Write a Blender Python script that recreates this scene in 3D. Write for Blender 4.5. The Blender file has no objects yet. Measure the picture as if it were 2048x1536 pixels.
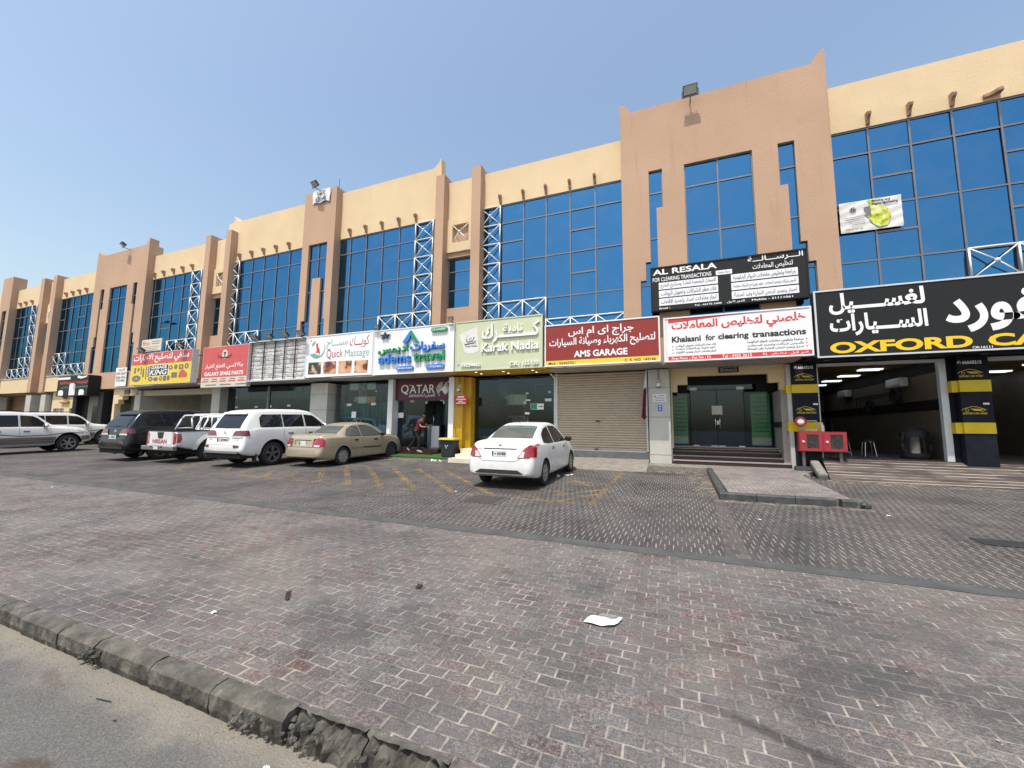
import bpy, bmesh, math, random
import numpy as np
from mathutils import Vector, Matrix
R = math.radians
rnd = random.Random(7)
scene = bpy.context.scene
col = scene.collection

# ------------------------------------------------------------------ camera
CAM_H = 1.65          # eye height above the road edge
S = 0.027             # the forecourt climbs towards the building
F_PX, YAW, PIT, ROL = 800.0, R(-22.0), R(6.1), R(0.6)
fw = Vector((math.sin(YAW)*math.cos(PIT), math.cos(YAW)*math.cos(PIT), math.sin(PIT)))
r0 = Vector((math.cos(YAW), -math.sin(YAW), 0)); u0 = r0.cross(fw)
rt = r0*math.cos(ROL) + u0*math.sin(ROL); up = u0*math.cos(ROL) - r0*math.sin(ROL)
cam = bpy.data.cameras.new('camera'); camo = bpy.data.objects.new('camera', cam); col.objects.link(camo)
camo.matrix_world = Matrix(((rt.x, up.x, -fw.x, 0), (rt.y, up.y, -fw.y, 0), (rt.z, up.z, -fw.z, CAM_H), (0, 0, 0, 1)))
cam.sensor_width = 36.0; cam.lens = F_PX/2048*36.0; cam.clip_start = 0.05; cam.clip_end = 2000
scene.camera = camo

# ------------------------------------------------------------------ daylight
SUN_EL, SUN_AZ = R(67), R(9)      # azimuth measured from straight in front of the facade towards its left end
sv = Vector((-math.sin(SUN_AZ)*math.cos(SUN_EL), -math.cos(SUN_AZ)*math.cos(SUN_EL), math.sin(SUN_EL)))
sun = bpy.data.lights.new('sun', 'SUN'); suno = bpy.data.objects.new('sun', sun); col.objects.link(suno)
sun.energy = 3.2; sun.angle = R(0.53); sun.color = (1.0, 0.95, 0.87)
suno.rotation_euler = (-sv).to_track_quat('-Z', 'Y').to_euler(); suno.location = (0, -20, 40)
w = bpy.data.worlds.new('World'); scene.world = w; w.use_nodes = True
nt = w.node_tree; bg = nt.nodes['Background']
sky = nt.nodes.new('ShaderNodeTexSky'); sky.sky_type = 'NISHITA'; sky.sun_disc = False
sky.sun_elevation = SUN_EL; sky.sun_rotation = R(180)+SUN_AZ; sky.altitude = 0
sky.air_density = 1.5; sky.dust_density = 3.0; sky.ozone_density = 0.3
nt.links.new(sky.outputs[0], bg.inputs[0]); bg.inputs[1].default_value = 0.15
scene.view_settings.view_transform = 'Standard'; scene.view_settings.look = 'None'
scene.view_settings.exposure = 0.42; scene.view_settings.gamma = 1.0
scene.cycles.max_bounces = 8; scene.cycles.transparent_max_bounces = 12

# ------------------------------------------------------------------ helpers
OFF = {}
def tag(o, label=None, cat=None, group=None, kind=None):
    if label: o['label'] = label
    if cat: o['category'] = cat
    if group: o['group'] = group
    if kind: o['kind'] = kind
    return o
def thing(name, label, cat, loc=(0, 0, 0), rz=0.0, group=None, local=False):
    o = bpy.data.objects.new(name, None); col.objects.link(o); o.empty_display_size = 0.2
    o.location = loc; o.rotation_euler = (0, 0, rz)
    OFF[o.name] = Vector((0, 0, 0)) if local else Vector(loc)
    return tag(o, label, cat, group)
class MB:
    def __init__(s): s.v = []; s.f = []; s.m = []; s.mi = 0
    def add(s, vs, fs):
        b = len(s.v); s.v += [tuple(x) for x in vs]; s.f += [tuple(i+b for i in f) for f in fs]; s.m += [s.mi]*len(fs); return s
    def poly(s, pts): return s.add(pts, [tuple(range(len(pts)))])
    def box(s, x0, x1, y0, y1, z0, z1):
        return s.add([(x0,y0,z0),(x1,y0,z0),(x1,y1,z0),(x0,y1,z0),(x0,y0,z1),(x1,y0,z1),(x1,y1,z1),(x0,y1,z1)],
                     [(0,3,2,1),(4,5,6,7),(0,1,5,4),(1,2,6,5),(2,3,7,6),(3,0,4,7)])
    def prism(s, pts, d):
        d = Vector(d); n = len(pts); a = [Vector(p) for p in pts]; b = [p+d for p in a]
        return s.add(a+b, [tuple(range(n))[::-1], tuple(range(n, 2*n))]+[(i,(i+1)%n,n+(i+1)%n,n+i) for i in range(n)])
    def bar(s, p, q, wx, wy=None, upv=(0,0,1)):
        wy = wy or wx; p = Vector(p); q = Vector(q); d = (q-p).normalized()
        a = d.cross(Vector(upv)); a = a.normalized() if a.length > 1e-4 else Vector((1,0,0)); b = a.cross(d)
        c = [a*wx/2*i+b*wy/2*j for i, j in ((-1,-1),(1,-1),(1,1),(-1,1))]
        return s.add([p+x for x in c]+[q+x for x in c], [(3,2,1,0),(4,5,6,7),(0,1,5,4),(1,2,6,5),(2,3,7,6),(3,0,4,7)])
    def cyl(s, p, q, r, n=10, r2=None):
        p = Vector(p); q = Vector(q); d = (q-p).normalized(); r2 = r if r2 is None else r2
        a = d.orthogonal().normalized(); b = d.cross(a)
        vs = []
        for c, rr in ((p, r), (q, r2)):
            for i in range(n):
                t = 2*math.pi*i/n; vs.append(c+a*math.cos(t)*rr+b*math.sin(t)*rr)
        return s.add(vs, [tuple(range(n))[::-1], tuple(range(n, 2*n))]+[(i,(i+1)%n,n+(i+1)%n,n+i) for i in range(n)])
    def tube(s, pts, r, n=6):
        for p, q in zip(pts[:-1], pts[1:]): s.cyl(p, q, r, n)
        return s
    def lathe(s, prof, c, axis='Z', n=24, cap=False):
        vs = []
        for rr, h in prof:
            for i in range(n):
                t = 2*math.pi*i/n; a, b = rr*math.cos(t), rr*math.sin(t)
                vs.append(Vector(c)+Vector((a, b, h) if axis == 'Z' else (h, a, b) if axis == 'X' else (a, h, b)))
        fs = [(j*n+i, j*n+(i+1)%n, (j+1)*n+(i+1)%n, (j+1)*n+i) for j in range(len(prof)-1) for i in range(n)]
        if cap: fs += [tuple(range(n))[::-1], tuple(range((len(prof)-1)*n, len(prof)*n))]
        return s.add(vs, fs)
    def ball(s, c, r, n=8, sz=1.0):
        m = n//2; prof = [(max(1e-4, r*math.sin(math.pi*i/m)), -r*sz*math.cos(math.pi*i/m)) for i in range(m+1)]
        return s.lathe(prof, c, 'Z', n)
    def build(s, name, mats, parent=None, smooth=False, fix=True, label=None):
        me = bpy.data.meshes.new(name)
        off = OFF.get(parent.name, Vector((0,0,0))) if parent else Vector((0,0,0))
        me.from_pydata([(x-off.x, y-off.y, z-off.z) for x, y, z in s.v], [], s.f)
        for m in (mats if isinstance(mats, (list, tuple)) else [mats]): me.materials.append(m)
        if any(s.m): me.polygons.foreach_set('material_index', s.m)
        if fix:
            bm = bmesh.new(); bm.from_mesh(me); bmesh.ops.recalc_face_normals(bm, faces=bm.faces); bm.to_mesh(me); bm.free()
        if smooth: me.polygons.foreach_set('use_smooth', [True]*len(me.polygons))
        me.update()
        o = bpy.data.objects.new(name, me); col.objects.link(o)
        if parent: o.parent = parent
        OFF[o.name] = off
        if label: o['label'] = label
        return o
def bev(o, wd=0.01, seg=2):
    m = o.modifiers.new('bevel', 'BEVEL'); m.width = wd; m.segments = seg; m.limit_method = 'ANGLE'; m.angle_limit = R(40); return o
def dup(root, loc=None, rz=None, label=None):
    r = root.copy(); col.objects.link(r)
    if loc is not None: r.location = loc
    if rz is not None: r.rotation_euler = (0, 0, rz)
    if label: r['label'] = label
    for ch in list(root.children):
        c = ch.copy(); col.objects.link(c); c.parent = r
        for g in list(ch.children):
            d = g.copy(); col.objects.link(d); d.parent = c
    return r

# ------------------------------------------------------------------ materials
class NG:
    """terse node-graph builder"""
    def __init__(s, name):
        s.mat = bpy.data.materials.new(name); s.mat.use_nodes = True; s.t = s.mat.node_tree; s.t.nodes.clear()
        s.out = s.t.nodes.new('ShaderNodeOutputMaterial'); s.tc = s.t.nodes.new('ShaderNodeTexCoord').outputs['Object']
    def n(s, typ, ins=None, **kw):
        x = s.t.nodes.new(typ)
        for k, v in kw.items(): setattr(x, k, v)
        for k, v in (ins or {}).items(): s.set(x.inputs[k], v)
        return x
    def set(s, sock, v):
        if isinstance(v, bpy.types.NodeSocket): s.t.links.new(v, sock)
        elif v is not None:
            if sock.type == 'RGBA' and len(v) == 3: v = (*v, 1)
            sock.default_value = v
    def m(s, op, a, b=0.0, c=0.0): 
        x = s.n('ShaderNodeMath', operation=op); s.set(x.inputs[0], a); s.set(x.inputs[1], b); s.set(x.inputs[2], c); return x.outputs[0]
    def noise(s, scale, detail=3, rough=0.55, vec=None, out='Fac'):
        return s.n('ShaderNodeTexNoise', {'Vector': vec or s.tc, 'Scale': scale, 'Detail': detail, 'Roughness': rough}).outputs[out]
    def ramp(s, fac, stops, interp='LINEAR'):
        x = s.n('ShaderNodeValToRGB', {'Fac': fac}); e = x.color_ramp; e.interpolation = interp
        while len(e.elements) < len(stops): e.elements.new(0.5)
        for el, (p, c) in zip(e.elements, stops):
            el.position = p; el.color = (*c, 1) if not isinstance(c, (int, float)) else (c, c, c, 1)
        return x.outputs[0]
    def mix(s, f, a, b, mode='MIX'):
        x = s.n('ShaderNodeMix', data_type='RGBA', blend_type=mode); s.set(x.inputs[0], f); s.set(x.inputs[6], a); s.set(x.inputs[7], b); return x.outputs[2]
    def smooth(s, v, a, b):
        x = s.n('ShaderNodeMapRange', {'Value': v, 'From Min': a, 'From Max': b}, interpolation_type='SMOOTHSTEP'); return x.outputs[0]
    def bump(s, h, strength=0.3, dist=0.01): return s.n('ShaderNodeBump', {'Height': h, 'Strength': strength, 'Distance': dist}).outputs[0]
    def bsdf(s, color, rough=0.6, metal=0.0, normal=None, **kw):
        b = s.n('ShaderNodeBsdfPrincipled'); s.set(b.inputs['Base Color'], color); s.set(b.inputs['Roughness'], rough); s.set(b.inputs['Metallic'], metal)
        if normal is not None: s.set(b.inputs['Normal'], normal)
        for k, v in kw.items(): s.set(b.inputs[k.replace('_', ' ')], v)
        return b.outputs[0]
    def done(s, sh): s.t.links.new(sh, s.out.inputs[0]); return s.mat
def plain(name, c, rough=0.5, metal=0.0, var=0.10, scale=3.0, bump=0.0, bscale=60, **kw):
    g = NG(name); f = g.noise(scale, 4)
    d = tuple(max(0, x*(1-var*1.6)) for x in c); l = tuple(min(1, x*(1+var)) for x in c)
    cc = g.ramp(f, [(0.25, d), (0.75, l)])
    nm = g.bump(g.noise(bscale, 4), bump, 0.01) if bump else None
    rr = g.m('ADD', rough, g.m('MULTIPLY', g.m('SUBTRACT', g.noise(scale*3, 3), 0.5), 0.2)) if rough > 0.15 else rough
    return g.done(g.bsdf(cc, rr, metal, nm, **kw))
def stucco(name, c, var=0.07):
    g = NG(name)
    big = g.ramp(g.noise(0.35, 5, 0.6), [(0.3, tuple(x*(1-var*1.5) for x in c)), (0.7, tuple(min(1, x*(1+var)) for x in c))])
    mp = g.n('ShaderNodeMapping', {'Vector': g.tc, 'Scale': (3.0, 3.0, 0.25)}).outputs[0]
    streak = g.smooth(g.noise(1.4, 5, 0.65, mp), 0.56, 0.8)
    c1 = g.mix(g.m('MULTIPLY', streak, 0.42), big, tuple(x*0.62 for x in c))
    c1 = g.mix(g.m('MULTIPLY', g.smooth(g.noise(28, 3), 0.5, 0.75), 0.25), c1, tuple(x*0.75 for x in c))
    h = g.m('ADD', g.noise(55, 4, 0.7), g.m('MULTIPLY', g.noise(16, 3), 0.8))
    return g.done(g.bsdf(c1, 0.92, 0, g.bump(h, 0.6, 0.012)))
def mirror_glass(name, tint, rough=0.03, base=(0.01, 0.05, 0.09)):
    g = NG(name)
    nm = g.bump(g.noise(0.55, 2), 0.10, 0.05)
    c = g.mix(g.noise(0.25, 2), tuple(x*0.9 for x in tint), tuple(min(1, x*1.08) for x in tint))
    dust = g.m('MULTIPLY', g.smooth(g.noise(1.2, 5, 0.65), 0.4, 0.8), 0.07)
    a = g.bsdf(c, rough, 1.0, nm, Specular_Tint=(0.40, 0.46, 0.53, 1)); b = g.bsdf((0.30, 0.33, 0.33), 0.8)
    mx = g.n('ShaderNodeMixShader', {0: dust}); g.t.links.new(a, mx.inputs[1]); g.t.links.new(b, mx.inputs[2])
    return g.done(mx.outputs[0])
def shop_glass(name, tint=(0.72, 0.80, 0.78), refl=1.0, dust=0.05):
    g = NG(name)
    tr = g.n('ShaderNodeBsdfTransparent', {'Color': tint}); gl = g.n('ShaderNodeBsdfGlossy', {'Color': (0.52, 0.72, 0.95), 'Roughness': 0.02})
    fr = g.n('ShaderNodeFresnel', {'IOR': 1.52}); f = g.m('MULTIPLY', fr.outputs[0], 1.7*refl)
    mx = g.n('ShaderNodeMixShader', {0: f}); g.t.links.new(tr.outputs[0], mx.inputs[1]); g.t.links.new(gl.outputs[0], mx.inputs[2])
    df = g.n('ShaderNodeBsdfDiffuse', {'Color': (0.35, 0.36, 0.33)})
    m2 = g.n('ShaderNodeMixShader', {0: g.m('MULTIPLY', g.smooth(g.noise(1.1, 5, 0.6), 0.3, 0.8), dust)})
    g.t.links.new(mx.outputs[0], m2.inputs[1]); g.t.links.new(df.outputs[0], m2.inputs[2])
    return g.done(m2.outputs[0])
def paint(name, c, metal=0.0, rough=0.3, dirt=0.10, low_k=0.40, coat=0.5):
    g = NG(name)
    z = g.n('ShaderNodeSeparateXYZ', {0: g.tc}).outputs[2]
    low = g.m('MULTIPLY', g.m('SUBTRACT', 1.0, g.smooth(z, 0.2, 0.9)), g.smooth(g.noise(4, 5), 0.3, 0.75))
    cc = g.mix(g.m('ADD', g.m('MULTIPLY', low, low_k), g.m('MULTIPLY', g.smooth(g.noise(2.2, 5), 0.45, 0.8), dirt)), c, (0.33, 0.28, 0.22))
    return g.done(g.bsdf(cc, g.m('ADD', rough, g.m('MULTIPLY', g.noise(3, 4), 0.15)), metal, None, Coat_Weight=coat, Coat_Roughness=0.08))
def emit(name, c, s): 
    g = NG(name); return g.done(g.n('ShaderNodeEmission', {'Color': c, 'Strength': s}).outputs[0])
def pavers(name, bw, bh, stops, joint_w, joint_c, bed, stain=0.35, dustc=(0.30, 0.27, 0.24), dust=0.3, rotate=0.0, patch=None, gain=0.70):
    """running-bond concrete blocks, one random tone per block, sandy joints, dust and tyre stains"""
    g = NG(name)
    vec = g.n('ShaderNodeMapping', {'Vector': g.tc, 'Rotation': (0, 0, rotate)}).outputs[0]
    wob = g.n('ShaderNodeTexNoise', {'Vector': vec, 'Scale': 2.3, 'Detail': 2.0}).outputs['Color']
    wv = g.n('ShaderNodeVectorMath', {0: wob, 1: (0.5, 0.5, 0.5)}, operation='SUBTRACT').outputs[0]
    wv2 = g.n('ShaderNodeVectorMath', {0: wv}, operation='SCALE'); wv2.inputs['Scale'].default_value = 0.045
    v2 = g.n('ShaderNodeVectorMath', {0: vec, 1: wv2.outputs[0]}, operation='ADD').outputs[0]
    sp = g.n('ShaderNodeSeparateXYZ', {0: v2}).outputs
    u = g.m('DIVIDE', sp[0], bw); v = g.m('DIVIDE', sp[1], bh)
    row = g.m('FLOOR', v); u2 = g.m('ADD', u, g.m('MULTIPLY', g.m('FLOORED_MODULO', row, 2.0), 0.5)); cl = g.m('FLOOR', u2)
    fu = g.m('SUBTRACT', u2, cl); fv = g.m('SUBTRACT', v, row)
    du = g.m('MULTIPLY', g.m('MINIMUM', fu, g.m('SUBTRACT', 1.0, fu)), bw); dv = g.m('MULTIPLY', g.m('MINIMUM', fv, g.m('SUBTRACT', 1.0, fv)), bh)
    rag = g.m('MULTIPLY', g.m('SUBTRACT', g.noise(38, 3, 0.6, vec), 0.5), joint_w*1.5)
    hd = g.m('SUBTRACT', 1.0, g.smooth(g.m('ADD', du, rag), joint_w*0.45, joint_w*0.9))
    bd = g.m('SUBTRACT', 1.0, g.smooth(g.m('ADD', dv, rag), joint_w*0.35, joint_w*0.8))
    idv = g.n('ShaderNodeCombineXYZ', {0: cl, 1: row}).outputs[0]
    wn = g.n('ShaderNodeTexWhiteNoise', {'Vector': idv}, noise_dimensions='2D')
    base = g.ramp(wn.outputs['Value'], stops)
    grit = g.noise(150, 3, 0.75, vec); mid = g.noise(46, 4, 0.7, vec)
    base = g.mix(0.9, base, g.ramp(grit, [(0.30, 0.35), (0.5, 0.85), (0.68, 1.9)]), 'MULTIPLY')
    base = g.mix(g.m('ADD', 0.25, g.m('MULTIPLY', wn.outputs['Value'], 0.75)), base, g.ramp(mid, [(0.32, 0.45), (0.5, 0.95), (0.66, 1.75)]), 'MULTIPLY')
    grey = g.n('ShaderNodeHueSaturation', {'Color': base, 'Saturation': g.ramp(g.noise(0.45, 4, 0.6, vec), [(0.35, 0.25), (0.55, 0.7), (0.72, 1.15)])}).outputs[0]
    base = g.mix(1.0, grey, g.ramp(g.noise(2.6, 5, 0.65, vec), [(0.3, (0.72, 0.73, 0.74)), (0.5, (1.0, 1.0, 1.0)), (0.7, (1.22, 1.21, 1.17))]), 'MULTIPLY')
    tone = g.ramp(g.noise(0.8, 5, 0.6, vec), [(0.3, (0.66, 0.68, 0.70)), (0.5, (1.0, 1.0, 1.0)), (0.7, (1.22, 1.19, 1.16))]); base = g.mix(0.8, base, tone, 'MULTIPLY')
    spots = g.smooth(g.noise(75, 2, 0.5, vec), 0.66, 0.76)
    base = g.mix(g.m('MULTIPLY', spots, 0.45), base, (0.42, 0.40, 0.37))
    # dust in drifts and dark tyre film in patches
    dn = g.smooth(g.noise(0.55, 6, 0.62, vec), 0.42, 0.72)
    base = g.mix(g.m('MULTIPLY', dn, dust), base, dustc)
    mp = g.n('ShaderNodeMapping', {'Vector': vec, 'Scale': (0.35, 1.3, 1)}).outputs[0]
    st = g.smooth(g.noise(0.9, 6, 0.65, mp), 0.52, 0.78)
    base = g.mix(g.m('MULTIPLY', st, stain), base, (0.030, 0.028, 0.028))
    jn = g.noise(6, 4, 0.6, vec)
    jc = g.mix(g.smooth(jn, 0.35, 0.65), tuple(x*0.45 for x in joint_c), joint_c)
    bc = g.mix(g.smooth(jn, 0.40, 0.62), tuple(x*0.4 for x in bed), bed)
    wear = g.smooth(g.noise(1.1, 6, 0.7, vec), 0.30, 0.58)
    cc = g.mix(g.m('MULTIPLY', bd, g.m('ADD', 0.35, g.m('MULTIPLY', wear, 0.65))), base, bc)
    cc = g.mix(g.m('MULTIPLY', hd, g.m('ADD', 0.20, g.m('MULTIPLY', wear, 0.75))), cc, jc)
    cc = g.mix(1.0, cc, (gain, gain, gain), 'MULTIPLY')
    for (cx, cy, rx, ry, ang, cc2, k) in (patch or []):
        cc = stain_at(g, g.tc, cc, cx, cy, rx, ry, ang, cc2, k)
    jm = g.m('MAXIMUM', hd, bd)
    h = g.m('ADD', g.m('MULTIPLY', jm, -1.0), g.m('ADD', g.m('MULTIPLY', grit, 0.35), g.m('ADD', g.m('MULTIPLY', mid, 0.5), g.m('ADD', g.m('MULTIPLY', g.m('SUBTRACT', wn.outputs['Value'], 0.5), g.m('MULTIPLY', fu, 1.6)), g.m('MULTIPLY', g.m('SUBTRACT', g.n('ShaderNodeSeparateColor', {0: wn.outputs['Color']}).outputs[1], 0.5), g.m('MULTIPLY', fv, 1.6))))))
    return g.done(g.bsdf(cc, 0.85, 0, g.bump(h, 0.55, 0.012), Specular_IOR_Level=0.3))
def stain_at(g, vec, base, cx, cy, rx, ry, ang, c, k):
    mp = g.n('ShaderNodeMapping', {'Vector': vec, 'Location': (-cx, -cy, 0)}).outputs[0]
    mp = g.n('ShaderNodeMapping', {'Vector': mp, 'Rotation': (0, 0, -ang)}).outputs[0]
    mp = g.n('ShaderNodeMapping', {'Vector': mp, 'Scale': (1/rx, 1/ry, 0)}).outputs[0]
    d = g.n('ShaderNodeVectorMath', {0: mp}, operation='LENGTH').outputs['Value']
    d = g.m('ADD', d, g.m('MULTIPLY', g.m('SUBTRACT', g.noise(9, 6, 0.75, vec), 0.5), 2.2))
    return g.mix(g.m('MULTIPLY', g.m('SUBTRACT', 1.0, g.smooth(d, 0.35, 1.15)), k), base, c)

M = {}
M['beige'] = stucco('beige_stucco', (0.73, 0.56, 0.345)); M['pink'] = stucco('terracotta_stucco', (0.51, 0.335, 0.225))
M['corbel'] = stucco('corbel_plaster', (0.40, 0.25, 0.17))
M['blueglass'] = mirror_glass('blue_mirror_glass', (0.060, 0.195, 0.355))
M['mullion'] = plain('mullion_aluminium', (0.20, 0.19, 0.20), 0.45, 0.3)
M['truss'] = plain('white_steel_paint', (0.80, 0.82, 0.80), 0.4, bump=0.0, var=0.06)
M['tile'] = plain('cladding_tile', (0.50, 0.48, 0.43), 0.45, var=0.08, scale=2.0)
M['grout'] = plain('dark_grout', (0.12, 0.11, 0.10), 0.9)
M['greyplaster'] = plain('grey_plaster', (0.30, 0.28, 0.25), 0.85, bump=0.3)
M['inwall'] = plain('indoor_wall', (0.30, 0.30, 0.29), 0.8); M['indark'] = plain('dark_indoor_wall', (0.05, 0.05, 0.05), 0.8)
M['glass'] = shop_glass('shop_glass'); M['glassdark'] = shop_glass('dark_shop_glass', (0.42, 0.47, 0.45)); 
M['chrome'] = plain('brushed_steel', (0.62, 0.62, 0.60), 0.25, 1.0, var=0.05)
M['alu'] = plain('white_aluminium', (0.62, 0.64, 0.65), 0.4, 0.1, var=0.05)
M['black'] = plain('black_paint', (0.014, 0.014, 0.015), 0.6, Specular_IOR_Level=0.25); M['rubber'] = plain('black_rubber', (0.022, 0.022, 0.023), 0.75, bump=0.2)
M['charcoal'] = plain('charcoal_board', (0.018, 0.0185, 0.019), 0.5, var=0.05, Specular_IOR_Level=0.25)
M['white'] = plain('white_board', (0.80, 0.80, 0.80), 0.4, var=0.03); M['offwhite'] = plain('off_white_sheet', (0.72, 0.71, 0.68), 0.6, var=0.06)
M['whitelet'] = plain('white_letter', (0.86, 0.86, 0.85), 0.45, var=0.02)
M['ink'] = plain('black_ink', (0.02, 0.02, 0.022), 0.5); M['navy'] = plain('navy_ink', (0.03, 0.05, 0.16), 0.5)
M['red'] = plain('sign_red', (0.62, 0.045, 0.045), 0.4, var=0.04); M['maroon'] = plain('dark_red_board', (0.27, 0.028, 0.022), 0.4, var=0.05)
M['fadedred'] = plain('faded_red_board', (0.60, 0.10, 0.10), 0.5, var=0.06)
M['yellow'] = plain('sign_yellow', (0.80, 0.58, 0.05), 0.45, var=0.05); M['goldlet'] = plain('golden_letter', (0.85, 0.55, 0.02), 0.4, var=0.02)
M['gold'] = plain('gold_print', (0.60, 0.42, 0.04), 0.4, var=0.04)
M['stripe'] = plain('painted_yellow_band', (0.66, 0.47, 0.008), 0.5, var=0.06); M['navypaint'] = plain('dark_navy_paint', (0.010, 0.012, 0.020), 0.6, var=0.3, scale=5, Specular_IOR_Level=0.2)
M['sage'] = plain('pale_green_board', (0.56, 0.60, 0.40), 0.5, var=0.03); M['blue'] = plain('letter_blue', (0.03, 0.20, 0.62), 0.35, var=0.03)
M['green'] = plain('letter_green', (0.02, 0.26, 0.11), 0.35, var=0.03); M['teal'] = plain('teal_print', (0.16, 0.38, 0.33), 0.5, var=0.03)
M['crimson'] = plain('crimson_print', (0.42, 0.03, 0.07), 0.5, var=0.03); M['burg'] = plain('burgundy_board', (0.085, 0.010, 0.030), 0.4, var=0.05)
M['amber'] = plain('amber_panel', (0.52, 0.30, 0.015), 0.4, var=0.06); M['cream'] = plain('cream_step_tile', (0.66, 0.60, 0.48), 0.5, var=0.06)
M['shutter'] = plain('tan_shutter_steel', (0.47, 0.385, 0.29), 0.5, 0.0, var=0.06); M['granite'] = plain('maroon_granite', (0.045, 0.020, 0.022), 0.3, var=0.25, scale=30)
M['concrete'] = plain('rough_concrete', (0.22, 0.205, 0.175), 0.95, var=0.22, scale=5, bump=0.8, bscale=25)
M['turf'] = plain('green_turf', (0.035, 0.10, 0.018), 0.95, var=0.35, scale=40, bump=1.0, bscale=200)
M['curtain'] = plain('teal_curtain', (0.08, 0.26, 0.28), 0.8, var=0.2); M['sideglass'] = shop_glass('side_pane_glass', (0.80, 0.88, 0.84), 0.8, 0.03); M['garagewall'] = plain('pale_garage_wall', (0.52, 0.50, 0.45), 0.85, var=0.12); M['washwall'] = plain('brown_wash_tile', (0.17, 0.14, 0.11), 0.5); M['greenban'] = plain('green_banner', (0.06, 0.27, 0.09), 0.5, var=0.12, scale=2)
M['cabred'] = plain('red_cabinet_paint', (0.34, 0.03, 0.04), 0.4, var=0.08); M['led'] = emit('led_panel_light', (0.90, 0.96, 1.0), 1.3); M['warm'] = emit('downlight_glow', (1.0, 0.85, 0.55), 4.0)
M['lens'] = plain('flood_lens', (0.50, 0.50, 0.44), 0.25, 0.3); M['lampgrey'] = plain('lamp_housing', (0.05, 0.05, 0.05), 0.5)
M['skin'] = plain('skin', (0.34, 0.19, 0.12), 0.55, var=0.06); M['hair'] = plain('black_hair', (0.012, 0.010, 0.009), 0.6)
M['shirt'] = plain('maroon_cloth', (0.12, 0.012, 0.025), 0.85, var=0.15, bump=0.3); M['trouser'] = plain('black_cloth', (0.007, 0.007, 0.008), 0.85, bump=0.3)
M['paper'] = plain('white_paper', (0.78, 0.77, 0.73), 0.8, var=0.05)
# ------------------------------------------------------------------ lettering (built-in font; Arabic joined through presentation forms)
ARF = {'ا':0xFE8D,'ب':0xFE8F,'ة':0xFE93,'ت':0xFE95,'ث':0xFE99,'ج':0xFE9D,'ح':0xFEA1,'خ':0xFEA5,'د':0xFEA9,'ذ':0xFEAB,'ر':0xFEAD,'ز':0xFEAF,
       'س':0xFEB1,'ش':0xFEB5,'ص':0xFEB9,'ض':0xFEBD,'ط':0xFEC1,'ظ':0xFEC5,'ع':0xFEC9,'غ':0xFECD,'ف':0xFED1,'ق':0xFED5,'ك':0xFED9,'ل':0xFEDD,
       'م':0xFEE1,'ن':0xFEE5,'ه':0xFEE9,'و':0xFEED,'ى':0xFEEF,'ي':0xFEF1,'أ':0xFE83,'إ':0xFE87,'آ':0xFE81,'ؤ':0xFE85,'ئ':0xFE89}
RIGHT_ONLY = set('اةدذرزوىأإآؤ')
def arabic(s):
    out = []; s = s.replace('لا', '\u0001')
    joins_next = lambda c: (c in ARF and c not in RIGHT_ONLY) or c == 'ـ'
    joins_prev = lambda c: c in ARF or c in 'ـ\u0001'
    for i, c in enumerate(s):
        p = i > 0 and joins_next(s[i-1]) and joins_prev(c); n = i+1 < len(s) and joins_next(c) and joins_prev(s[i+1])
        if c == '\u0001': out.append(chr(0xFEFC if p else 0xFEFB))
        elif c in ARF:
            b = ARF[c]
            out.append(chr(b + (1 if p and not n else 0 if not p and not n else 2 if n and not p else 3)))
        else: out.append(c)
    res = []; num = ''
    for c in out:
        if c.isdigit() and c.isascii(): num += c
        else:
            if num: res.append(num); num = ''
            res.append(c)
    if num: res.append(num)
    return ''.join(res[::-1])
_tc = {}
def glyphs(body, bold=0.0, depth=0.0, res=3):
    key = (body, bold, depth, res)
    if key in _tc: return _tc[key]
    s = arabic(body) if any('\u0600' <= c <= '\u06ff' for c in body) else body
    cu = bpy.data.curves.new('lettering_curve', 'FONT'); cu.body = s; cu.resolution_u = res; cu.offset = bold; cu.extrude = depth; cu.fill_mode = 'FRONT' if depth == 0 else 'BOTH'
    o = bpy.data.objects.new('lettering_curve', cu); col.objects.link(o)
    me = bpy.data.meshes.new_from_object(o.evaluated_get(bpy.context.evaluated_depsgraph_get()))
    v = np.array([tuple(x.co) for x in me.vertices]).reshape(-1, 3); f = [tuple(p.vertices) for p in me.polygons]
    bpy.data.objects.remove(o); bpy.data.curves.remove(cu); bpy.data.meshes.remove(me)
    if len(v):
        mn = v.min(0); mx = v.max(0); asp = (mx[0]-mn[0])/max(1e-6, mx[1]-mn[1]); v = (v-np.array([mn[0], mn[1], v[:,2].min()]))/np.array([mx[0]-mn[0], mx[1]-mn[1], 1.0])
    else: asp = 1
    par = list(range(len(v)))
    def fd(i):
        while par[i] != i: par[i] = par[par[i]]; i = par[i]
        return i
    for q in f:
        for i in q[1:]: par[fd(i)] = fd(q[0])
    ids = {}; lay = np.array([ids.setdefault(fd(i), len(ids)) % 9 for i in range(len(v))])    # neighbouring glyphs overlap: keep them a hair apart
    if len(v): v = np.hstack([v, lay[:, None]])
    _tc[key] = (v, f, asp); return _tc[key]
KD = 14.2
def A(x, z, Y):
    """survey values were all referred to the plane 14.2 m out; carry them to the plane they really stand on"""
    k = Y/KD; return (x*k, Y, CAM_H+(z-CAM_H)*k)
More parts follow.
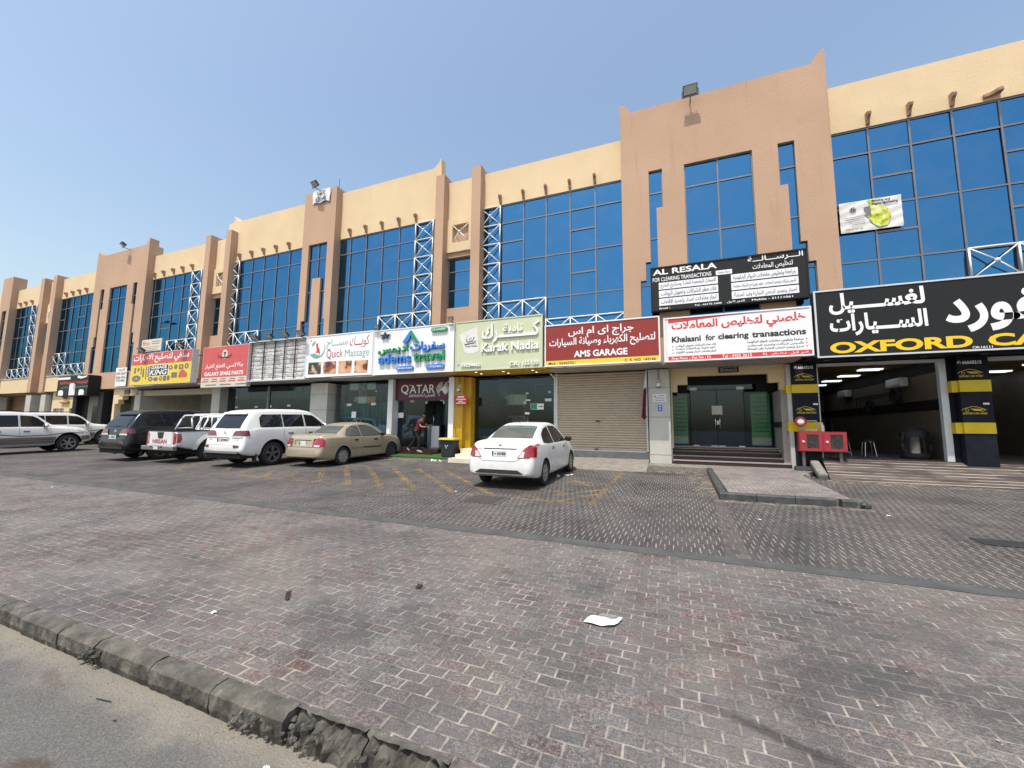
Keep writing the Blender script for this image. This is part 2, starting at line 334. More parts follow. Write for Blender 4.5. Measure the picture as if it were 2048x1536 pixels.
def letters(mb, Y, body, box, bold=0.02, dy=0.004, depth=0.0, shear=0.0, res=3, D=None):
    v, f, a = glyphs(body, bold, 0.05 if depth else 0.0, res)
    if not len(v): return
    x0, z0, x1, z1 = box; out = []
    for p in v:
        q = A(x0+(x1-x0)*p[0]+shear*(p[1]-0.5)*(z1-z0), z0+(z1-z0)*p[1], Y)
        out.append((q[0], Y-dy-0.0005*p[3]-(depth*p[2]/0.1 if depth else 0), q[2]))
    mb.add(out, f)
def rectA(mb, Y, box, dy=0.003, th=0.0):
    x0, z0, x1, z1 = box; a = A(x0, z0, Y); b = A(x1, z1, Y)
    if th: mb.box(a[0], b[0], Y-dy-th, Y-dy, a[2], b[2])
    else: mb.poly([(a[0], Y-dy, a[2]), (b[0], Y-dy, a[2]), (b[0], Y-dy, b[2]), (a[0], Y-dy, b[2])])
def polyA(mb, Y, pts, dy=0.004, th=0.0):
    p = [(A(x, z, Y)[0], Y-dy, A(x, z, Y)[2]) for x, z in pts]
    mb.prism(p, (0, -th, 0)) if th else mb.poly(p)
def discA(mb, Y, cx, cz, rx, rz, dy=0.004, th=0.0, n=20):
    polyA(mb, Y, [(cx+rx*math.cos(2*math.pi*i/n), cz+rz*math.sin(2*math.pi*i/n)) for i in range(n)], dy, th)
def strokeA(mb, Y, pts, wd, dy=0.004, th=0.0):
    p = [Vector(A(x, z, Y)) for x, z in pts]
    for a, b in zip(p[:-1], p[1:]):
        d = (b-a); d = d.normalized() if d.length > 1e-6 else Vector((1,0,0)); nn = Vector((-d.z, 0, d.x))*wd/2; a2 = a-d*wd*0.2; b2 = b+d*wd*0.2
        q = [a2-nn, b2-nn, b2+nn, a2+nn]; q = [Vector((v.x, Y-dy, v.z)) for v in q]
        mb.prism(q, (0, -th, 0)) if th else mb.poly(q)

# ------------------------------------------------------------------ ground
def gz(y): return S*y
def gsheet(name, pts, mat, dz=0.0, kind='structure'):
    m = MB(); m.poly([(x, y, gz(y)+dz) for x, y in pts]); return tag(m.build(name, mat, fix=False), kind=kind)
FORE = [(0.0, (0.150, 0.128, 0.122)), (0.16, (0.175, 0.150, 0.142)), (0.30, (0.150, 0.138, 0.130)), (0.44, (0.190, 0.165, 0.155)), (0.58, (0.165, 0.132, 0.125)),
        (0.72, (0.195, 0.180, 0.165)), (0.90, (0.185, 0.128, 0.118)), (0.975, (0.185, 0.100, 0.088)), (0.99, (0.125, 0.118, 0.112))]
PARK = [(0.0, (0.085, 0.074, 0.074)), (0.3, (0.105, 0.088, 0.087)), (0.6, (0.095, 0.086, 0.086)), (0.85, (0.120, 0.098, 0.094)), (1.0, (0.072, 0.068, 0.069))]
M['pave_fore'] = pavers('forecourt_pavers', 0.188, 0.094, FORE, 0.0100, (0.52, 0.46, 0.39), (0.42, 0.37, 0.315), stain=0.6, dustc=(0.26, 0.235, 0.215), dust=0.6,
    patch=[(1.05, 3.35, 0.6, 0.3, 0.3, (0.045, 0.044, 0.044), 0.5), (0.42, 2.62, 0.5, 0.05, -0.35, (0.02, 0.02, 0.02), 0.6), (1.5, 4.1, 0.9, 0.4, 0.1, (0.05, 0.05, 0.05), 0.4), (2.2, 3.3, 1.0, 0.35, 0.0, (0.055, 0.055, 0.055), 0.4), (-4.0, 4.6, 1.6, 0.4, 0.1, (0.05, 0.05, 0.05), 0.35), (-2.6, 2.6, 0.5, 0.3, 0.0, (0.05, 0.05, 0.05), 0.4)])
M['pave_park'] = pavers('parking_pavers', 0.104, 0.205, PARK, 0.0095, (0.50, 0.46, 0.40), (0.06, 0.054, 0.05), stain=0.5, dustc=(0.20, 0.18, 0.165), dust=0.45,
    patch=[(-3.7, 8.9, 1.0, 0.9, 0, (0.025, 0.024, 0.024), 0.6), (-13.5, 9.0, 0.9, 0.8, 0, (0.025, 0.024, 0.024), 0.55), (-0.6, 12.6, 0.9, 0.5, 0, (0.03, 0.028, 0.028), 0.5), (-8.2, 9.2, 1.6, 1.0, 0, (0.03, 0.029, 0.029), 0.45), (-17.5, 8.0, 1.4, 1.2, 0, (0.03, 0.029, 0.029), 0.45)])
M['pave_pale'] = pavers('pale_pavers', 0.21, 0.12, [(0, (0.21, 0.165, 0.15)), (0.5, (0.25, 0.205, 0.19)), (1, (0.19, 0.165, 0.155))], 0.013, (0.46, 0.42, 0.36), (0.10, 0.085, 0.078), stain=0.3, dust=0.35, gain=0.95)
M['pave_course'] = pavers('course_pavers', 0.13, 0.225, [(0, (0.12, 0.10, 0.095)), (0.5, (0.155, 0.13, 0.122)), (1, (0.11, 0.095, 0.092))], 0.012, (0.30, 0.27, 0.24), (0.25, 0.22, 0.19), stain=0.4, dust=0.3)
def asphalt():
    g = NG('worn_asphalt')
    gr = g.noise(95, 4, 0.8); ag = g.n('ShaderNodeTexVoronoi', {'Vector': g.tc, 'Scale': 70.0}).outputs['Distance']
    c = g.ramp(gr, [(0.3, (0.055, 0.053, 0.05)), (0.5, (0.13, 0.125, 0.115)), (0.72, (0.25, 0.24, 0.22))])
    c = g.mix(0.5, c, g.ramp(ag, [(0.0, (0.21, 0.20, 0.185)), (0.55, (0.085, 0.082, 0.076))]))
    y = g.n('ShaderNodeSeparateXYZ', {0: g.tc}).outputs[1]
    e = g.smooth(g.m('ADD', y, g.m('MULTIPLY', g.m('SUBTRACT', g.noise(3.0, 5, 0.6), 0.5), 0.55)), 1.42, 1.74)   # wind-blown sand along the kerb
    c = g.mix(g.m('MULTIPLY', e, 0.7), c, (0.27, 0.245, 0.195))
    c = g.mix(g.m('MULTIPLY', g.smooth(g.noise(0.8, 5), 0.45, 0.75), 0.25), c, (0.075, 0.072, 0.067))
    for p in [(-2.72, 1.24, 0.22, 0.055, 0.45), (-2.25, 1.17, 0.24, 0.05, 0.2), (-3.12, 1.17, 0.15, 0.05, 0.3), (-4.02, 1.56, 0.2, 0.06, -0.1)]:
        c = stain_at(g, g.tc, c, *p, (0.075, 0.05, 0.038), 0.85 if p[0] > -4 else 0.5)
    h = g.m('ADD', g.m('MULTIPLY', gr, 1.0), g.m('MULTIPLY', ag, -0.8))
    return g.done(g.bsdf(c, 0.92, 0, g.bump(h, 0.7, 0.01)))
M['asphalt'] = asphalt()
def kerbmat():
    g = NG('weathered_kerb_concrete')
    c = g.ramp(g.noise(7, 6, 0.7), [(0.3, (0.022, 0.021, 0.018)), (0.47, (0.075, 0.070, 0.058)), (0.6, (0.15, 0.138, 0.115)), (0.72, (0.30, 0.27, 0.23))])
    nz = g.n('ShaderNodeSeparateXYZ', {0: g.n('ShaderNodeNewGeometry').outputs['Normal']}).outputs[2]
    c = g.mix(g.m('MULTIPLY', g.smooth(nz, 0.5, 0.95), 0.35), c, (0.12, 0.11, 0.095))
    return g.done(g.bsdf(c, 0.95, 0, g.bump(g.noise(40, 5, 0.7), 0.9, 0.015)))
M['kerb'] = kerbmat(); M['kerbpaint'] = plain('dark_kerb_paint', (0.060, 0.066, 0.064), 0.7, var=0.35, scale=6, bump=0.4)
M['strip'] = plain('dark_edging_concrete', (0.072, 0.075, 0.072), 0.85, var=0.22, scale=4, bump=0.4)
ROADZ = -0.10
m = MB(); m.poly([(-400, -300, ROADZ), (300, -300, ROADZ), (300, 1.78, ROADZ), (-400, 1.78, ROADZ)]); tag(m.build('road', M['asphalt'], fix=False), kind='structure')
m = MB(); m.poly([(-400, 14.6, 0.36), (300, 14.6, 0.36), (300, 600, 0.36), (-400, 600, 0.36)]); tag(m.build('ground', M['concrete'], fix=False), kind='structure')
gsheet('forecourt_paving', [(-120, 1.84), (60, 1.84), (60, 5.27), (-120, 5.27)], M['pave_fore'])
gsheet('edging_strip', [(-120, 5.27), (60, 5.27), (60, 5.50), (-120, 5.50)], M['strip'], 0.004)
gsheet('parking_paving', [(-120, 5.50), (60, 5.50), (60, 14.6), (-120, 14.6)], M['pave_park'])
gsheet('paver_course', [(0.52, 5.50), (0.78, 5.50), (0.88, 9.1), (0.70, 9.1)], M['pave_course'], 0.004)
# road kerb: weathered blocks, several of them broken
m = MB(); x = -60.0; k2 = random.Random(3)
while x < 12:
    near = x > -6.5; L = 0.55+k2.random()*0.1 if not near else k2.choice([0.42, 0.5, 0.62, 0.68])
    broken = near and (-4.05 < x+L/2 < -3.80 or -2.62 < x < -1.9 or -1.55 < x < -1.25)
    n = 14 if near else 1
    yf = 1.735+k2.uniform(-0.006, 0.006); top = 0.0; row = []
    for i in range(n+1):
        xx = x+0.006+(L-0.012)*i/n
        j = (lambda a: k2.uniform(-a, a)) if near else (lambda a: 0)
        d = 0.022 if broken else 0.005; lower = -(0.02+0.05*abs(math.sin(i*1.3+x*5))) if broken else 0
        yb = 1.855
        row.append([(xx, yf+0.02+j(d*0.5), ROADZ-0.01), (xx, yf+j(d)+(-lower*0.5), ROADZ+0.05+j(0.008)), (xx, yf+0.005+j(d)-lower, gz(yf)-0.02+j(d*0.4)+lower*0.6),
                    (xx, yf+0.04+j(d*0.7)-lower*1.5, gz(yf)+0.008+j(d*0.3)+lower*0.4), (xx, yf+0.085, gz(1.83)+0.008+j(0.006 if near else 0)), (xx, yb, gz(yb)+0.006), (xx, yb+0.01, gz(yb)-0.05)])
    q = len(row[0]); m.add([p for r in row for p in r], [(a*q+b, a*q+b+1, (a+1)*q+b+1, (a+1)*q+b) for a in range(n) for b in range(q-1)]+[tuple(range(q))[::-1], tuple(range(n*q, n*q+q))])
    x += L
tag(m.build('kerb', M['kerb']), kind='structure')
def lump(mb, c, r, k3, sq=0.7, n=7):
    mm = n//2+1; vs = []; ph = k3.random()*6
    for a in range(mm+1):
        for b in range(n):
            t = 2*math.pi*b/n+ph; s_ = math.sin(math.pi*a/mm); q = r*(0.72+0.5*k3.random())
            vs.append((c[0]+q*s_*math.cos(t), c[1]+q*s_*math.sin(t), c[2]-q*sq*math.cos(math.pi*a/mm)))
    mb.add(vs, [(a*n+b, a*n+(b+1)%n, (a+1)*n+(b+1)%n, (a+1)*n+b) for a in range(mm) for b in range(n)])
m = MB(); k3 = random.Random(11)
for cx, cy, sp, n in [(-3.96, 1.74, 0.10, 40), (-2.40, 1.75, 0.10, 26), (-2.15, 1.74, 0.16, 30), (-1.9, 1.74, 0.10, 22), (-1.42, 1.74, 0.12, 24)]:
    for i in range(n):
        lx = cx+k3.uniform(-sp, sp); ly = cy+k3.uniform(-0.035, 0.07); rr = k3.uniform(0.006, 0.022)
        lump(m, (lx, ly, ROADZ+0.02+k3.random()*0.10), rr, k3)
tag(m.build('kerb_rubble', M['kerb']), kind='stuff', label='crumbled concrete rubble in the broken gaps of the road kerb', cat='rubble')
m = MB(); k4 = random.Random(23)
for i in range(420):
    lx = -6+k4.random()*5.2; ly = 1.72-abs(k4.gauss(0, 0.16)); lump(m, (lx, ly, ROADZ+0.002), k4.uniform(0.0025, 0.007), k4, 0.6, 5)
for i in range(150):
    lx = k4.uniform(-7, 4); ly = k4.uniform(1.95, 8); lump(m, (lx, ly, gz(ly)+0.002), k4.uniform(0.003, 0.009), k4, 0.5, 5)
tag(m.build('gravel', plain('loose_grit', (0.30, 0.26, 0.21), 0.9, var=0.3, scale=20)), kind='stuff', label='loose grit scattered along the kerb and over the paving', cat='grit')

m = MB(); k5 = random.Random(77)
for i in range(130):
    lx = k5.uniform(-9, 5); ly = k5.uniform(1.9, 9); r_ = k5.uniform(0.004, 0.011); a_ = k5.random()*3
    m.poly([(lx+r_*math.cos(a_+q)*(1 if j % 2 else 0.55), ly+r_*math.sin(a_+q)*(1 if j % 2 else 0.55), gz(ly)+0.008+0.002*(j % 2)) for j, q in enumerate((0, 1.2, 2.5, 3.6, 5.0))])
tag(m.build('litter', plain('pale_fleck', (0.55, 0.53, 0.48), 0.8, var=0.3, scale=15), fix=False), kind='stuff', label='tiny pale flecks of litter over the paving', cat='litter')
# yellow bay markings, worn through to the blocks
def worn_yellow():
    g = NG('worn_yellow_line'); n1 = g.smooth(g.noise(5, 6, 0.7), 0.36, 0.62); n2 = g.smooth(g.noise(1.1, 3), 0.25, 0.6)
    a = g.m('MULTIPLY', g.m('MULTIPLY', n1, n2), 0.62)
    b = g.bsdf((0.33, 0.215, 0.07), 0.85); t = g.n('ShaderNodeBsdfTransparent').outputs[0]
    mx = g.n('ShaderNodeMixShader', {0: a}); g.t.links.new(t, mx.inputs[1]); g.t.links.new(b, mx.inputs[2]); return g.done(mx.outputs[0])
M['line'] = worn_yellow()
m = MB()
def gline(mb, p, q, wd, dz=0.005):
    p = Vector((*p, 0)); q = Vector((*q, 0)); d = (q-p).normalized(); nn = Vector((-d.y, d.x, 0))*wd/2
    for i in range(2): pass
    mb.poly([(v.x, v.y, gz(v.y)+dz) for v in (p-nn, q-nn, q+nn, p+nn)])
gline(m, (-14.6, 7.72), (-1.45, 7.72), 0.11); gline(m, (-1.50, 7.66), (-1.46, 12.3), 0.12); 
for i, x0 in enumerate(np.arange(-14.3, -1.9, 0.98)):
    ln = min(4.6, (-1.55+9.5 if x0 < -6 else x0+11.5)*0.72); ln = 4.2 if x0 > -9 else 1.7
    gline(m, (x0, 7.78), (x0-ln*0.72, 7.78+ln*0.72), 0.15, 0.0055)
gline(m, (-2.35, 8.35), (-1.55, 9.3), 0.12, 0.006); gline(m, (-2.45, 10.4), (-1.85, 9.65), 0.14, 0.006); gline(m, (-2.9, 10.05), (-1.55, 10.2), 0.10, 0.0065); gline(m, (-2.3, 7.5), (-1.55, 8.75), 0.10, 0.006); gline(m, (-2.9, 8.9), (-1.5, 8.3), 0.10, 0.0065)
gline(m, (-23.6, 8.7), (-24.9, 8.75), 0.12, 0.006)
tag(m.build('bay_markings', M['line'], fix=False), kind='structure')

# raised walk in front of the entrance with its dark kerb
def slab(name, pts, h, mat, side=None):
    m = MB(); n = len(pts); top = [(x, y, gz(y)+h) for x, y in pts]; bot = [(x, y, gz(y)-0.05) for x, y in pts]
    m.add(top, [tuple(range(n))]); m.mi = 1; m.add(top+bot, [(i, (i+1) % n, n+(i+1) % n, n+i) for i in range(n)])
    return tag(m.build(name, [mat, side or mat]), kind='structure')
slab('pavement', [(-0.80, 13.45), (0.95, 13.36), (3.3, 12.9), (3.3, 15.6), (-0.80, 15.6)], 0.125, M['concrete'])
slab('entrance_walk', [(0.98, 9.27), (3.00, 9.38), (3.05, 12.6), (3.75, 14.1), (1.00, 14.1)], 0.128, M['pave_pale'])
m = MB()
def kerbrun(mb, p, q, w_, h, seg=0.55, k5=random.Random(5)):
    p = Vector((*p, 0)); q = Vector((*q, 0)); L = (q-p).length; d = (q-p)/L; nn = Vector((-d.y, d.x, 0))*w_/2; n = max(1, int(L/seg))
    for i in range(n):
        a = p+d*(L*i/n+0.006); b = p+d*(L*(i+1)/n-0.006); o_ = nn*k5.uniform(-0.08, 0.08)
        pr = []
        for v in (a, b):
            for s_, hh, ins in ((-1, -0.06, 0), (-1, h-0.02, 0), (-0.75, h+0.004, 0), (0.75, h+0.004, 0), (1, h-0.02, 0), (1, -0.06, 0)):
                pt = v+nn*s_+o_; pr.append((pt.x, pt.y, gz(pt.y)+hh))
        mb.add(pr, [(j, j+1, 7+j, 6+j) for j in range(5)]+[(5, 4, 3, 2, 1, 0), (6, 7, 8, 9, 10, 11)])
kerbrun(m, (0.88, 9.22), (0.93, 13.35), 0.15, 0.14); kerbrun(m, (0.80, 9.18), (2.72, 9.27), 0.15, 0.14); kerbrun(m, (2.80, 9.27), (3.02, 9.28), 0.15, 0.13)
kerbrun(m, (3.05, 9.45), (3.14, 12.5), 0.13, 0.06); lump(m, (3.15, 9.26, gz(9.26)+0.04), 0.085, k3, 0.9, 9)
tag(m.build('walk_kerb', M['kerbpaint']), kind='structure')
# dusty sand along edges (thin real sheets of blown sand)
def sandmat():
    g = NG('blown_sand'); a = g.smooth(g.noise(4.5, 6, 0.7), 0.42, 0.72); b = g.bsdf((0.29, 0.25, 0.195), 0.95); t = g.n('ShaderNodeBsdfTransparent').outputs[0]
    mx = g.n('ShaderNodeMixShader', {0: g.m('MULTIPLY', a, 0.85)}); g.t.links.new(t, mx.inputs[1]); g.t.links.new(b, mx.inputs[2]); return g.done(mx.outputs[0])
M['sand'] = sandmat()
m = MB()
for pts in [[(0.45, 9.3), (0.8, 9.3), (0.86, 13.3), (0.2, 13.3)], [(0.7, 8.85), (3.2, 8.95), (3.2, 9.2), (0.7, 9.12)], [(3.3, 12.3), (9.5, 12.2), (9.5, 12.95), (3.7, 12.95)], [(-4.0, 12.2), (0.3, 12.7), (0.3, 13.4), (-4.0, 12.7)], [(-20, 12.5), (-7.9, 12.4), (-7.6, 13.0), (-20, 13.1)]]:
    m.poly([(x, y, gz(y)+0.008) for x, y in pts])
tag(m.build('sand_drift', M['sand'], fix=False), kind='structure')
# tiled car-wash apron and the concrete ramp before the shutter
def tileramp():
    g = NG('brown_ramp_tiles'); sp = g.n('ShaderNodeSeparateXYZ', {0: g.tc}).outputs
    v = g.m('DIVIDE', sp[1], 0.16); fv = g.m('FRACT', v); row = g.m('FLOOR', v)
    wn = g.n('ShaderNodeTexWhiteNoise', {'Vector': g.n('ShaderNodeCombineXYZ', {0: g.m('FLOOR', g.m('DIVIDE', sp[0], 0.6)), 1: row}).outputs[0]}, noise_dimensions='2D').outputs['Value']
    c = g.ramp(wn, [(0, (0.045, 0.032, 0.030)), (0.5, (0.075, 0.056, 0.051)), (1, (0.10, 0.080, 0.073))])
    sx = g.n('ShaderNodeMapping', {'Vector': g.tc, 'Scale': (0.5, 6, 1)}).outputs[0]
    gl = g.m('MULTIPLY', g.m('LESS_THAN', fv, 0.16), g.smooth(g.noise(2.2, 4, 0.6, sx), 0.40, 0.55))
    c = g.mix(gl, c, (0.42, 0.385, 0.33)); c = g.mix(g.m('MULTIPLY', g.smooth(g.noise(2, 5), 0.45, 0.85), 0.35), c, (0.19, 0.17, 0.15))
    return g.done(g.bsdf(c, 0.7, 0, g.bump(g.m('LESS_THAN', fv, 0.16), 0.4, 0.01)))
M['ramptile'] = tileramp()
m = MB(); m.poly([(3.75, 12.98, gz(12.98)+0.01), (16, 12.75, gz(12.75)+0.01), (16, 14.25, 0.83), (3.95, 14.25, 0.83)]); m.poly([(3.75, 12.98, gz(12.98)+0.01), (3.95, 14.25, 0.83), (3.95, 14.25, 0.3), (3.75, 12.98, 0.3)])
tag(m.build('wash_ramp', M['ramptile']), kind='structure')
m = MB(); m.bar((3.62, 13.05, gz(13.05)+0.05), (3.70, 14.05, 0.70), 0.22, 0.20); tag(bev(m.build('ramp_kerb', M['concrete']), 0.05), kind='structure')
m = MB(); nx, ny = 24, 10; k6 = random.Random(2); vs = []
for j in range(ny+1):
    for i in range(nx+1):
        x_ = -4.35+3.55*i/nx; y_ = 12.70+1.60*j/ny+(k6.uniform(-0.05, 0.05) if j == 0 else 0); z0 = gz(12.7)+0.004+(0.60-gz(12.7))*(j/ny)**1.1
        vs.append((x_, y_, z0+k6.uniform(-0.006, 0.006)*(j > 0)))
m.add(vs, [(j*(nx+1)+i, j*(nx+1)+i+1, (j+1)*(nx+1)+i+1, (j+1)*(nx+1)+i) for j in range(ny) for i in range(nx)])
m.poly([(-0.8, 12.7, gz(12.7)), (-0.8, 14.3, 0.60), (-0.8, 14.3, 0.2), (-0.8, 12.7, 0.2)])
tag(m.build('concrete_ramp', M['concrete'], smooth=True), kind='structure')
m = MB()
for cx, cz in [(0.2, 13.2), (-0.55, 13.0), (0.35, 13.05)]:
    for i in range(14): lump(m, (cx+k3.uniform(-0.25, 0.25), cz+k3.uniform(-0.06, 0.12), gz(cz)+0.01), k3.uniform(0.01, 0.035), k3, 0.6, 6)
tag(m.build('rubble', M['concrete']), kind='stuff', label='small rubble and dry leaves by the entrance kerb', cat='rubble')
# artificial turf strip
m = MB(); m.box(-13.3, -7.75, 13.10, 14.35, 0.25, gz(13.1)+0.10); m.poly([(-13.3, 13.1, gz(13.1)+0.104), (-7.75, 13.1, gz(13.1)+0.104), (-7.75, 14.35, 0.56), (-13.3, 14.35, 0.56)])
tag(m.build('artificial_turf', M['turf']), kind='stuff', label='strip of green artificial turf before the travel agency', cat='turf')
m = MB(); m.box(-13.3, -7.75, 13.02, 13.10, 0.25, gz(13.1)+0.05); tag(m.build('turf_kerb', M['concrete']), kind='structure')
m = MB(); m.box(-60, -13.3, 13.3, 14.6, 0.2, 0.52); tag(m.build('pavement', M['concrete']), kind='structure')
# ------------------------------------------------------------------ the commercial building
YW, YP, YG = 14.5, 14.13, 14.56       # wall plane, projecting piers and towers, glass
KP = YP/YW
def PX(x): return x*KP                # survey at the wall plane -> pier plane
def PZ(z): return CAM_H+(z-CAM_H)*KP
bld = thing('commercial_building', 'long two storey beige and terracotta commercial building with blue mirror glass', 'building', (-20, YW, 0.5))
ZT = 10.87; ZB = 4.95
def gridwall(xs, zs, holes, y0, y1, mb):
    """front face at y0 with rectangular holes (joined where they touch) and reveals back to y1"""
    xs = sorted(set([round(a, 4) for a in xs]+[round(h[i], 4) for h in holes for i in (0, 2)])); zs = sorted(set([round(a, 4) for a in zs]+[round(h[i], 4) for h in holes for i in (1, 3)]))
    hole = lambda i, j: any(h[0]-1e-3 <= (xs[i]+xs[i+1])/2 <= h[2]+1e-3 and h[1]-1e-3 <= (zs[j]+zs[j+1])/2 <= h[3]+1e-3 for h in holes)
    nx, nz = len(xs)-1, len(zs)-1
    for i in range(nx):
        for j in range(nz):
            a, b, c, d = xs[i], xs[i+1], zs[j], zs[j+1]; H_ = hole(i, j)
            if not H_: mb.poly([(a, y0, c), (b, y0, c), (b, y0, d), (a, y0, d)])
            if H_:
                if i == 0 or not hole(i-1, j): mb.poly([(a, y0, c), (a, y0, d), (a, y1, d), (a, y1, c)])
                if i == nx-1 or not hole(i+1, j): mb.poly([(b, y0, c), (b, y1, c), (b, y1, d), (b, y0, d)])
                if j == 0 or not hole(i, j-1): mb.poly([(a, y0, c), (a, y1, c), (b, y1, c), (b, y0, c)])
                if j == nz-1 or not hole(i, j+1): mb.poly([(a, y0, d), (b, y0, d), (b, y1, d), (a, y1, d)])
def window(x0, x1, z0, z1, y, vs, hs, extra=(), wd=0.045, parts=None, tilt=0.005):
    """one window: panes as one mesh, its aluminium grid a sub-part"""
    m = MB(); k = random.Random(int(x0*100)); V = [x0]+list(vs)+[x1]; Hh = [z0]+list(hs)+[z1]
    for i in range(len(V)-1):
        for j in range(len(Hh)-1):
            t = k.uniform(-tilt, tilt); u = k.uniform(-tilt, tilt); a, b, c, d = V[i], V[i+1], Hh[j], Hh[j+1]
            m.poly([(a, y-t*(b-a), c), (b, y+t*(b-a), c), (b, y+t*(b-a)+u*(d-c), d), (a, y-t*(b-a)+u*(d-c), d)])
    o = m.build('window', M['blueglass'], bld, fix=False)
    m = MB()
    for v in vs: m.box(v-wd/2, v+wd/2, y-0.035, y-0.008, z0, z1)
    for h in hs:
        for a, b in zip(V[:-1], V[1:]):
            m.box(a+(wd/2 if a != x0 else 0), b-(wd/2 if b != x1 else 0), y-0.032, y-0.008, h-wd/2, h+wd/2)
    for (a, b, h) in extra: m.box(a+wd/2, b-wd/2, y-0.034, y-0.008, h-0.03, h+0.03)
    f = 0.05
    m.box(x0, x1, y-0.03, y-0.007, z1-f, z1); m.box(x0, x0+f, y-0.031, y-0.007, z0, z1-f); m.box(x1-f, x1, y-0.031, y-0.007, z0, z1-f)
    m.build('mullion', M['mullion'], o)
def truss(cells, g=0.95):
    """white space-frame: square cells (x0,z0,x1,z1) with four struts to a node standing proud"""
    m = MB(); f_ = 0.72 if cells[0][0] < -38 else 1.0; yb, yn = YW-0.04, YW-0.12; seen = set()
    for (x0, z0, x1, z1) in cells:
        c = ((x0+x1)/2, yn, (z0+z1)/2)
        for p in ((x0, z0), (x1, z0), (x1, z1), (x0, z1)): m.cyl((p[0], yb, p[1]), c, 0.018*f_, 6)
        m.ball(c, 0.062*f_, 8)
        for e in (((x0, z0), (x1, z0)), ((x1, z0), (x1, z1)), ((x0, z1), (x1, z1)), ((x0, z0), (x0, z1))):
            kx = tuple(sorted(((round(e[0][0], 1), round(e[0][1], 1)), (round(e[1][0], 1), round(e[1][1], 1)))))
            if kx in seen: continue
            seen.add(kx); m.cyl((e[0][0], yb, e[0][1]), (e[1][0], yb, e[1][1]), 0.025*f_, 6)
    m.build('truss', M['truss'], bld, smooth=True)
def corbel(x, z=10.92):
    m = MB(); w_ = 0.042
    pts = [(YW, z), (YW-0.07, z), (YW-0.09, z+0.12), (YW-0.13, z+0.17), (YW-0.20, z+0.22), (YW-0.22, z+0.29), (YW-0.19, z+0.34), (YW, z+0.37)]
    m.prism([(x-w_, y_, z_) for y_, z_ in pts], (2*w_, 0, 0)); return m.build('corbel', M['corbel'], bld)
MH = (6.66, 8.36, 10.05)
def bay(xl, xr, roof, verts, side, row1, openc, zwin=ZB, row2=None, horn=None):
    m = MB(); m.box(xl-0.3, xr+0.3, YW, YW+0.35, ZT, roof); 
    if horn is not None:
        h0, sg = horn; q = [(h0, roof), (h0, roof+0.40), (h0+sg*0.06, roof+0.36), (h0+sg*0.16, roof+0.20), (h0+sg*0.32, roof+0.06), (h0+sg*0.42, roof)]
        m.prism([(x, YW+0.001, z) for x, z in q], (0, 0.34, 0))
    m.build('parapet', M['beige'], bld)
    m = MB(); m.box(xl-0.05, xr+0.05, YG+0.06, YG+0.4, 3.9, ZT); m.build('wall', M['black'], bld)
    V = [xl]+list(verts)+[xr]; ex = []
    for (ci, h) in openc: ex.append((V[ci], V[ci+1], h))
    window(xl, xr, zwin, ZT, YG, verts, MH, ex)
    cells = []
    cx0, cx1 = (xl+0.03, verts[0]) if side == 'L' else (verts[-1], xr-0.03)
    zz = [10.83, 10.02, 9.20, 8.36, 7.50, 6.66]
    for a, b in zip(zz[:-1], zz[1:]): cells.append((cx0, b, cx1, a))
    V2 = [v for v in V]; V2[0] += 0.03; V2[-1] -= 0.03
    for a, b in zip(V2[:-1], V2[1:]):
        mid = (a+b)/2
        if row1[0] < mid < row1[1]: cells.append((a, 5.80, b, 6.66))
        cells.append((a, 4.97, b, 5.78))
    truss(cells)
    for v in verts: corbel(v)
bay(-7.36, -1.50, 12.43, (-6.45, -5.43, -4.47, -3.50, -2.53), 'L', (-7.4, -4.48), [(1, 9.22), (4, 9.22), (1, 7.51), (4, 7.51)])
bay(-15.45, -9.70, 13.33, (-14.53, -13.55, -12.57, -11.60, -10.66), 'R', (-12.62, -9.7), [(4, 9.22), (4, 7.51)], horn=(-9.42, -1))
bay(-23.55, -17.75, 13.30, (-22.60, -21.60, -20.65, -19.67, -18.70), 'L', (-23.6, -20.66), [(1, 9.22), (1, 7.51)], horn=(-23.42, 1))
bay(-31.62, -25.93, 12.45, (-30.72, -29.75, -28.75, -27.80, -26.86), 'R', (-28.8, -25.9), [(1, 9.22), (4, 9.22), (2, 7.51)])
bay(-43.72, -38.10, 12.42, (-42.78, -41.82, -40.87, -39.92, -38.95), 'L', (-43.8, -40.9), [(1, 9.22), (4, 9.22), (4, 7.51)])
bay(-50.95, -46.25, 12.42, (-50.05, -49.1, -48.15, -47.1), 'R', (-48.2, -46.2), [(2, 9.22)])
bay(-58.6, -53.0, 12.42, (-57.6, -56.7, -55.7, -54.8, -53.9), 'L', (-58.6, -56), [])
bay(4.70, 10.60, 12.43, (5.75, 6.72, 7.67, 8.66, 9.63), 'R', (7.67, 10.7), [(1, 9.22), (1, 7.50), (4, 9.30), (4, 7.7)])
# one corbel has come loose and hangs askew
lc = [o for o in bld.children if o.name.startswith('corbel')][-2]; lc['label'] = 'broken corbel lying askew'
vv = np.array([v.co for v in lc.data.vertices]); c0 = vv.mean(0)
for v in lc.data.vertices:
    d = v.co-Vector(c0); q = Matrix.Rotation(R(82), 3, 'Y') @ d; v.co = Vector(c0)+q+Vector((-0.15, -0.02, -0.10))

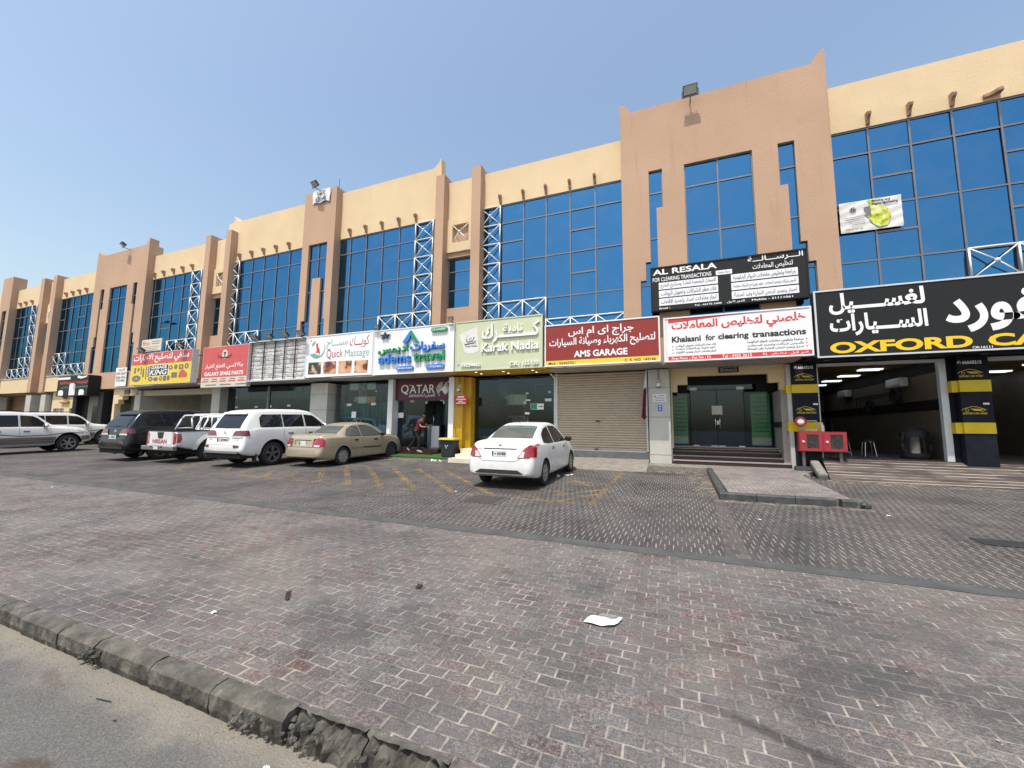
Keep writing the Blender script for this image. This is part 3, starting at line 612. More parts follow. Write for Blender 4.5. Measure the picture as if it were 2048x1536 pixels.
# piers with the narrow window bay between them
def pier(x0, x1, ztop, zb=3.83):
    m = MB(); m.box(PX(x0), PX(x1), YP, YW+0.36, zb, PZ(ztop)); m.build('pier', M['pink'], bld)
def pierbay(p1, p2, roof=12.43):
    pier(p1[0], p1[1], 12.93); pier(p2[0], p2[1], 12.93)
    xl, xr = PX(p1[1]), PX(p2[0]); cx = (xl+xr)/2; m = MB()
    gridwall([xl-0.05, xr+0.25], [9.17, 10.62], [(cx-0.40, 9.57, cx+0.40, 10.38)], YW-0.06, YW+0.10, m)
    m.box(xl-0.05, xr+0.25, YW-0.06+0.002, YW+0.28, 9.15, 9.17); m.box(xl-0.05, xr+0.25, YW-0.06, YW-0.002, 10.62, 10.64)
    m.box(xl-0.05, xr+0.25, YW+0.0, YW+0.3, 10.64, roof); m.build('parapet', M['beige'], bld)
    m = MB(); m.poly([(cx-0.42, YW+0.10, 9.55), (cx+0.42, YW+0.10, 9.55), (cx+0.42, YW+0.10, 10.40), (cx-0.42, YW+0.10, 10.40)])
    gridwall([xl-0.05, xr+0.25], [3.83, 9.15], [(xl+0.0, 6.68, xr+0.03, 8.93)], YW+0.02, YW+0.25, m); m.build('wall', M['pink'], bld)
    m = MB(); c = (cx, YW-0.16, 9.975)
    for sx in (-0.4, 0.4):
        for sz in (-0.4, 0.4): m.cyl((cx+sx, YW-0.03, 9.975+sz), c, 0.020, 6)
    m.ball(c, 0.06); m.build('truss', M['truss'], bld, smooth=True)
    window(xl, xr+0.03, 6.68, 8.93, YW+0.2, (), (7.5, 8.34))
pierbay((-9.67, -9.23), (-7.84, -7.41)); pierbay((-25.90, -25.44), (-24.05, -23.60)); pierbay((-46.23, -45.67), (-44.30, -43.74))
# towers
def tower(x0, x1):
    a, b = PX(x0), PX(x1); c = (a+b)/2; k = KP; m = MB(); zt = PZ(13.45)
    H_ = [(c-1.045*k, 4.9, c+1.045*k, PZ(10.93))]
    for s_ in (-1, 1):
        for (i, o_, z0, z1) in ((1.77, 2.23, 9.50, 10.95), (1.99, 2.23, 7.53, 9.50), (1.99, 2.40, 6.86, 7.53), (1.99, 2.59, 4.9, 6.86)):
            p, q = sorted((c+s_*i*k, c+s_*o_*k)); H_.append((p, PZ(z0) if z0 > 4.9 else 4.9, q, PZ(z1)))
    gridwall([a, b], [3.83, zt], H_, YP, YP+0.12, m)
    m.box(a, a+0.002, YP, YW+0.4, 3.83, zt) ; m.poly([(b, YP, 3.83), (b, YW+0.4, 3.83), (b, YW+0.4, zt), (b, YP, zt)]); m.poly([(a, YP, zt), (b, YP, zt), (b, YW+0.4, zt), (a, YW+0.4, zt)])
    for h0, sg in ((a, 1), (b, -1)):
        q = [(h0, zt), (h0, zt+0.40), (h0+sg*0.08, zt+0.38), (h0+sg*0.20, zt+0.28), (h0+sg*0.30, zt+0.14), (h0+sg*0.36, zt)]
        m.prism([(x, YP+0.001, z) for x, z in q], (0, 0.5, 0))
    m.poly([(a, YP, 3.83), (b, YP, 3.83), (b, YW+0.4, 3.83), (a, YW+0.4, 3.83)])
    m.build('tower', M['pink'], bld)
    window(c-1.06*k, c+1.06*k, 4.88, PZ(10.95), YP+0.10, (c,), (PZ(6.7), PZ(8.39), PZ(10.1)))
    for s_ in (-1, 1):
        p, q = sorted((c+s_*1.75*k, c+s_*2.62*k)); window(p, q, 4.88, PZ(10.97), YP+0.10, (), (PZ(6.7), PZ(8.39), PZ(10.1)))
tower(-1.55, 4.84); tower(-38.12, -31.82)
def thin_tower(x0, x1, wx0, wx1, strip):
    a, b = PX(x0), PX(x1); m = MB(); zt = PZ(13.81); w0, w1 = PX(wx0), PX(wx1)
    gridwall([a, b], [3.83, zt], [(w0, PZ(6.9), w1, PZ(10.92)), (w0-0.22, 4.9, w1+0.10, PZ(6.9))], YP, YP+0.14, m)
    m.poly([(b, YP, 3.83), (b, YW+0.4, 3.83), (b, YW+0.4, zt), (b, YP, zt)]); m.poly([(a, YP, 3.83), (a, YW+0.4, 3.83), (a, YW+0.4, zt), (a, YP, zt)]); m.poly([(a, YP, zt), (b, YP, zt), (b, YW+0.4, zt), (a, YW+0.4, zt)])
    if strip: m.box(PX(strip[0]), PX(strip[1]), YP+0.02, YP+0.3, 4.9, PZ(9.08))
    m.build('tower', M['pink'], bld); window(w0-0.25, w1+0.12, 4.88, PZ(10.94), YP+0.12, ((w0+w1)/2,), (PZ(6.7), PZ(8.39), PZ(10.1)))
thin_tower(-17.80, -15.62, -17.34, -16.07, (-16.98, -16.41)); thin_tower(-53.1, -51.3, -52.6, -51.8, None)
# band over the shops and ground-floor piers
m = MB()
for a, b in [(-58.6, -52.0), (-50.0, -45.0), (-42.65, -37.36), (-31.0, -25.25), (-23.0, -17.4), (-15.25, -9.45), (-7.2, -1.55), (4.75, 14)]:
    m = MB(); m.box(a, b, 14.24, 14.56, 3.84, 4.93); m.build('fascia', M['beige'], bld)
m = MB()
for a, b in [(-58.6, -52.0), (-50.0, -45.0), (-42.65, -37.36), (-31.0, -25.25), (-23.0, -17.4), (-15.25, -9.45), (-7.2, -1.55), (4.75, 14)]:
    m = MB(); m.box(a, b, 14.20, 14.57, 4.93, 4.99); m.build('ledge', M['tile'], bld)
for nm, q in (('floor_slab', (-60, 16, 14.57, 25.5, 3.76, 3.80)), ('roof', (-60, 16, 14.95, 25.5, 12.0, 12.2)), ('rear_wall', (-60, 16, 25.5, 26, 0.3, 12.2)), ('end_wall', (15.7, 16, 14.95, 25.5, 3.8, 12.0)), ('end_wall', (-60, -59.7, 14.95, 25.5, 3.8, 12.0))):
    m = MB(); m.box(*q); m.build(nm, M['greyplaster'], bld)

# ---- ground floor
def column(x0, x1, y0=14.2, y1=14.9, zb=0.5, joints=(1.0, 2.0, 2.95), mat='tile'):
    m = MB(); m.box(x0, x1, y0, y1, zb, 3.62); o = m.build('column', M[mat], bld)
    if joints:
        j = MB()
        for z in joints: j.box(x0-0.002, x1+0.002, y0-0.002, y1, z-0.007, z+0.007)
        j.build('joint', M['grout'], o)
    return o
def room(x0, x1, y0, y1, zf, mats, floor='indark', zc=3.62):
    """a shop interior: back and side walls, floor"""
    m = MB(); m.poly([(x0, y1, zf), (x1, y1, zf), (x1, y1, zc), (x0, y1, zc)]); m.poly([(x0, y0, zf), (x0, y1, zf), (x0, y1, zc), (x0, y0, zc)]); m.poly([(x1, y0, zf), (x1, y1, zf), (x1, y1, zc), (x1, y0, zc)])
    m.mi = 1; m.poly([(x0, y0, zf), (x1, y0, zf), (x1, y1, zf), (x0, y1, zf)]); m.mi = 2; m.poly([(x0, y0, zc-0.004), (x1, y0, zc-0.004), (x1, y1, zc-0.004), (x0, y1, zc-0.004)])
    return m.build('shop_interior', [M[mats], M[floor], M['greyplaster']], bld, fix=False)
def soffit(x0, x1, y0, y1, z, mat):
    m = MB(); m.box(x0, x1, y0, y1, z, z+0.06); return m.build('soffit', M[mat], bld)
def downlights(pts, z, parent):
    for x, y in pts:
        m = MB(); m.lathe([(0.075, 0), (0.075, -0.012), (0.055, -0.014)], (x, y, z), n=14); f = m.build('downlight', M['chrome'], parent)
def glasswall(x0, x1, z0, z1, y, mat='glass', name='shop_window', div=(), doors=None):
    m = MB(); V = [x0]+list(div)+[x1]
    for a, b in zip(V[:-1], V[1:]): m.poly([(a+0.004, y, z0), (b-0.004, y, z0), (b-0.004, y, z1), (a+0.004, y, z1)])
    o = m.build(name, M[mat], bld, fix=False)
    m = MB(); m.box(x0, x1, y-0.02, y+0.02, z0-0.04, z0); 
    for v in div: m.box(v-0.004, v+0.004, y-0.006, y+0.006, z0, z1)
    m.build('window_frame', M['mullion'], o); return o
def patches(parent, y, lst, name='patch_fitting', mat='alu'):
    m = MB()
    for x, z, w_, h in lst: m.box(x-w_/2, x+w_/2, y-0.03, y+0.02, z-h/2, z+h/2)
    return m.build(name, M[mat], parent)
def pull(parent, x, y, z0, z1):
    m = MB(); m.cyl((x, y-0.07, z0), (x, y-0.07, z1), 0.016, 8)
    for z in (z0+0.08, z1-0.08): m.cyl((x, y, z), (x, y-0.07, z), 0.010, 6)
    return m.build('door_handle', M['chrome'], parent, smooth=True)
# entrance between the shutter shop and the car wash
column(-0.77, -0.10, joints=(0.78, 2.02, 3.0))
column(3.31, 3.95, 14.2, 15.2, 0.38, joints=None, mat='navypaint')
m = MB(); m.box(3.20, 3.309, 14.26, 15.2, 0.38, 3.62); m.build('column', M['tile'], bld)
k = 14.5/14.2; Z = lambda z: CAM_H+(z-CAM_H)*k
m = MB(); gridwall([-0.11, 3.26], [1.0, 3.70], [(0.45*k, Z(2.84), 2.72*k, Z(3.36)), (0.14*k, Z(2.84), 3.0*k, Z(3.08)), (-0.02, 1.0, 3.0*k, Z(2.84))], 14.5, 14.72, m); m.build('portal', M['beige'], bld)
for q in ((-0.12, -0.06, 14.35, 15.4, 0.55, 3.6), (3.06, 3.2, 14.45, 15.6, 0.55, Z(2.84))):
    m = MB(); m.box(*q); m.build('portal_side', M['greyplaster'], bld)
m = MB(); m.box(3.0, 3.062, 14.46, 15.6, 1.72, 1.88); m.build('dark_band', M['black'], bld)
for i in range(4):
    m = MB(); y0 = 14.22+0.27*i; m.box(-0.06, 3.2, y0, 15.6, 0.50+0.138*i if i else 0.40, 0.50+0.138*(i+1)-0.025)
    m.mi = 1; m.box(-0.06, 3.2, y0-0.015, 15.6, 0.50+0.138*(i+1)-0.025, 0.50+0.138*(i+1)); m.build('step', [M['granite'], M['greyplaster']], bld)
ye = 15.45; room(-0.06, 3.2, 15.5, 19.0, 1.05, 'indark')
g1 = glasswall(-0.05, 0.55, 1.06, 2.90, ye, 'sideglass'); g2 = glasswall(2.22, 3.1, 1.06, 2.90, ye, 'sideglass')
dk = MB(); gridwall([-0.06, 3.2], [2.90, 3.6], [(0.48, 2.90, 2.6, 3.17)], ye+0.03, ye+0.10, dk); dk.build('portal_back', M['black'], bld)
for a, b in ((0.56, 1.385), (1.395, 2.21)):
    d = glasswall(a, b, 1.07, 2.98, ye-0.01, 'glassdark', 'glass_door'); pull(d, 1.32 if a < 1 else 1.46, ye-0.01, 1.62, 2.15)
    patches(d, ye-0.01, [(a+0.10 if a < 1 else b-0.10, 3.04, 0.22, 0.10), (a+0.15 if a < 1 else b-0.12, 1.06, 0.18, 0.06), (b-0.11 if a < 1 else a+0.11, 1.05, 0.2, 0.07)])
m = MB(); m.box(1.365, 1.47, ye-0.028, ye-0.015, 1.80, 1.93); m.build('lock_case', M['alu'], d)
m = MB(); m.box(0.46, 2.5, ye-0.03, ye, 3.04, 3.06); m.poly([(0.48, ye, 3.0), (2.48, ye, 3.0), (2.48, ye, 3.16), (0.48, ye, 3.16)]); m.build('transom', M['glassdark'], bld, fix=False)
# shutter shop
def shutter(x0, x1, z0, z1, y):
    m = MB(); n = int((z1-z0)/0.085); pr = []
    for i in range(n):
        z = z0+(z1-z0)*i/n; h = (z1-z0)/n
        pr += [(y+0.012, z), (y-0.010, z+h*0.10), (y-0.026, z+h*0.35), (y-0.026, z+h*0.6), (y-0.012, z+h*0.86), (y+0.012, z+h*0.94)]
    pr.append((y, z1)); vs = [(x0, a, b) for a, b in pr]+[(x1, a, b) for a, b in pr]; q = len(pr)
    m.add(vs, [(i, i+1, q+i+1, q+i) for i in range(q-1)]); o = m.build('roller_shutter', M['shutter'], bld, smooth=False)
    for q in (x0-0.06, x1):
        m = MB(); m.box(q, q+0.06, y-0.06, y+0.03, z0, z1); m.build('guide_rail', M['alu'], o)
    m = MB(); m.box((x0+x1)/2-0.15, (x0+x1)/2, y-0.05, y-0.02, z0+1.0, z0+1.03); m.box((x0+x1)/2-0.2, (x0+x1)/2-0.08, y-0.06, y-0.02, z0+0.02, z0+0.06); m.build('handle', M['black'], o)
    m = MB(); m.box(x0, x1, y-0.03, y+0.01, z0-0.03, z0+0.01); m.build('bottom_rail', M['alu'], o); return o
shutter(-3.98, -0.87, 0.86, 3.62, 14.42)
m = MB(); m.box(-4.0, -0.77, 14.30, 14.62, 0.3, 0.83); m.build('threshold', plain('threshold_paint', (0.13, 0.13, 0.13), 0.7, var=0.2), bld)
# tea shop with amber frame
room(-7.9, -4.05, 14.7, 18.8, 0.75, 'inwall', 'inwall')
for a, b, y0, y1, mt in [(-8.16, -7.79, 14.05, 14.66, 'amber'), (-7.79, -7.52, 14.25, 14.66, 'amber')]:
    m = MB(); m.box(a, b, y0, y1, 0.74, 3.62); m.build('amber_jamb', M[mt], bld)
m = MB(); m.box(-8.40, -8.17, 13.98, 14.62, 0.6, 3.62); m.build('column', M['white'], bld)
sf = soffit(-8.2, -4.05, 13.24, 14.56, 3.70, 'amber')
for x, y in [(-6.9, 13.43), (-6.92, 13.91), (-5.83, 13.56), (-5.82, 14.03), (-4.69, 13.59), (-4.71, 14.1)]:
    m = MB(); m.lathe([(0.07, 0), (0.07, -0.012), (0.052, -0.012)], (x, y, 3.70), n=14); f = m.build('downlight', M['chrome'], sf)
    m = MB(); m.lathe([(0.001, -0.008), (0.052, -0.008)], (x, y, 3.70), n=14); m.build('lit_lamp', M['warm'], sf)
g3 = glasswall(-7.52, -4.12, 0.82, 3.62, 14.6, 'glassdark', div=(-5.36,)); patches(g3, 14.6, [(-5.25, 2.95, 0.1, 0.05), (-4.35, 2.98, 0.1, 0.05), (-5.25, 2.68, 0.26, 0.06), (-5.35, 2.62, 0.06, 0.16), (-4.4, 2.68, 0.26, 0.10)])
pull(g3, -5.2, 14.6, 1.35, 2.0)
m = MB(); m.box(-4.14, -4.06, 14.45, 14.66, 0.6, 3.62); m.cyl((-4.02, 14.38, 0.6), (-4.02, 14.38, 3.4), 0.03, 8); m.cyl((-4.02, 14.38, 3.4), (-4.2, 14.2, 3.62), 0.03, 8); m.build('drain_pipe', M['alu'], bld)
for i, (y0, h) in enumerate([(12.75, 0.50), (13.05, 0.63), (13.35, 0.76)]):
    m = MB(); m.box(-7.62+0.12*i if i < 3 else 0, -4.75, y0, 14.4, h-0.15 if i else 0.3, h); m.build('step', M['cream'], bld)
m = MB(); m.box(-7.62, -4.4, 13.65, 14.62, 0.4, 0.80); m.build('step', M['cream'], bld)
# travel agency
room(-11.2, -8.3, 14.8, 19.2, 0.72, 'inwall'); soffit(-14.0, -8.2, 13.30, 14.56, 3.70, 'greyplaster')
m = MB(); m.box(-11.62, -11.36, 14.22, 14.64, 0.6, 3.66); m.build('column', M['white'], bld)
g4 = glasswall(-11.36, -9.93, 0.74, 3.70, 14.62, 'glass'); g5 = glasswall(-8.95, -8.3, 0.74, 3.70, 14.62, 'glass')
m = MB(); m.box(-11.36, -8.3, 14.60, 14.64, 2.72, 2.78); m.build('transom', M['mullion'], bld)
m = MB(); m.poly([(-9.93, 14.64, 0.76), (-9.55, 15.55, 0.76), (-9.55, 15.55, 2.70), (-9.93, 14.64, 2.70)]); d = m.build('glass_door', M['glass'], bld, fix=False); pull(d, -9.72, 15.05, 1.5, 2.25); patches(d, 14.66, [(-9.9, 2.66, 0.10, 0.10)])
patches(g4, 14.62, [(-10.6, 2.72, 0.2, 0.09), (-9.1, 2.74, 0.16, 0.07), (-9.0, 2.66, 0.05, 0.16)])
m = MB(); m.box(-9.95, -8.97, 15.5, 15.55, 0.76, 3.6); m.build('partition', plain('deep_teal_partition', (0.012, 0.05, 0.06), 0.5), bld)
m = MB(); m.box(-10.0, -9.42, 14.95, 15.3, 0.72, 1.65); m.build('counter', M['white'], bld)
m = MB(); m.box(-10.75, -9.0, 13.72, 14.45, 0.40, 0.58); m.box(-10.55, -8.85, 13.98, 14.5, 0.58, 0.72); m.build('step', M['granite'], bld)
m = MB(); m.box(-14.9, -8.3, 14.50, 14.7, 0.3, 0.72); m.build('plinth', M['indark'], bld)
# massage shop
room(-14.9, -11.6, 15.2, 16.5, 0.72, 'inwall'); column(-16.2, -15.12, 14.2, 15.3, 0.5, (1.35, 2.35, 3.1))
g6 = glasswall(-15.0, -11.64, 0.72, 3.62, 14.62, 'glass', div=(-14.25, -12.55)); patches(g6, 14.62, [(-14.15, 2.60, 0.26, 0.11), (-12.72, 2.62, 0.26, 0.11), (-12.6, 3.2, 0.1, 0.05)])
pull(g6, -13.62, 14.62, 1.0, 1.95); pull(g6, -13.38, 14.62, 1.0, 1.95)
m = MB(); n = 160; vs = []
for i in range(n+1):
    x_ = -14.9+3.2*i/n; y_ = 15.0+0.06*math.sin(i*0.9)+0.03*math.sin(i*0.37); vs += [(x_, y_, 0.74), (x_, y_, 2.72)]
m.add(vs, [(2*i, 2*i+2, 2*i+3, 2*i+1) for i in range(n)]); m.build('curtain', M['curtain'], bld, smooth=True, fix=False)
soffit(-31.5, -14.0, 13.55, 14.56, 3.74, 'greyplaster')
# empty shop and spare-parts shop
room(-23.0, -16.3, 14.9, 17.5, 0.7, 'inwall'); column(-23.55, -22.87, 14.2, 14.9, 0.5, (1.3, 2.3))
g7 = glasswall(-22.85, -16.22, 0.72, 3.62, 14.62, 'glassdark', div=(-22.0, -21.0, -19.6, -18.4, -17.2)); 
patches(g7, 14.62, [(-22.05, 2.55, 0.2, 0.09), (-20.5, 2.56, 0.2, 0.09), (-19.4, 2.58, 0.1, 0.12), (-18.1, 2.6, 0.22, 0.09), (-16.5, 2.6, 0.22, 0.09), (-22.1, 3.1, 0.08, 0.06), (-16.4, 3.25, 0.09, 0.06)])
m = MB(); m.box(-19.66, -19.56, 14.55, 14.68, 0.7, 3.62); m.build('partition', M['inwall'], bld)
m = MB(); m.box(-22.9, -16.3, 14.9, 15.0, 3.0, 3.62); m.build('partition', M['inwall'], bld)
# tyre garage
room(-30.35, -23.5, 14.6, 17.6, 0.62, 'garagewall'); column(-30.92, -30.33, 14.2, 15.0, 0.5, (1.4, 2.4))
m = MB(); m.box(-30.3, -23.55, 14.3, 14.7, 3.30, 3.62); m.build('lintel', M['shutter'], bld)
m = MB(); k7 = random.Random(4)
for i in range(30):
    x_ = -29.9+k7.random()*5.6; z_ = 1.95+k7.random()*0.6; L_ = 0.25+k7.random()*0.55
    m.prism([(x_-L_, 17.58, z_-0.01), (x_+L_*0.2, 17.58, z_+0.01), (x_+L_, 17.58, z_+0.09), (x_, 17.58, z_+0.06), (x_-L_*0.6, 17.58, z_+0.02)], (0, 0.01+0.0003*i, 0))
m.build('wall_painting', M['black'], bld)
# lobby of the far tower
column(-38.30, -37.80, 14.2, 14.6, 0.5, None, 'charcoal'); column(-34.85, -34.25, 14.1, 14.6, 0.5, None, 'charcoal')
for q in ((-37.8, -36.7, 14.5, 14.6, 0.5, 3.62), (-34.2, -33.55, 14.6, 14.7, 0.5, 3.83)):
    m = MB(); m.box(*q); m.build('shopfront_panel', M['black'], bld)
m = MB(); m.box(-36.7, -34.8, 14.4, 14.6, 0.5, 3.4); d = m.build('shopfront_panel', M['greyplaster'], bld)
m = MB(); m.box(-36.1, -35.2, 14.37, 14.4, 0.5, 2.75); d = m.build('glass_door', M['glassdark'], bld)
m = MB(); gridwall([-33.55, -30.9], [0.5, 3.83], [(-32.5, 2.85, -30.95, 3.36), (-32.95, 2.85, -30.95, 3.12), (-33.3, 0.5, -30.95, 2.85)], 14.3, 14.6, m); m.build('portal', M['beige'], bld)
m = MB(); m.box(-33.55, -30.95, 15.2, 15.3, 0.5, 3.83); m.build('lobby_wall', M['greyplaster'], bld)
m = MB(); m.box(-33.55, -30.95, 15.17, 15.2, 1.98, 2.10); m.build('dark_band', M['black'], bld)
# far ground floor: painted wall with windows, piers
m = MB(); gridwall([-42.0, -38.3], [0.5, 3.83], [(-41.7, 1.2, -40.2, 2.62), (-39.45, 1.2, -38.4, 2.62)], 14.5, 14.6, m); m.build('wall', M['beige'], bld)
m = MB(); m.box(-42, -38.3, 14.62, 14.7, 1.1, 2.7); m.build('frosted_window', M['tile'], bld)
for x in (-41.0, -38.95):
    m = MB(); m.box(x, x+.05, 14.55, 14.61, 1.2, 2.62); m.build('window_bar', M['white'], bld)
for a, b in ((-42.9, -42.2), (-45.2, -44.4), (-52.3, -51.0)): column(a, b, 14.2, 15.0, 0.5, None)
m = MB(); m.box(-58, -42.2, 15.4, 15.5, 0.5, 3.83); m.build('wall', plain('brown_wall', (0.26, 0.16, 0.09), 0.8), bld)
# car wash
zf = 0.85
room(3.95, 7.02, 14.3, 24.5, zf, 'washwall', 'ramptile', 3.74); room(7.60, 11.0, 14.3, 24.5, zf, 'washwall', 'ramptile', 3.74)
for q in ((7.0, 7.018, 14.5, 24.5, 2.26, 2.56), (3.952, 7.0, 24.46, 24.48, 2.26, 2.56), (7.0, 7.018, 14.5, 24.5, 3.35, 3.73), (7.62, 10.9, 24.46, 24.48, 2.26, 2.56)):
    m = MB(); m.box(*q); m.build('dark_band', M['black'], bld)
m = MB(); m.poly([(3.96, 14.5, 3.728), (7.0, 14.5, 3.728), (7.0, 24.4, 3.728), (3.96, 24.4, 3.728)]); ceil = m.build('ceiling', plain('olive_ceiling', (0.26, 0.19, 0.04), 0.7), bld, fix=False)
m = MB(); m.poly([(7.62, 14.5, 3.728), (10.98, 14.5, 3.728), (10.98, 24.4, 3.728), (7.62, 24.4, 3.728)]); m.build('ceiling', bpy.data.materials['olive_ceiling'], bld, fix=False)
for i, y in enumerate([15.3, 17.0, 18.8, 20.6, 22.4]):
    for x in (6.1, 10.2):
        m = MB(); m.box(x-0.15, x+0.45, y-0.1, y+0.25, 3.69, 3.725); m.build('led_panel', M['led'], ceil)
c = column(6.97, 7.57, 14.05, 14.62, 0.72, joints=None, mat='navypaint'); column(11.0, 11.6, 14.05, 14.62, 0.72, joints=None, mat='navypaint')
m = MB(); m.box(6.85, 6.97, 14.30, 14.62, 0.72, 3.62); m.build('column', M['navypaint'], bld)
for (a, b, y0, z0, z1) in [(6.97, 7.57, 14.05, 2.68, 2.98), (6.97, 7.57, 14.05, 1.60, 1.88), (3.31, 3.95, 14.2, 2.74, 2.99), (3.31, 3.95, 14.2, 1.60, 1.87)]:
    m = MB(); m.box(a-0.004, b+0.004, y0-0.012, y0+0.4, z0, z1); m.box(a-0.135, a-0.002, y0+0.05, y0+0.40, z0-0.005, z1-0.005); m.build('yellow_band', M['stripe'], bld)
m = MB(); gridwall([3.96, 6.845], [0.85, 3.60], [(4.0, 0.85, 6.70, 3.52)], 14.28, 14.42, m); m.build('door_frame', M['alu'], bld)
m = MB(); m.box(7.6, 11, 14.28, 14.42, 3.50, 3.6); m.build('door_frame', M['alu'], bld)
sf = soffit(3.6, 13.0, 13.22, 14.56, 3.64, 'black'); downlights([(4.13, 13.88), (5.11, 13.98), (6.29, 14.0), (7.43, 13.91), (9, 13.9)], 3.64, sf)
soffit(-4.1, 3.4, 13.45, 14.52, 3.66, 'greyplaster')
# ------------------------------------------------------------------ signs
def sign(name, label, rect, Y, depth, face, side='alu', border=None, cat='sign', loc=None, group=None):
    x0, z0, x1, z1 = rect; a = A(x0, z0, Y); b = A(x1, z1, Y)
    t = thing(name, label, cat, ((a[0]+b[0])/2, Y, a[2]), group=group)
    m = MB(); m.box(a[0], b[0], Y, Y+depth, a[2], b[2]); p = m.build('panel', [M[side]], t)
    f = MB(); f.poly([(a[0]+0.02, Y-0.002, a[2]+0.02), (b[0]-0.02, Y-0.002, a[2]+0.02), (b[0]-0.02, Y-0.002, b[2]-0.02), (a[0]+0.02, Y-0.002, b[2]-0.02)]); f.build('face', M[face], t)
    if border:
        m = MB(); w_ = 0.04
        m.box(a[0]-0.002, b[0]+0.002, Y-0.02, Y+0.02, b[2]-w_, b[2]+0.002); m.box(a[0]-0.002, b[0]+0.002, Y-0.02, Y+0.02, a[2]-0.002, a[2]+w_)
        m.box(a[0]-0.002, a[0]+w_, Y-0.019, Y+0.02, a[2]+w_, b[2]-w_); m.box(b[0]-w_, b[0]+0.002, Y-0.019, Y+0.02, a[2]+w_, b[2]-w_); m.build('frame', M[border], t)
    if depth > 0.15:
        m = MB()
        for x in (a[0]+0.4, b[0]-0.4):
            for z in (a[2]+0.25, b[2]-0.25): m.box(x-0.03, x+0.03, Y+depth, 14.3, z-0.03, z+0.03)
        m.build('bracket', M['mullion'], t)
    return t
def texts(t, Y, lst, mat, name='lettering', **kw):
    for e in lst:
        m = MB(); letters(m, Y, e[0], e[1], **{**kw, **(e[2] if len(e) > 2 else {})}); o = m.build(name, M[mat], t, fix=False)
    return o
def rects(t, Y, lst, mat, name='strip', dy=0.003, th=0.0):
    for b in lst:
        m = MB(); rectA(m, Y, b, dy, th); o = m.build(name, M[mat], t)
    return o
Y1 = 13.2
# clearing office sign hung on the tower
Y0 = 13.80
t = sign('shop_sign', 'black office sign with white panels and AL RESALA in white, hung on the tower wall', (-0.60, 5.63, 3.93, 7.17), Y0, 0.25, 'charcoal', 'black', 'black')
texts(t, Y0, [('AL RESALA', (-0.52, 6.89, 1.46, 7.09), dict(bold=0.025)), ('FOR CLEARING TRANSACTIONS', (-0.53, 6.66, 1.29, 6.80), dict(bold=0.0100)),
  ('الـــرســـالـــة', (2.34, 6.90, 3.82, 7.13), dict(bold=0.0150)), ('لتخليص المعاملات', (2.47, 6.66, 3.54, 6.87), dict(bold=0.0100)), ('Tel : 44176 5400', (0.75, 5.68, 1.55, 5.74)), ('الدور الاول', (1.7, 5.67, 2.2, 5.75)), ('Mobile - 31111061', (2.4, 5.68, 3.49, 5.74)), ('Email :', (-0.34, 5.68, 0.0, 5.74))], 'whitelet')
bx = [(1.42, 6.65, 1.89, 6.80), (-0.34, 6.37, 1.47, 6.61), (-0.34, 6.09, 1.47, 6.33), (-0.34, 5.80, 1.47, 6.05), (1.85, 6.37, 3.66, 6.61), (1.85, 6.09, 3.66, 6.33), (1.85, 5.80, 3.66, 6.05)]
rects(t, Y0, bx, 'white', 'white_strip', 0.004)
tx = ['ترجمة معتمدة', 'الابحاث الجامعية للطلبة ومشاريع التخرج', 'فك حظر الشركات وتحويل الرواتب', 'انجاز معاملات اصدار وتجديد الاقامات', 'مراجعة وتخليص معاملات الدوائر الحكومية', 'تأسيس شركات وتجديد السجلات - عقود شهرية مع الشركات مختصة', 'اصدار وتجديد الرخص التجارية وقيد المنشأة']
texts(t, Y0, [(s, (b[0]+0.06, b[1]+0.03, b[2]-0.06, b[3]-0.03), dict(bold=0.0060)) for s, b in zip(tx, bx)], 'navy', 'small_lettering', dy=0.007)
# clearing office sign over the entrance
t = sign('shop_sign', 'white sign with red Arabic and black Khalasni for clearing transactions lettering over the entrance', (-0.23, 3.85, 3.92, 5.355), Y1, 0.22, 'white', 'alu', 'white')
rects(t, Y1, [(-0.10, 3.88, 3.91, 4.03)], 'red', 'red_strip'); rects(t, Y1, [(-0.21, 3.89, -0.10, 5.33)], 'offwhite', 'grey_strip')
m = MB(); polyA(m, Y1, [(-0.08, 5.16), (0.6, 5.20), (1.6, 5.27), (2.6, 5.305), (3.88, 5.31), (3.88, 5.335), (-0.08, 5.335)], 0.004); m.build('red_swoosh', M['red'], t)
texts(t, Y1, [('خلصني لتخليص المعاملات', (0.02, 4.80, 3.77, 5.22), dict(bold=0.032))], 'red')
texts(t, Y1, [('Khalasni', (0.02, 4.50, 0.90, 4.70), dict(bold=0.035)), ('for', (1.04, 4.50, 1.32, 4.70), dict(bold=0.035)), ('clearing', (1.40, 4.46, 2.26, 4.70), dict(bold=0.035)), ('transactions', (2.35, 4.50, 3.76, 4.69), dict(bold=0.035))], 'ink')
sm = [('فك حظر الشركات وتحويل الرواتب', (0.14, 4.33, 1.33, 4.41)), ('عقود شهرية مع الشركات مختصة', (0.14, 4.22, 1.33, 4.31)), ('انجاز معاملات اصدار وتجديد الاقامات', (0.14, 4.11, 1.33, 4.20)), ('مراجعة وتخليص معاملات الدوائر الحكومية', (2.21, 4.32, 3.68, 4.41)), ('تأسيس شركات وتجديد السجلات', (2.21, 4.21, 3.68, 4.30)), ('اصدار وتجديد الرخص التجارية وقيد المنشأة', (2.21, 4.10, 3.68, 4.19))]
texts(t, Y1, sm, 'ink', 'small_lettering'); texts(t, Y1, [('★', (0.01, z, 0.07, z+0.06)) for z in (4.34, 4.23, 4.12)]+[('★', (3.73, z, 3.79, z+0.06)) for z in (4.34, 4.23, 4.12)], 'red', 'star')
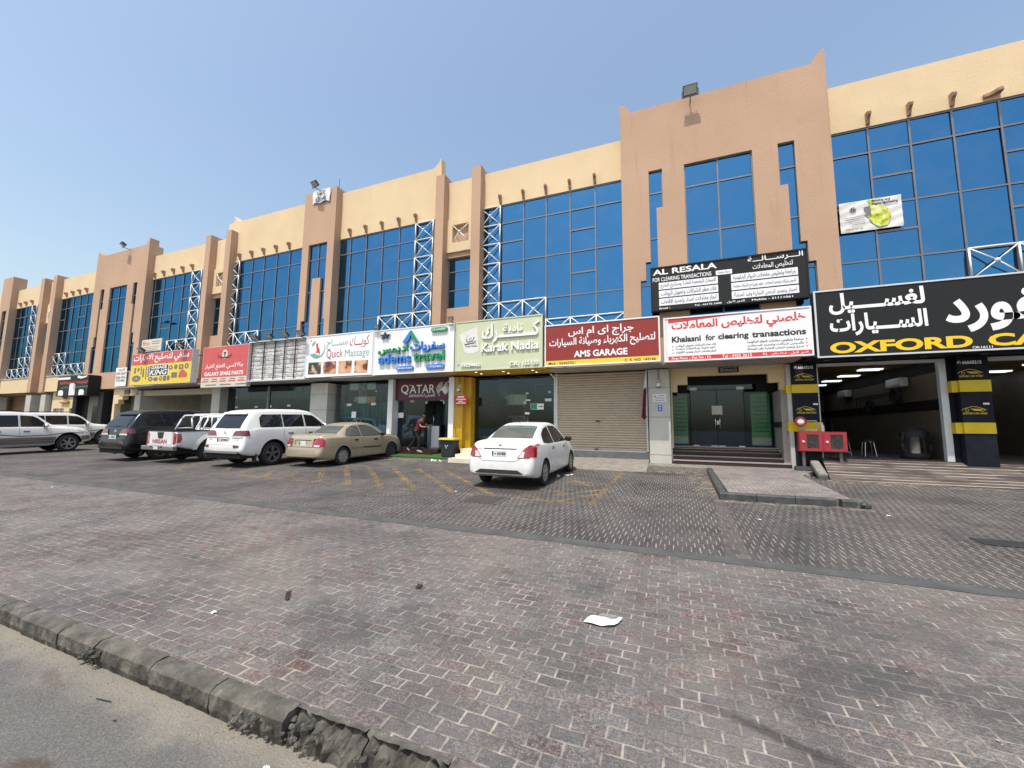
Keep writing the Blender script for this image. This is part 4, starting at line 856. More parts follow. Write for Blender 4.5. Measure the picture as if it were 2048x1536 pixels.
texts(t, Y1, [('First Floor - Flat No : F2', (0.0, 3.92, 1.17, 4.00), dict(bold=0.0100)), ('Tel : 4455 2615', (1.49, 3.91, 2.32, 4.01), dict(bold=0.0125)), ('الدور الاول - شقة رقم : F2'[:-2].strip(), (2.82, 3.90, 3.78, 4.01), dict(bold=0.0075)), ('F2', (2.62, 3.93, 2.73, 4.0), dict(bold=0.0100))], 'whitelet', dy=0.007)
# car wash
t = sign('shop_sign', 'wide black sign with white Arabic and yellow OXFORD CAR WASH lettering over the open bays', (4.00, 3.765, 13.4, 5.785), Y1, 0.30, 'charcoal', 'black', 'alu')
texts(t, Y1, [('لغســــيل', (4.36, 5.02, 6.53, 5.66), dict(bold=0.032)), ('الســـيارات', (4.35, 4.37, 6.55, 5.02), dict(bold=0.032)), ('سفورد', (6.91, 4.28, 9.55, 5.36), dict(bold=0.040, res=5)), ('أوك', (9.75, 4.5, 11.6, 5.5), dict(bold=0.03)), ('CR:16111', (7.38, 3.83, 7.77, 3.89), dict(bold=0.0150))], 'whitelet')
texts(t, Y1, [('OXFORD', (4.32, 3.87, 7.40, 4.20), dict(bold=0.040, res=6)), ('CAR', (7.70, 3.87, 9.2, 4.20), dict(bold=0.040)), ('WASH', (9.6, 3.87, 12.2, 4.20), dict(bold=0.040))], 'goldlet')
# garage with the shutter
t = sign('shop_sign', 'dark red sign with white lettering and yellow strip over the roller shutter, AMS GARAGE', (-4.42, 3.89, -0.35, 5.46), Y1-0.02, 0.20, 'maroon', 'alu', 'white')
rects(t, Y1-0.02, [(-4.38, 3.92, -0.39, 4.10)], 'yellow', 'yellow_strip')
texts(t, Y1-0.02, [('جراج اى ام اس', (-3.52, 4.90, -1.20, 5.30), dict(bold=0.0175)), ('لتصليح الكهرباء وصيانة السيارات', (-4.24, 4.52, -0.50, 4.93), dict(bold=0.0175)), ('AMS GARAGE', (-3.31, 4.19, -1.42, 4.43), dict(bold=0.030))], 'whitelet')
texts(t, Y1-0.02, [('Mob : 55663321', (-4.27, 3.95, -3.26, 4.05), dict(bold=0.0100)), ('C. R. NO. 143146', (-1.52, 3.94, -0.50, 4.04), dict(bold=0.0100))], 'ink', dy=0.007)
# tea shop
t = sign('shop_sign', 'pale green sign with a printed tea cup and raised white lettering, Karak Nadia', (-8.28, 3.88, -4.51, 5.93), Y1, 0.30, 'sage', 'mullion', 'sage')
kt = [('كـــــــــرك', (-7.04, 4.96, -4.62, 5.72), dict(bold=0.0175)), ('نادية', (-6.12, 5.28, -5.31, 5.64), dict(bold=0.0100)), ('Karak Nadia', (-7.06, 4.60, -4.65, 4.92), dict(bold=0.0200)), ('33524466', (-7.96, 4.04, -7.08, 4.15), dict(bold=0.0150)), ('C.R : 155128', (-5.83, 4.00, -4.66, 4.14), dict(bold=0.0150))]
texts(t, Y1, [(s, b, dict(bold=d['bold']+0.014)) for s, b, d in kt], 'charcoal', 'letter_edge', dy=0.005)
texts(t, Y1, kt, 'whitelet', 'raised_lettering', dy=0.007, depth=0.05)
m = MB(); discA(m, Y1, -8.11, 4.11, 0.085, 0.085, 0.006); polyA(m, Y1, [(-8.10, 5.38), (-7.28, 5.66), (-7.20, 4.72), (-7.26, 4.63), (-7.50, 4.58), (-7.72, 4.60), (-7.83, 4.66)], 0.005); m.build('printed_cup', M['offwhite'], t)
m = MB(); polyA(m, Y1, [(-8.13, 5.36), (-7.26, 5.655), (-7.24, 5.68), (-8.13, 5.385)], 0.006)
for i in range(10):
    pass
m.build('cup_rim', M['white'], t)
m = MB(); strokeA(m, Y1, [(-7.78+0.36*(0.5-0.5*math.cos(a)), 5.20+0.02*a-0.17*math.sin(a)) for a in np.linspace(0.0, 3.1, 12)], 0.028, 0.007); strokeA(m, Y1, [(-7.85+0.5*s_, 4.98+0.12*s_-0.05*math.sin(3.1*s_)) for s_ in np.linspace(0, 1, 8)], 0.02, 0.007)
letters(m, Y1, '✆', (-8.17, 4.05, -8.05, 4.17), dy=0.008); letters(m, Y1, 'Karak Nadia', (-7.80, 4.85, -7.28, 4.93), bold=0.0100, dy=0.008, shear=0.0); letters(m, Y1, 'كشكول', (-7.83, 4.94, -7.32, 5.08), bold=0.0100, dy=0.008); m.build('printed_logo', M['ink'], t)
m = MB(); strokeA(m, Y1, [(-7.80+0.10*math.sin(a*2), 5.24+a*0.09) for a in np.linspace(0, 2.4, 10)], 0.015, 0.007); polyA(m, Y1, [(-7.70, 5.20), (-7.50, 5.27), (-7.52, 5.10), (-7.62, 5.06)], 0.007); m.build('printed_steam', M['tile'], t)
# travel agency
t = sign('shop_sign', 'white sign with raised blue and green letters and triangle emblem, adems travel', (-12.52, 3.88, -8.33, 5.92), Y1-0.03, 0.34, 'white', 'mullion', 'white'); Ya = Y1-0.03
texts(t, Ya, [('سفريات', (-10.46, 4.76, -8.76, 5.24), dict(bold=0.0150)), ('adems', (-12.14, 4.36, -10.42, 4.78), dict(bold=0.0200))], 'blue', 'raised_lettering', dy=0.01, depth=0.09)
texts(t, Ya, [('اديمس', (-12.17, 4.76, -10.60, 5.20), dict(bold=0.0150)), ('travel', (-10.28, 4.38, -8.75, 4.80), dict(bold=0.0200))], 'green', 'raised_lettering', dy=0.01, depth=0.09)
m = MB(); polyA(m, Ya, [(-10.46, 5.77), (-10.87, 5.27), (-10.80, 5.22), (-10.62, 5.25), (-10.50, 5.42), (-10.46, 5.60)], 0.01, 0.09); m.build('emblem', M['blue'], t)
m = MB(); polyA(m, Ya, [(-10.455, 5.77), (-10.455, 5.55), (-10.36, 5.38), (-10.20, 5.24), (-10.04, 5.22)], 0.01, 0.09); m.build('emblem', M['green'], t)
m = MB(); polyA(m, Ya, [(-11.855+(0.28 if i % 2 == 0 else 0.13)*math.sin(math.pi*i/5), 5.63+(0.17 if i % 2 == 0 else 0.08)*math.cos(math.pi*i/5)) for i in range(10)], 0.01, 0.07); m.build('star_emblem', plain('dark_violet', (0.035, 0.025, 0.10), 0.4), t)
def pill(mb, Y, b, dy, th):
    x0, z0, x1, z1 = b; r = (z1-z0)/2; pts = [(x1-r+r*math.sin(a), (z0+z1)/2-r*math.cos(a)) for a in np.linspace(0, math.pi, 9)]+[(x0+r-r*math.sin(a), (z0+z1)/2+r*math.cos(a)) for a in np.linspace(0, math.pi, 9)]; polyA(mb, Y, pts, dy, th)
m = MB(); pill(m, Ya, (-9.44, 5.61, -8.65, 5.79), 0.01, 0.06); m.build('badge', M['green'], t)
m = MB(); pill(m, Ya, (-11.18, 4.03, -10.28, 4.21), 0.01, 0.05); pill(m, Ya, (-9.65, 4.03, -8.75, 4.22), 0.01, 0.05); m.build('badge', M['blue'], t)
texts(t, Ya, [('CR #100967', (-9.38, 5.65, -8.71, 5.75), dict(bold=0.0100)), ('☎44515599', (-11.13, 4.07, -10.34, 4.17), dict(bold=0.0100)), ('✆77274011', (-9.60, 4.07, -8.82, 4.17), dict(bold=0.0100))], 'whitelet', dy=0.075)
rects(t, Ya, [(-12.50, 5.62, -12.30, 5.86), (-8.62, 5.80, -8.36, 5.90)], 'tile', 'bracket_plate', 0.004)
# airline board in the agency window
Yq = 14.40
t = sign('shop_sign', 'burgundy airline board with white lettering and antelope emblem above the agency door', (-11.20, 2.74, -8.25, 3.69), Yq, 0.05, 'burg', 'burg')
texts(t, Yq, [('Q', (-10.91, 2.97, -10.52, 3.40)), ('ATAR', (-10.46, 3.02, -9.21, 3.38)), ('AIRWAYS', (-10.50, 2.86, -9.80, 2.97)), ('القطرية', (-9.76, 2.83, -9.19, 3.0))], 'whitelet', bold=0.0040)
m = MB()
for i in range(11):
    z = 2.90+i*0.052; hw = 0.30*math.sqrt(max(0.02, 1-((z-3.165)/0.29)**2)); xm = -8.83
    rectA(m, Yq, (xm-hw, z, xm-0.08+0.02*i-0.10, z+0.026), 0.005)
    if i > 1: rectA(m, Yq, (xm+0.12, z, xm+hw, z+0.026), 0.005)
polyA(m, Yq, [(-8.98, 3.05), (-8.90, 3.20), (-8.80, 3.28), (-8.70, 3.30), (-8.60, 3.15), (-8.64, 3.0), (-8.70, 2.93), (-8.80, 3.05), (-8.86, 3.13), (-8.93, 3.10)], 0.006)
for o_ in (0, 0.05): strokeA(m, Yq, [(-8.84+o_, 3.20), (-8.78+o_, 3.32), (-8.62+o_, 3.45), (-8.40+o_, 3.54)], 0.016, 0.007)
rectA(m, Yq, (-10.50, 3.36, -10.38, 3.385), 0.006); m.build('emblem', M['whitelet'], t)
# massage
Ym = 13.3
t = sign('shop_sign', 'white sign with teal and crimson lettering over the curtained shop, Quick Massage', (-16.66, 3.92, -12.55, 5.95), Ym, 0.2, 'white', 'alu', 'white')
texts(t, Ym, [('كويـــك', (-13.92, 5.20, -12.78, 5.78), dict(bold=0.0)), ('Quick', (-15.33, 4.74, -14.31, 5.22), dict(bold=0.0))], 'crimson'); texts(t, Ym, [('مســـاج', (-15.35, 5.22, -14.06, 5.74)), ('Massage', (-14.19, 4.70, -12.76, 5.16))], 'teal', bold=0.0)
cx, cz = -15.95, 5.30; m = MB(); ar = np.linspace(-2.55, 0.9, 22)
polyA(m, Ym, [(cx+0.52*math.cos(a), cz+0.47*math.sin(a)) for a in ar]+[(cx-0.0+0.47*math.cos(a), cz+0.06+0.44*math.sin(a)) for a in ar[::-1]], 0.004)
polyA(m, Ym, [(cx-0.38, cz+0.16), (cx-0.30, cz+0.33), (cx-0.12, cz+0.42), (cx-0.15, cz+0.28), (cx-0.27, cz+0.17)], 0.005); polyA(m, Ym, [(cx-0.48, cz+0.40), (cx-0.42, cz+0.52), (cx-0.40, cz+0.38)], 0.005)
polyA(m, Ym, [(cx-0.42, cz-0.27), (cx-0.2, cz-0.20), (cx+0.1, cz-0.30), (cx+0.2, cz-0.24), (cx+0.1, cz-0.42), (cx-0.15, cz-0.46)], 0.006); m.build('logo', M['teal'], t)
m = MB(); discA(m, Ym, cx-0.02, cz+0.20, 0.075, 0.09, 0.006); polyA(m, Ym, [(cx-0.08, cz+0.12), (cx+0.04, cz+0.12), (cx+0.16, cz-0.02), (cx+0.20, cz-0.26), (cx+0.05, cz-0.18), (cx-0.10, cz-0.20), (cx-0.02, cz-0.05)], 0.006); m.build('logo_figure', M['red'], t)
def photo(name, stops, sc, seed):
    g = NG(name); v = g.n('ShaderNodeMapping', {'Vector': g.tc, 'Location': (seed, seed*2, seed*3)}).outputs[0]
    return g.done(g.bsdf(g.ramp(g.noise(sc, 2, 0.5, v), stops), 0.5))
PH = [photo('printed_stones', [(0.35, (0.03, 0.03, 0.03)), (0.5, (0.08, 0.07, 0.06)), (0.56, (0.5, 0.38, 0.24)), (0.8, (0.62, 0.52, 0.38))], 2.6, 1), photo('printed_massage', [(0.35, (0.06, 0.04, 0.04)), (0.5, (0.30, 0.08, 0.05)), (0.6, (0.62, 0.36, 0.22)), (0.8, (0.72, 0.5, 0.36))], 3.0, 2),
      photo('printed_massage_warm', [(0.32, (0.03, 0.025, 0.025)), (0.44, (0.12, 0.05, 0.03)), (0.5, (0.60, 0.30, 0.15)), (0.75, (0.76, 0.48, 0.30))], 2.2, 3)]
for i, b in enumerate([(-16.45, 4.08, -15.63, 4.65), (-15.48, 4.07, -14.70, 4.65), (-14.53, 4.06, -13.75, 4.63), (-13.57, 4.04, -12.81, 4.61)]):
    m = MB(); rectA(m, Ym, b, 0.004, 0.01); m.build('printed_photo', PH[min(i, 2)], t)
# stripped sign frame
Yb = 13.3
t = thing('sign_frame', 'stripped sign frame of rusty rods over a torn white sheet, beside the massage sign', 'sign frame', (A(-18.7, 3.92, Yb)[0], Yb, A(-18.7, 3.92, Yb)[2]))
a = A(-20.78, 3.92, Yb); b = A(-16.70, 5.93, Yb); m = MB(); n = 26; mm = 16; k8 = random.Random(8); vs = []
for j in range(mm+1):
    for i in range(n+1):
        vs.append((a[0]+(b[0]-a[0])*i/n, Yb+0.12+k8.uniform(-0.028, 0.028), a[2]+(b[2]-a[2])*j/mm))
m.add(vs, [(j*(n+1)+i, j*(n+1)+i+1, (j+1)*(n+1)+i+1, (j+1)*(n+1)+i) for j in range(mm) for i in range(n)]); m.build('torn_sheet', M['offwhite'], t, smooth=True)
m = MB()
for x in (a[0]+0.15, a[0]+1.0, a[0]+1.75, a[0]+2.4, a[0]+3.1): m.cyl((x, Yb+0.03, a[2]), (x, Yb+0.03, b[2]), 0.028, 6)
m.build('rod', plain('rusty_steel', (0.10, 0.035, 0.025), 0.8), t)
m = MB()
for i in range(9): z = a[2]+(b[2]-a[2])*(i+0.5)/9; m.cyl((a[0], Yb+0.06, z), (b[0], Yb+0.06, z), 0.014, 6)
m.build('rod', M['mullion'], t)
m = MB(); m.box(a[0]-0.05, b[0]+0.05, Yb-0.02, Yb+0.22, b[2], b[2]+0.06); m.box(a[0]-0.05, b[0]+0.05, Yb-0.02, Yb+0.22, a[2]-0.06, a[2]); m.box(a[0]-0.06, a[0], Yb-0.02, Yb+0.22, a[2], b[2]); m.box(b[0], b[0]+0.06, Yb-0.02, Yb+0.22, a[2], b[2]); m.build('frame', M['alu'], t)
# spare parts
Yc = 13.25
t = sign('shop_sign', 'faded red sign with white lettering and wrench emblem, GALAXY SPARE PARTS', (-24.62, 3.64, -20.84, 5.92), Yc, 0.2, 'fadedred', 'alu')
rects(t, Yc, [(-24.60, 3.66, -20.86, 4.19)], 'cream', 'cream_strip', 0.004)
texts(t, Yc, [('جالاكسي لقطع الغيار', (-24.38, 4.60, -21.18, 4.95), dict(bold=0.0125)), ('GALAXY SPARE PARTS', (-24.36, 4.28, -21.16, 4.50), dict(bold=0.030))], 'whitelet')
m = MB(); discA(m, Yc, -22.76, 5.46, 0.24, 0.25, 0.004); m.build('emblem', M['cream'], t)
m = MB(); strokeA(m, Yc, [(-22.76, 5.30), (-22.76, 5.48), (-22.84, 5.56)], 0.07, 0.007); strokeA(m, Yc, [(-22.76, 5.48), (-22.68, 5.56)], 0.07, 0.007)
for s_ in (1, -1): strokeA(m, Yc, [(-22.76+0.58*math.cos(a_), 5.42+0.10*math.cos(a_)*s_*0.6+0.16*math.sin(a_)) for a_ in np.linspace(math.pi*1.02, math.pi*1.98, 14)], 0.035, 0.006)
m.build('emblem_print', M['ink'], t)
rects(t, Yc, [(-24.5+0.74*i, 3.93, -23.95+0.74*i, 4.0) for i in range(5)], 'fadedred', 'print_row', 0.006); rects(t, Yc, [(-24.4+0.74*i, 4.06, -23.98+0.74*i, 4.11) for i in range(5)]+[(-24.2+1.25*i, 3.74, -23.3+1.25*i, 3.80) for i in range(3)], 'mullion', 'print_row', 0.006)
# tyre garage
Yk = 13.2
t = sign('shop_sign', 'red and yellow sign with dark car-part silhouettes, GARAGE KING', (-31.66, 3.98, -25.62, 5.95), Yk, 0.32, 'yellow', 'alu')
rects(t, Yk, [(-31.64, 5.22, -25.64, 5.93)], 'fadedred', 'red_strip'); texts(t, Yk, [('سلفي لتصليح الاطارات', (-31.46, 5.28, -25.92, 5.88), dict(bold=0.0200))], 'whitelet', dy=0.006)
rects(t, Yk, [(-29.68, 4.47, -27.75, 5.16)], 'white', 'white_border', 0.004); rects(t, Yk, [(-29.63, 4.50, -27.80, 5.13)], 'ink', 'black_panel', 0.006)
texts(t, Yk, [('GARAGE', (-29.50, 4.91, -27.93, 5.10), dict(bold=0.030)), ('KING', (-29.54, 4.54, -27.90, 4.87), dict(bold=0.0200, shear=0.35))], 'whitelet', dy=0.008)
m = MB(); sx = 6.04/1000; sz = 1.2/330
for (px, py, rx, ry, kind) in [(145,590,18,50,'b'),(205,575,22,35,'d'),(255,590,10,70,'b'),(295,630,14,75,'b'),(345,630,9,110,'b'),(385,610,12,90,'b'),(180,730,82,60,'d'),(430,735,42,42,'d'),(520,735,42,34,'d'),(605,725,28,42,'d'),(670,720,26,45,'b'),(730,715,26,45,'d'),(755,540,34,38,'d'),(835,530,28,42,'d'),(920,530,36,40,'b'),(1005,515,34,46,'d'),(820,665,46,46,'b')]:
    x = -31.5+(px-95)*5.75/960; z = 5.20-(py-(505-(px-130)*0.064))*1.2/335
    if kind == 'd': discA(m, Yk, x, z, rx*5.75/960, ry*1.2/335, 0.005, n=9)
    else: rectA(m, Yk, (x-rx*5.75/960, z-ry*1.2/335, x+rx*5.75/960, z+ry*1.2/335), 0.005)
m.build('part_silhouettes', M['mullion'], t)
m = MB(); polyA(m, Yk, [(-26.75, 4.30), (-26.0, 4.30), (-25.9, 4.5), (-26.1, 4.62), (-26.25, 4.75), (-26.55, 4.74), (-26.7, 4.58)], 0.006); m.build('printed_car', M['fadedred'], t)
m = MB(); 
for px, py in ((180,730),(430,735),(605,725),(755,540),(920,530),(1005,515)):
    x = -31.5+(px-95)*5.75/960; z = 5.20-(py-(505-(px-130)*0.064))*1.2/335; discA(m, Yk, x, z, 0.08, 0.06, 0.008, n=8)
m.build('part_highlights', M['yellow'], t)
# small board under the bay window
t = sign('shop_sign', 'small cream board with red initials fmc and grey lines on the blue window', (-30.80, 6.05, -28.75, 6.80), 13.95, 0.05, 'cream', 'alu', cat='sign board'); texts(t, 13.95, [('fmc', (-30.68, 6.42, -29.95, 6.72), dict(bold=0.0100))], 'red')
rects(t, 13.95, [(-29.75, 6.62, -28.9, 6.67), (-29.75, 6.48, -28.95, 6.53), (-30.7, 6.30, -28.9, 6.33), (-30.7, 6.20, -29.0, 6.23), (-30.7, 6.09, -29.1, 6.13)], 'mullion', 'print_row')
# rent banner
Yr = 14.02
t = thing('rent_banner', 'white hanging banner FOR RENT with red words and phone numbers on terracotta wall', 'banner', (A(-32.72, 3.98, Yr)[0], Yr, A(0, 3.98, Yr)[2]))
m = MB(); a = A(-33.35, 3.96, Yr); b = A(-32.12, 5.16, Yr); vs = []
for j in range(9):
    for i in range(7): vs.append((a[0]+(b[0]-a[0])*i/6, Yr+0.012*math.sin(i*1.1+j*0.6), a[2]+(b[2]-a[2])*j/8))
m.add(vs, [(j*7+i, j*7+i+1, (j+1)*7+i+1, (j+1)*7+i) for j in range(8) for i in range(6)]); m.build('cloth', M['white'], t, smooth=True, fix=False)
texts(t, Yr, [('للايجار', (-33.05, 4.94, -32.35, 5.10)), ('5562 8753', (-33.22, 4.46, -32.22, 4.60), dict(bold=0.0100)), ('7712 8006', (-33.22, 4.26, -32.22, 4.40), dict(bold=0.0100))], 'ink', dy=0.02); texts(t, Yr, [('FOR RENT', (-33.24, 4.70, -32.2, 4.86), dict(bold=0.0150))], 'crimson', dy=0.02)
# tyre shop's dark sign
Yt = 13.5
t = sign('shop_sign', 'dark grey box sign with white bottles, red and green lettering, farthest left', (-40.70, 3.46, -36.60, 4.86), Yt, 0.6, 'charcoal', 'black')
k9 = random.Random(6)
for mt, z0, z1, x0, x1 in (('red', 4.25, 4.55, -40.4, -36.8), ('green', 3.98, 4.16, -40.1, -36.8)):
    m = MB(); x = x0
    while x < x1:
        w_ = k9.uniform(0.12, 0.3); strokeA(m, Yt, [(x, z0+k9.random()*0.08), (x+w_*0.5, z1-k9.random()*0.1), (x+w_, z0+k9.random()*0.12)], 0.06, 0.005); x += w_+0.06
    m.build('lettering', M[mt], t)
rects(t, Yt, [(-40.68, 4.62, -39.0, 4.78)], 'white', 'white_strip')
m = MB(); polyA(m, Yt, [(-38.1, 4.70), (-37.5, 4.62), (-36.9, 4.72), (-36.75, 4.82), (-37.4, 4.78), (-38.0, 4.86)], 0.006); m.build('wing_print', M['white'], t)
for b in ((-40.45, 3.50, -39.75, 3.88), (-39.0, 3.50, -38.2, 4.33), (-37.68, 3.50, -37.0, 3.88)):
    m = MB(); x0, z0, x1, z1 = b; polyA(m, Yt, [(x0, z0), (x1, z0), (x1, z1-0.12), (x1-0.15, z1), (x0+0.12, z1), (x0, z1-0.08)], 0.007); m.build('bottle_print', M['white'], t)
# window poster
Yp = 14.47
t = thing('window_poster', 'creased white and lime poster Printing and Digital Marketing on the blue window', 'poster', (A(5.6, 7.53, Yp)[0], Yp, A(0, 7.53, Yp)[2]))
k = 14.2/14.4
a = A(4.86*k, CAM_H+(7.55-CAM_H)*k, Yp); b = A(6.33*k, CAM_H+(8.50-CAM_H)*k, Yp); m = MB(); vs = []; kp = random.Random(3)
for j in range(13):
    for i in range(19): vs.append((a[0]+(b[0]-a[0])*i/18, Yp+0.010*math.sin(i*0.8-j*1.9)+kp.uniform(-0.004, 0.004), a[2]+(b[2]-a[2])*j/12))
m.add(vs, [(j*19+i, j*19+i+1, (j+1)*19+i+1, (j+1)*19+i) for j in range(12) for i in range(18)]); m.build('sheet', M['offwhite'], t, smooth=True, fix=False)
X = lambda u: a[0]+(b[0]-a[0])*u
Zp = lambda v: a[2]+(b[2]-a[2])*v
m = MB(); pts = [(0.40, 0.55), (0.46, 0.40), (0.52, 0.20), (0.62, 0.06), (0.75, 0.08), (0.82, 0.35), (0.78, 0.62), (0.66, 0.75), (0.60, 0.84), (0.55, 0.98), (0.46, 0.99), (0.50, 0.84), (0.44, 0.70)]; m.poly([(X(u), Yp-0.022, Zp(v)) for u, v in pts]); m.build('lime_print', photo('lime_print', [(0.28, (0.12, 0.16, 0.01)), (0.42, (0.42, 0.46, 0.02)), (0.56, (0.66, 0.70, 0.10)), (0.72, (0.78, 0.78, 0.62))], 7, 4), t)
m = MB(); m.poly([(X(u), Yp-0.023, Zp(v)) for u, v in [(0.39, 0.75), (0.50, 0.78), (0.51, 0.42), (0.43, 0.48)]]); m.build('grey_print', M['mullion'], t)
m = MB()
def ptext(s, u0, v0, u1, v1, bold=0.0150):
    v, f, a_ = glyphs(s, bold); m.add([(X(u0+(u1-u0)*p[0]), Yp-0.026, Zp(v0+(v1-v0)*p[1])) for p in v], f)
ptext('Printing and', 0.53, 0.86, 0.82, 0.95, 0.04); ptext('Digital Marketing', 0.53, 0.76, 0.94, 0.85, 0.04); ptext('+974 33 992 559', 0.08, 0.06, 0.36, 0.11)
for i in range(5): m.poly([(X(u), Yp-0.026, Zp(v)) for u, v in [(0.06+0.03*(4-i), 0.22+0.06*i), (0.40, 0.24+0.06*i), (0.40, 0.25+0.06*i), (0.06+0.03*(4-i), 0.23+0.06*i)]])
for i in range(7):
    a_ = i*0.9; m.poly([(X(0.22+0.05*math.cos(a_)), Yp-0.026, Zp(0.72+0.09*math.sin(a_))), (X(0.22+0.06*math.cos(a_+0.5)), Yp-0.026, Zp(0.72+0.10*math.sin(a_+0.5))), (X(0.22), Yp-0.026, Zp(0.72))])
m.build('print', M['ink'], t, fix=False)
# torn block-number banner
Yg = 14.06
t = thing('number_banner', 'torn white banner GM-C 04 wrapped on the top of the slim tower', 'banner', (A(-16.3, 12.9, Yg)[0], Yg, A(0, 12.9, Yg)[2]))
a = A(-16.92, 12.93, Yg); b = A(-15.75, 13.60, Yg); m = MB(); vs = []; kp = random.Random(5)
for j in range(9):
    for i in range(13):
        lo = 0.0+0.06*math.sin(i*0.9); vs.append((a[0]+(b[0]-a[0])*i/12, Yg+0.015*math.sin(i*1.3+j)+kp.uniform(-0.006, 0.006), a[2]+(b[2]-a[2])*(lo+(1-lo)*j/8)))
m.add(vs, [(j*13+i, j*13+i+1, (j+1)*13+i+1, (j+1)*13+i) for j in range(8) for i in range(12)]); m.build('cloth', M['white'], t, smooth=True, fix=False)
m = MB()
letters(m, Yg, 'GM-C', (-16.60, 13.30, -16.05, 13.45), 0.02, 0.03); letters(m, Yg, '0', (-16.70, 12.97, -16.42, 13.24), 0.01, 0.03); letters(m, Yg, '4', (-16.28, 12.97, -15.98, 13.24), 0.01, 0.03); rectA(m, Yg, (-16.65, 13.50, -16.0, 13.53), 0.03); m.build('lettering', M['mullion'], t, fix=False)
# entrance plaques
for (lb, b, yy) in [('black plaque reading ENTRANCE above the glass doors', (1.37, 3.43, 1.94, 3.70), 14.46), ('small dark entrance plaque over the far lobby doorway', (-32.15, 3.45, -31.61, 3.71), 14.25)]:
    t = sign('entrance_plaque', lb, b, yy, 0.03, 'ink', 'black', cat='plaque'); x0, z0, x1, z1 = b
    texts(t, yy, [('ENTRANCE', (x0+0.06, z0+0.03, x1-0.05, z0+0.11), dict(bold=0.0100)), ('مدخـــل', (x0+0.05, z0+0.12, x1-0.05, z1-0.02), dict(bold=0.0050))], 'tile', dy=0.006)
# red notice on the amber jamb, notices on the clad pier
t = sign('notice_board', 'small red notice with white print on the white and amber pier', (-8.24, 2.53, -7.68, 2.90), 13.93, 0.02, 'red', 'red', cat='notice'); m = MB()
rectA(m, 13.93, (-8.12, 2.80, -7.82, 2.86), 0.004)
for i, (u, v) in enumerate(((-8.18, -7.74), (-8.06, -7.86), (-8.18, -7.74))): rectA(m, 13.93, (u, 2.56+0.075*i, v, 2.60+0.075*i), 0.004)
m.build('print', M['whitelet'], t)
t = sign('notice_board', 'white paper notice pasted on the clad pier by the flag', (-0.63, 2.52, -0.21, 2.79), 14.19, 0.008, 'paper', 'paper', cat='notice'); m = MB()
for i in range(4): rectA(m, 14.19, (-0.57+0.1*(i == 3), 2.56+0.058*i, -0.26, 2.575+0.058*i), 0.003)
polyA(m, 14.19, [(-0.59, 2.70), (-0.53, 2.70), (-0.56, 2.76)], 0.003); m.build('print', M['navy'], t)
t = sign('number_plate', 'small blue house number plate on the clad pier', (-0.48, 2.22, -0.34, 2.42), 14.19, 0.012, 'blue', 'blue', cat='plate'); m = MB()
for i in range(2): strokeA(m, 14.19, [(-0.44, 2.27+0.085*i), (-0.41, 2.30+0.085*i), (-0.38, 2.28+0.085*i)], 0.018, 0.003)
m.build('print', M['whitelet'], t)
# printed panels on the car-wash piers
def washpanel(cx, Y, zs, lb, num_z, grp):
    t = thing('wash_panel', lb, 'sign panel', (A(cx, 3.0, Y)[0], Y, 2.9), group=grp); m = MB()
    for z0, big in zs:
        x0, x1 = cx-0.24, cx+0.24
        strokeA(m, Y, [(x0, z0+0.04), (x0+0.03, z0+0.08), (x0+0.14, z0+0.12), (x0+0.22, z0+0.145), (x0+0.33, z0+0.12), (x0+0.43, z0+0.075), (x1, z0+0.05)], 0.013, 0.005)
        polyA(m, Y, [(x0+0.16, z0+0.085), (x0+0.42, z0+0.075), (x0+0.36, z0+0.025), (x0+0.24, z0+0.03)], 0.005)
        for c_ in (x0+0.10, x0+0.40): strokeA(m, Y, [(c_+0.034*math.cos(q), z0+0.045+0.034*math.sin(q)) for q in np.linspace(0, 6.3, 10)], 0.012, 0.006)
        letters(m, Y, 'OXFORD CAR WASH', (x0+0.01, z0-0.065, x1, z0-0.012), 0.03, 0.006)
    m.build('gold_print', M['gold'], t); m = MB(); letters(m, Y, '66668215', (cx-0.14, num_z, cx+0.24, num_z+0.09), 0.03, 0.006); letters(m, Y, '✆', (cx-0.24, num_z, cx-0.16, num_z+0.09), 0.02, 0.006); m.build('phone_print', M['whitelet'], t)
    m = MB(); rectA(m, Y, (cx+0.18, zs[1][0]+0.19, cx+0.30, zs[1][0]+0.235), 0.004, 0.006); m.build('sticker', M['paper'], t)
washpanel(3.63, 14.195, [(3.17, 1), (2.19, 1)], 'gold car outline and phone number on the black and yellow pier by the entrance', 3.455, 'printed panels on the car wash piers')
washpanel(7.28, 14.045, [(3.14, 1), (2.16, 1)], 'gold car outline and phone number on the pier between the wash bays', 3.425, 'printed panels on the car wash piers')
# stickers in the tea shop window
t = sign('window_sticker', 'green and white delivery sticker on the tea shop door', (-4.98, 2.30, -4.46, 2.52), 14.57, 0.008, 'white', 'white', cat='sticker'); rects(t, 14.57, [(-4.97, 2.31, -4.72, 2.51)], 'green', 'green_print', 0.004); m = MB(); letters(m, 14.57, 'O', (-4.68, 2.38, -4.62, 2.44), 0.02, 0.004); rectA(m, 14.57, (-4.6, 2.39, -4.5, 2.43), 0.004); m.build('print', M['ink'], t)
t = sign('window_sticker', 'small white sticker by the tea shop door handle', (-5.20, 2.12, -5.02, 2.20), 14.57, 0.008, 'white', 'white', cat='sticker')
t = sign('window_sticker', 'white paper notice on the travel agency window', (-11.02, 1.98, -10.74, 2.20), 14.60, 0.008, 'white', 'white', cat='sticker')
t = sign('window_sticker', 'white paper notice on the massage shop door', (-13.60, 1.98, -13.34, 2.26), 14.60, 0.008, 'white', 'white', cat='sticker')
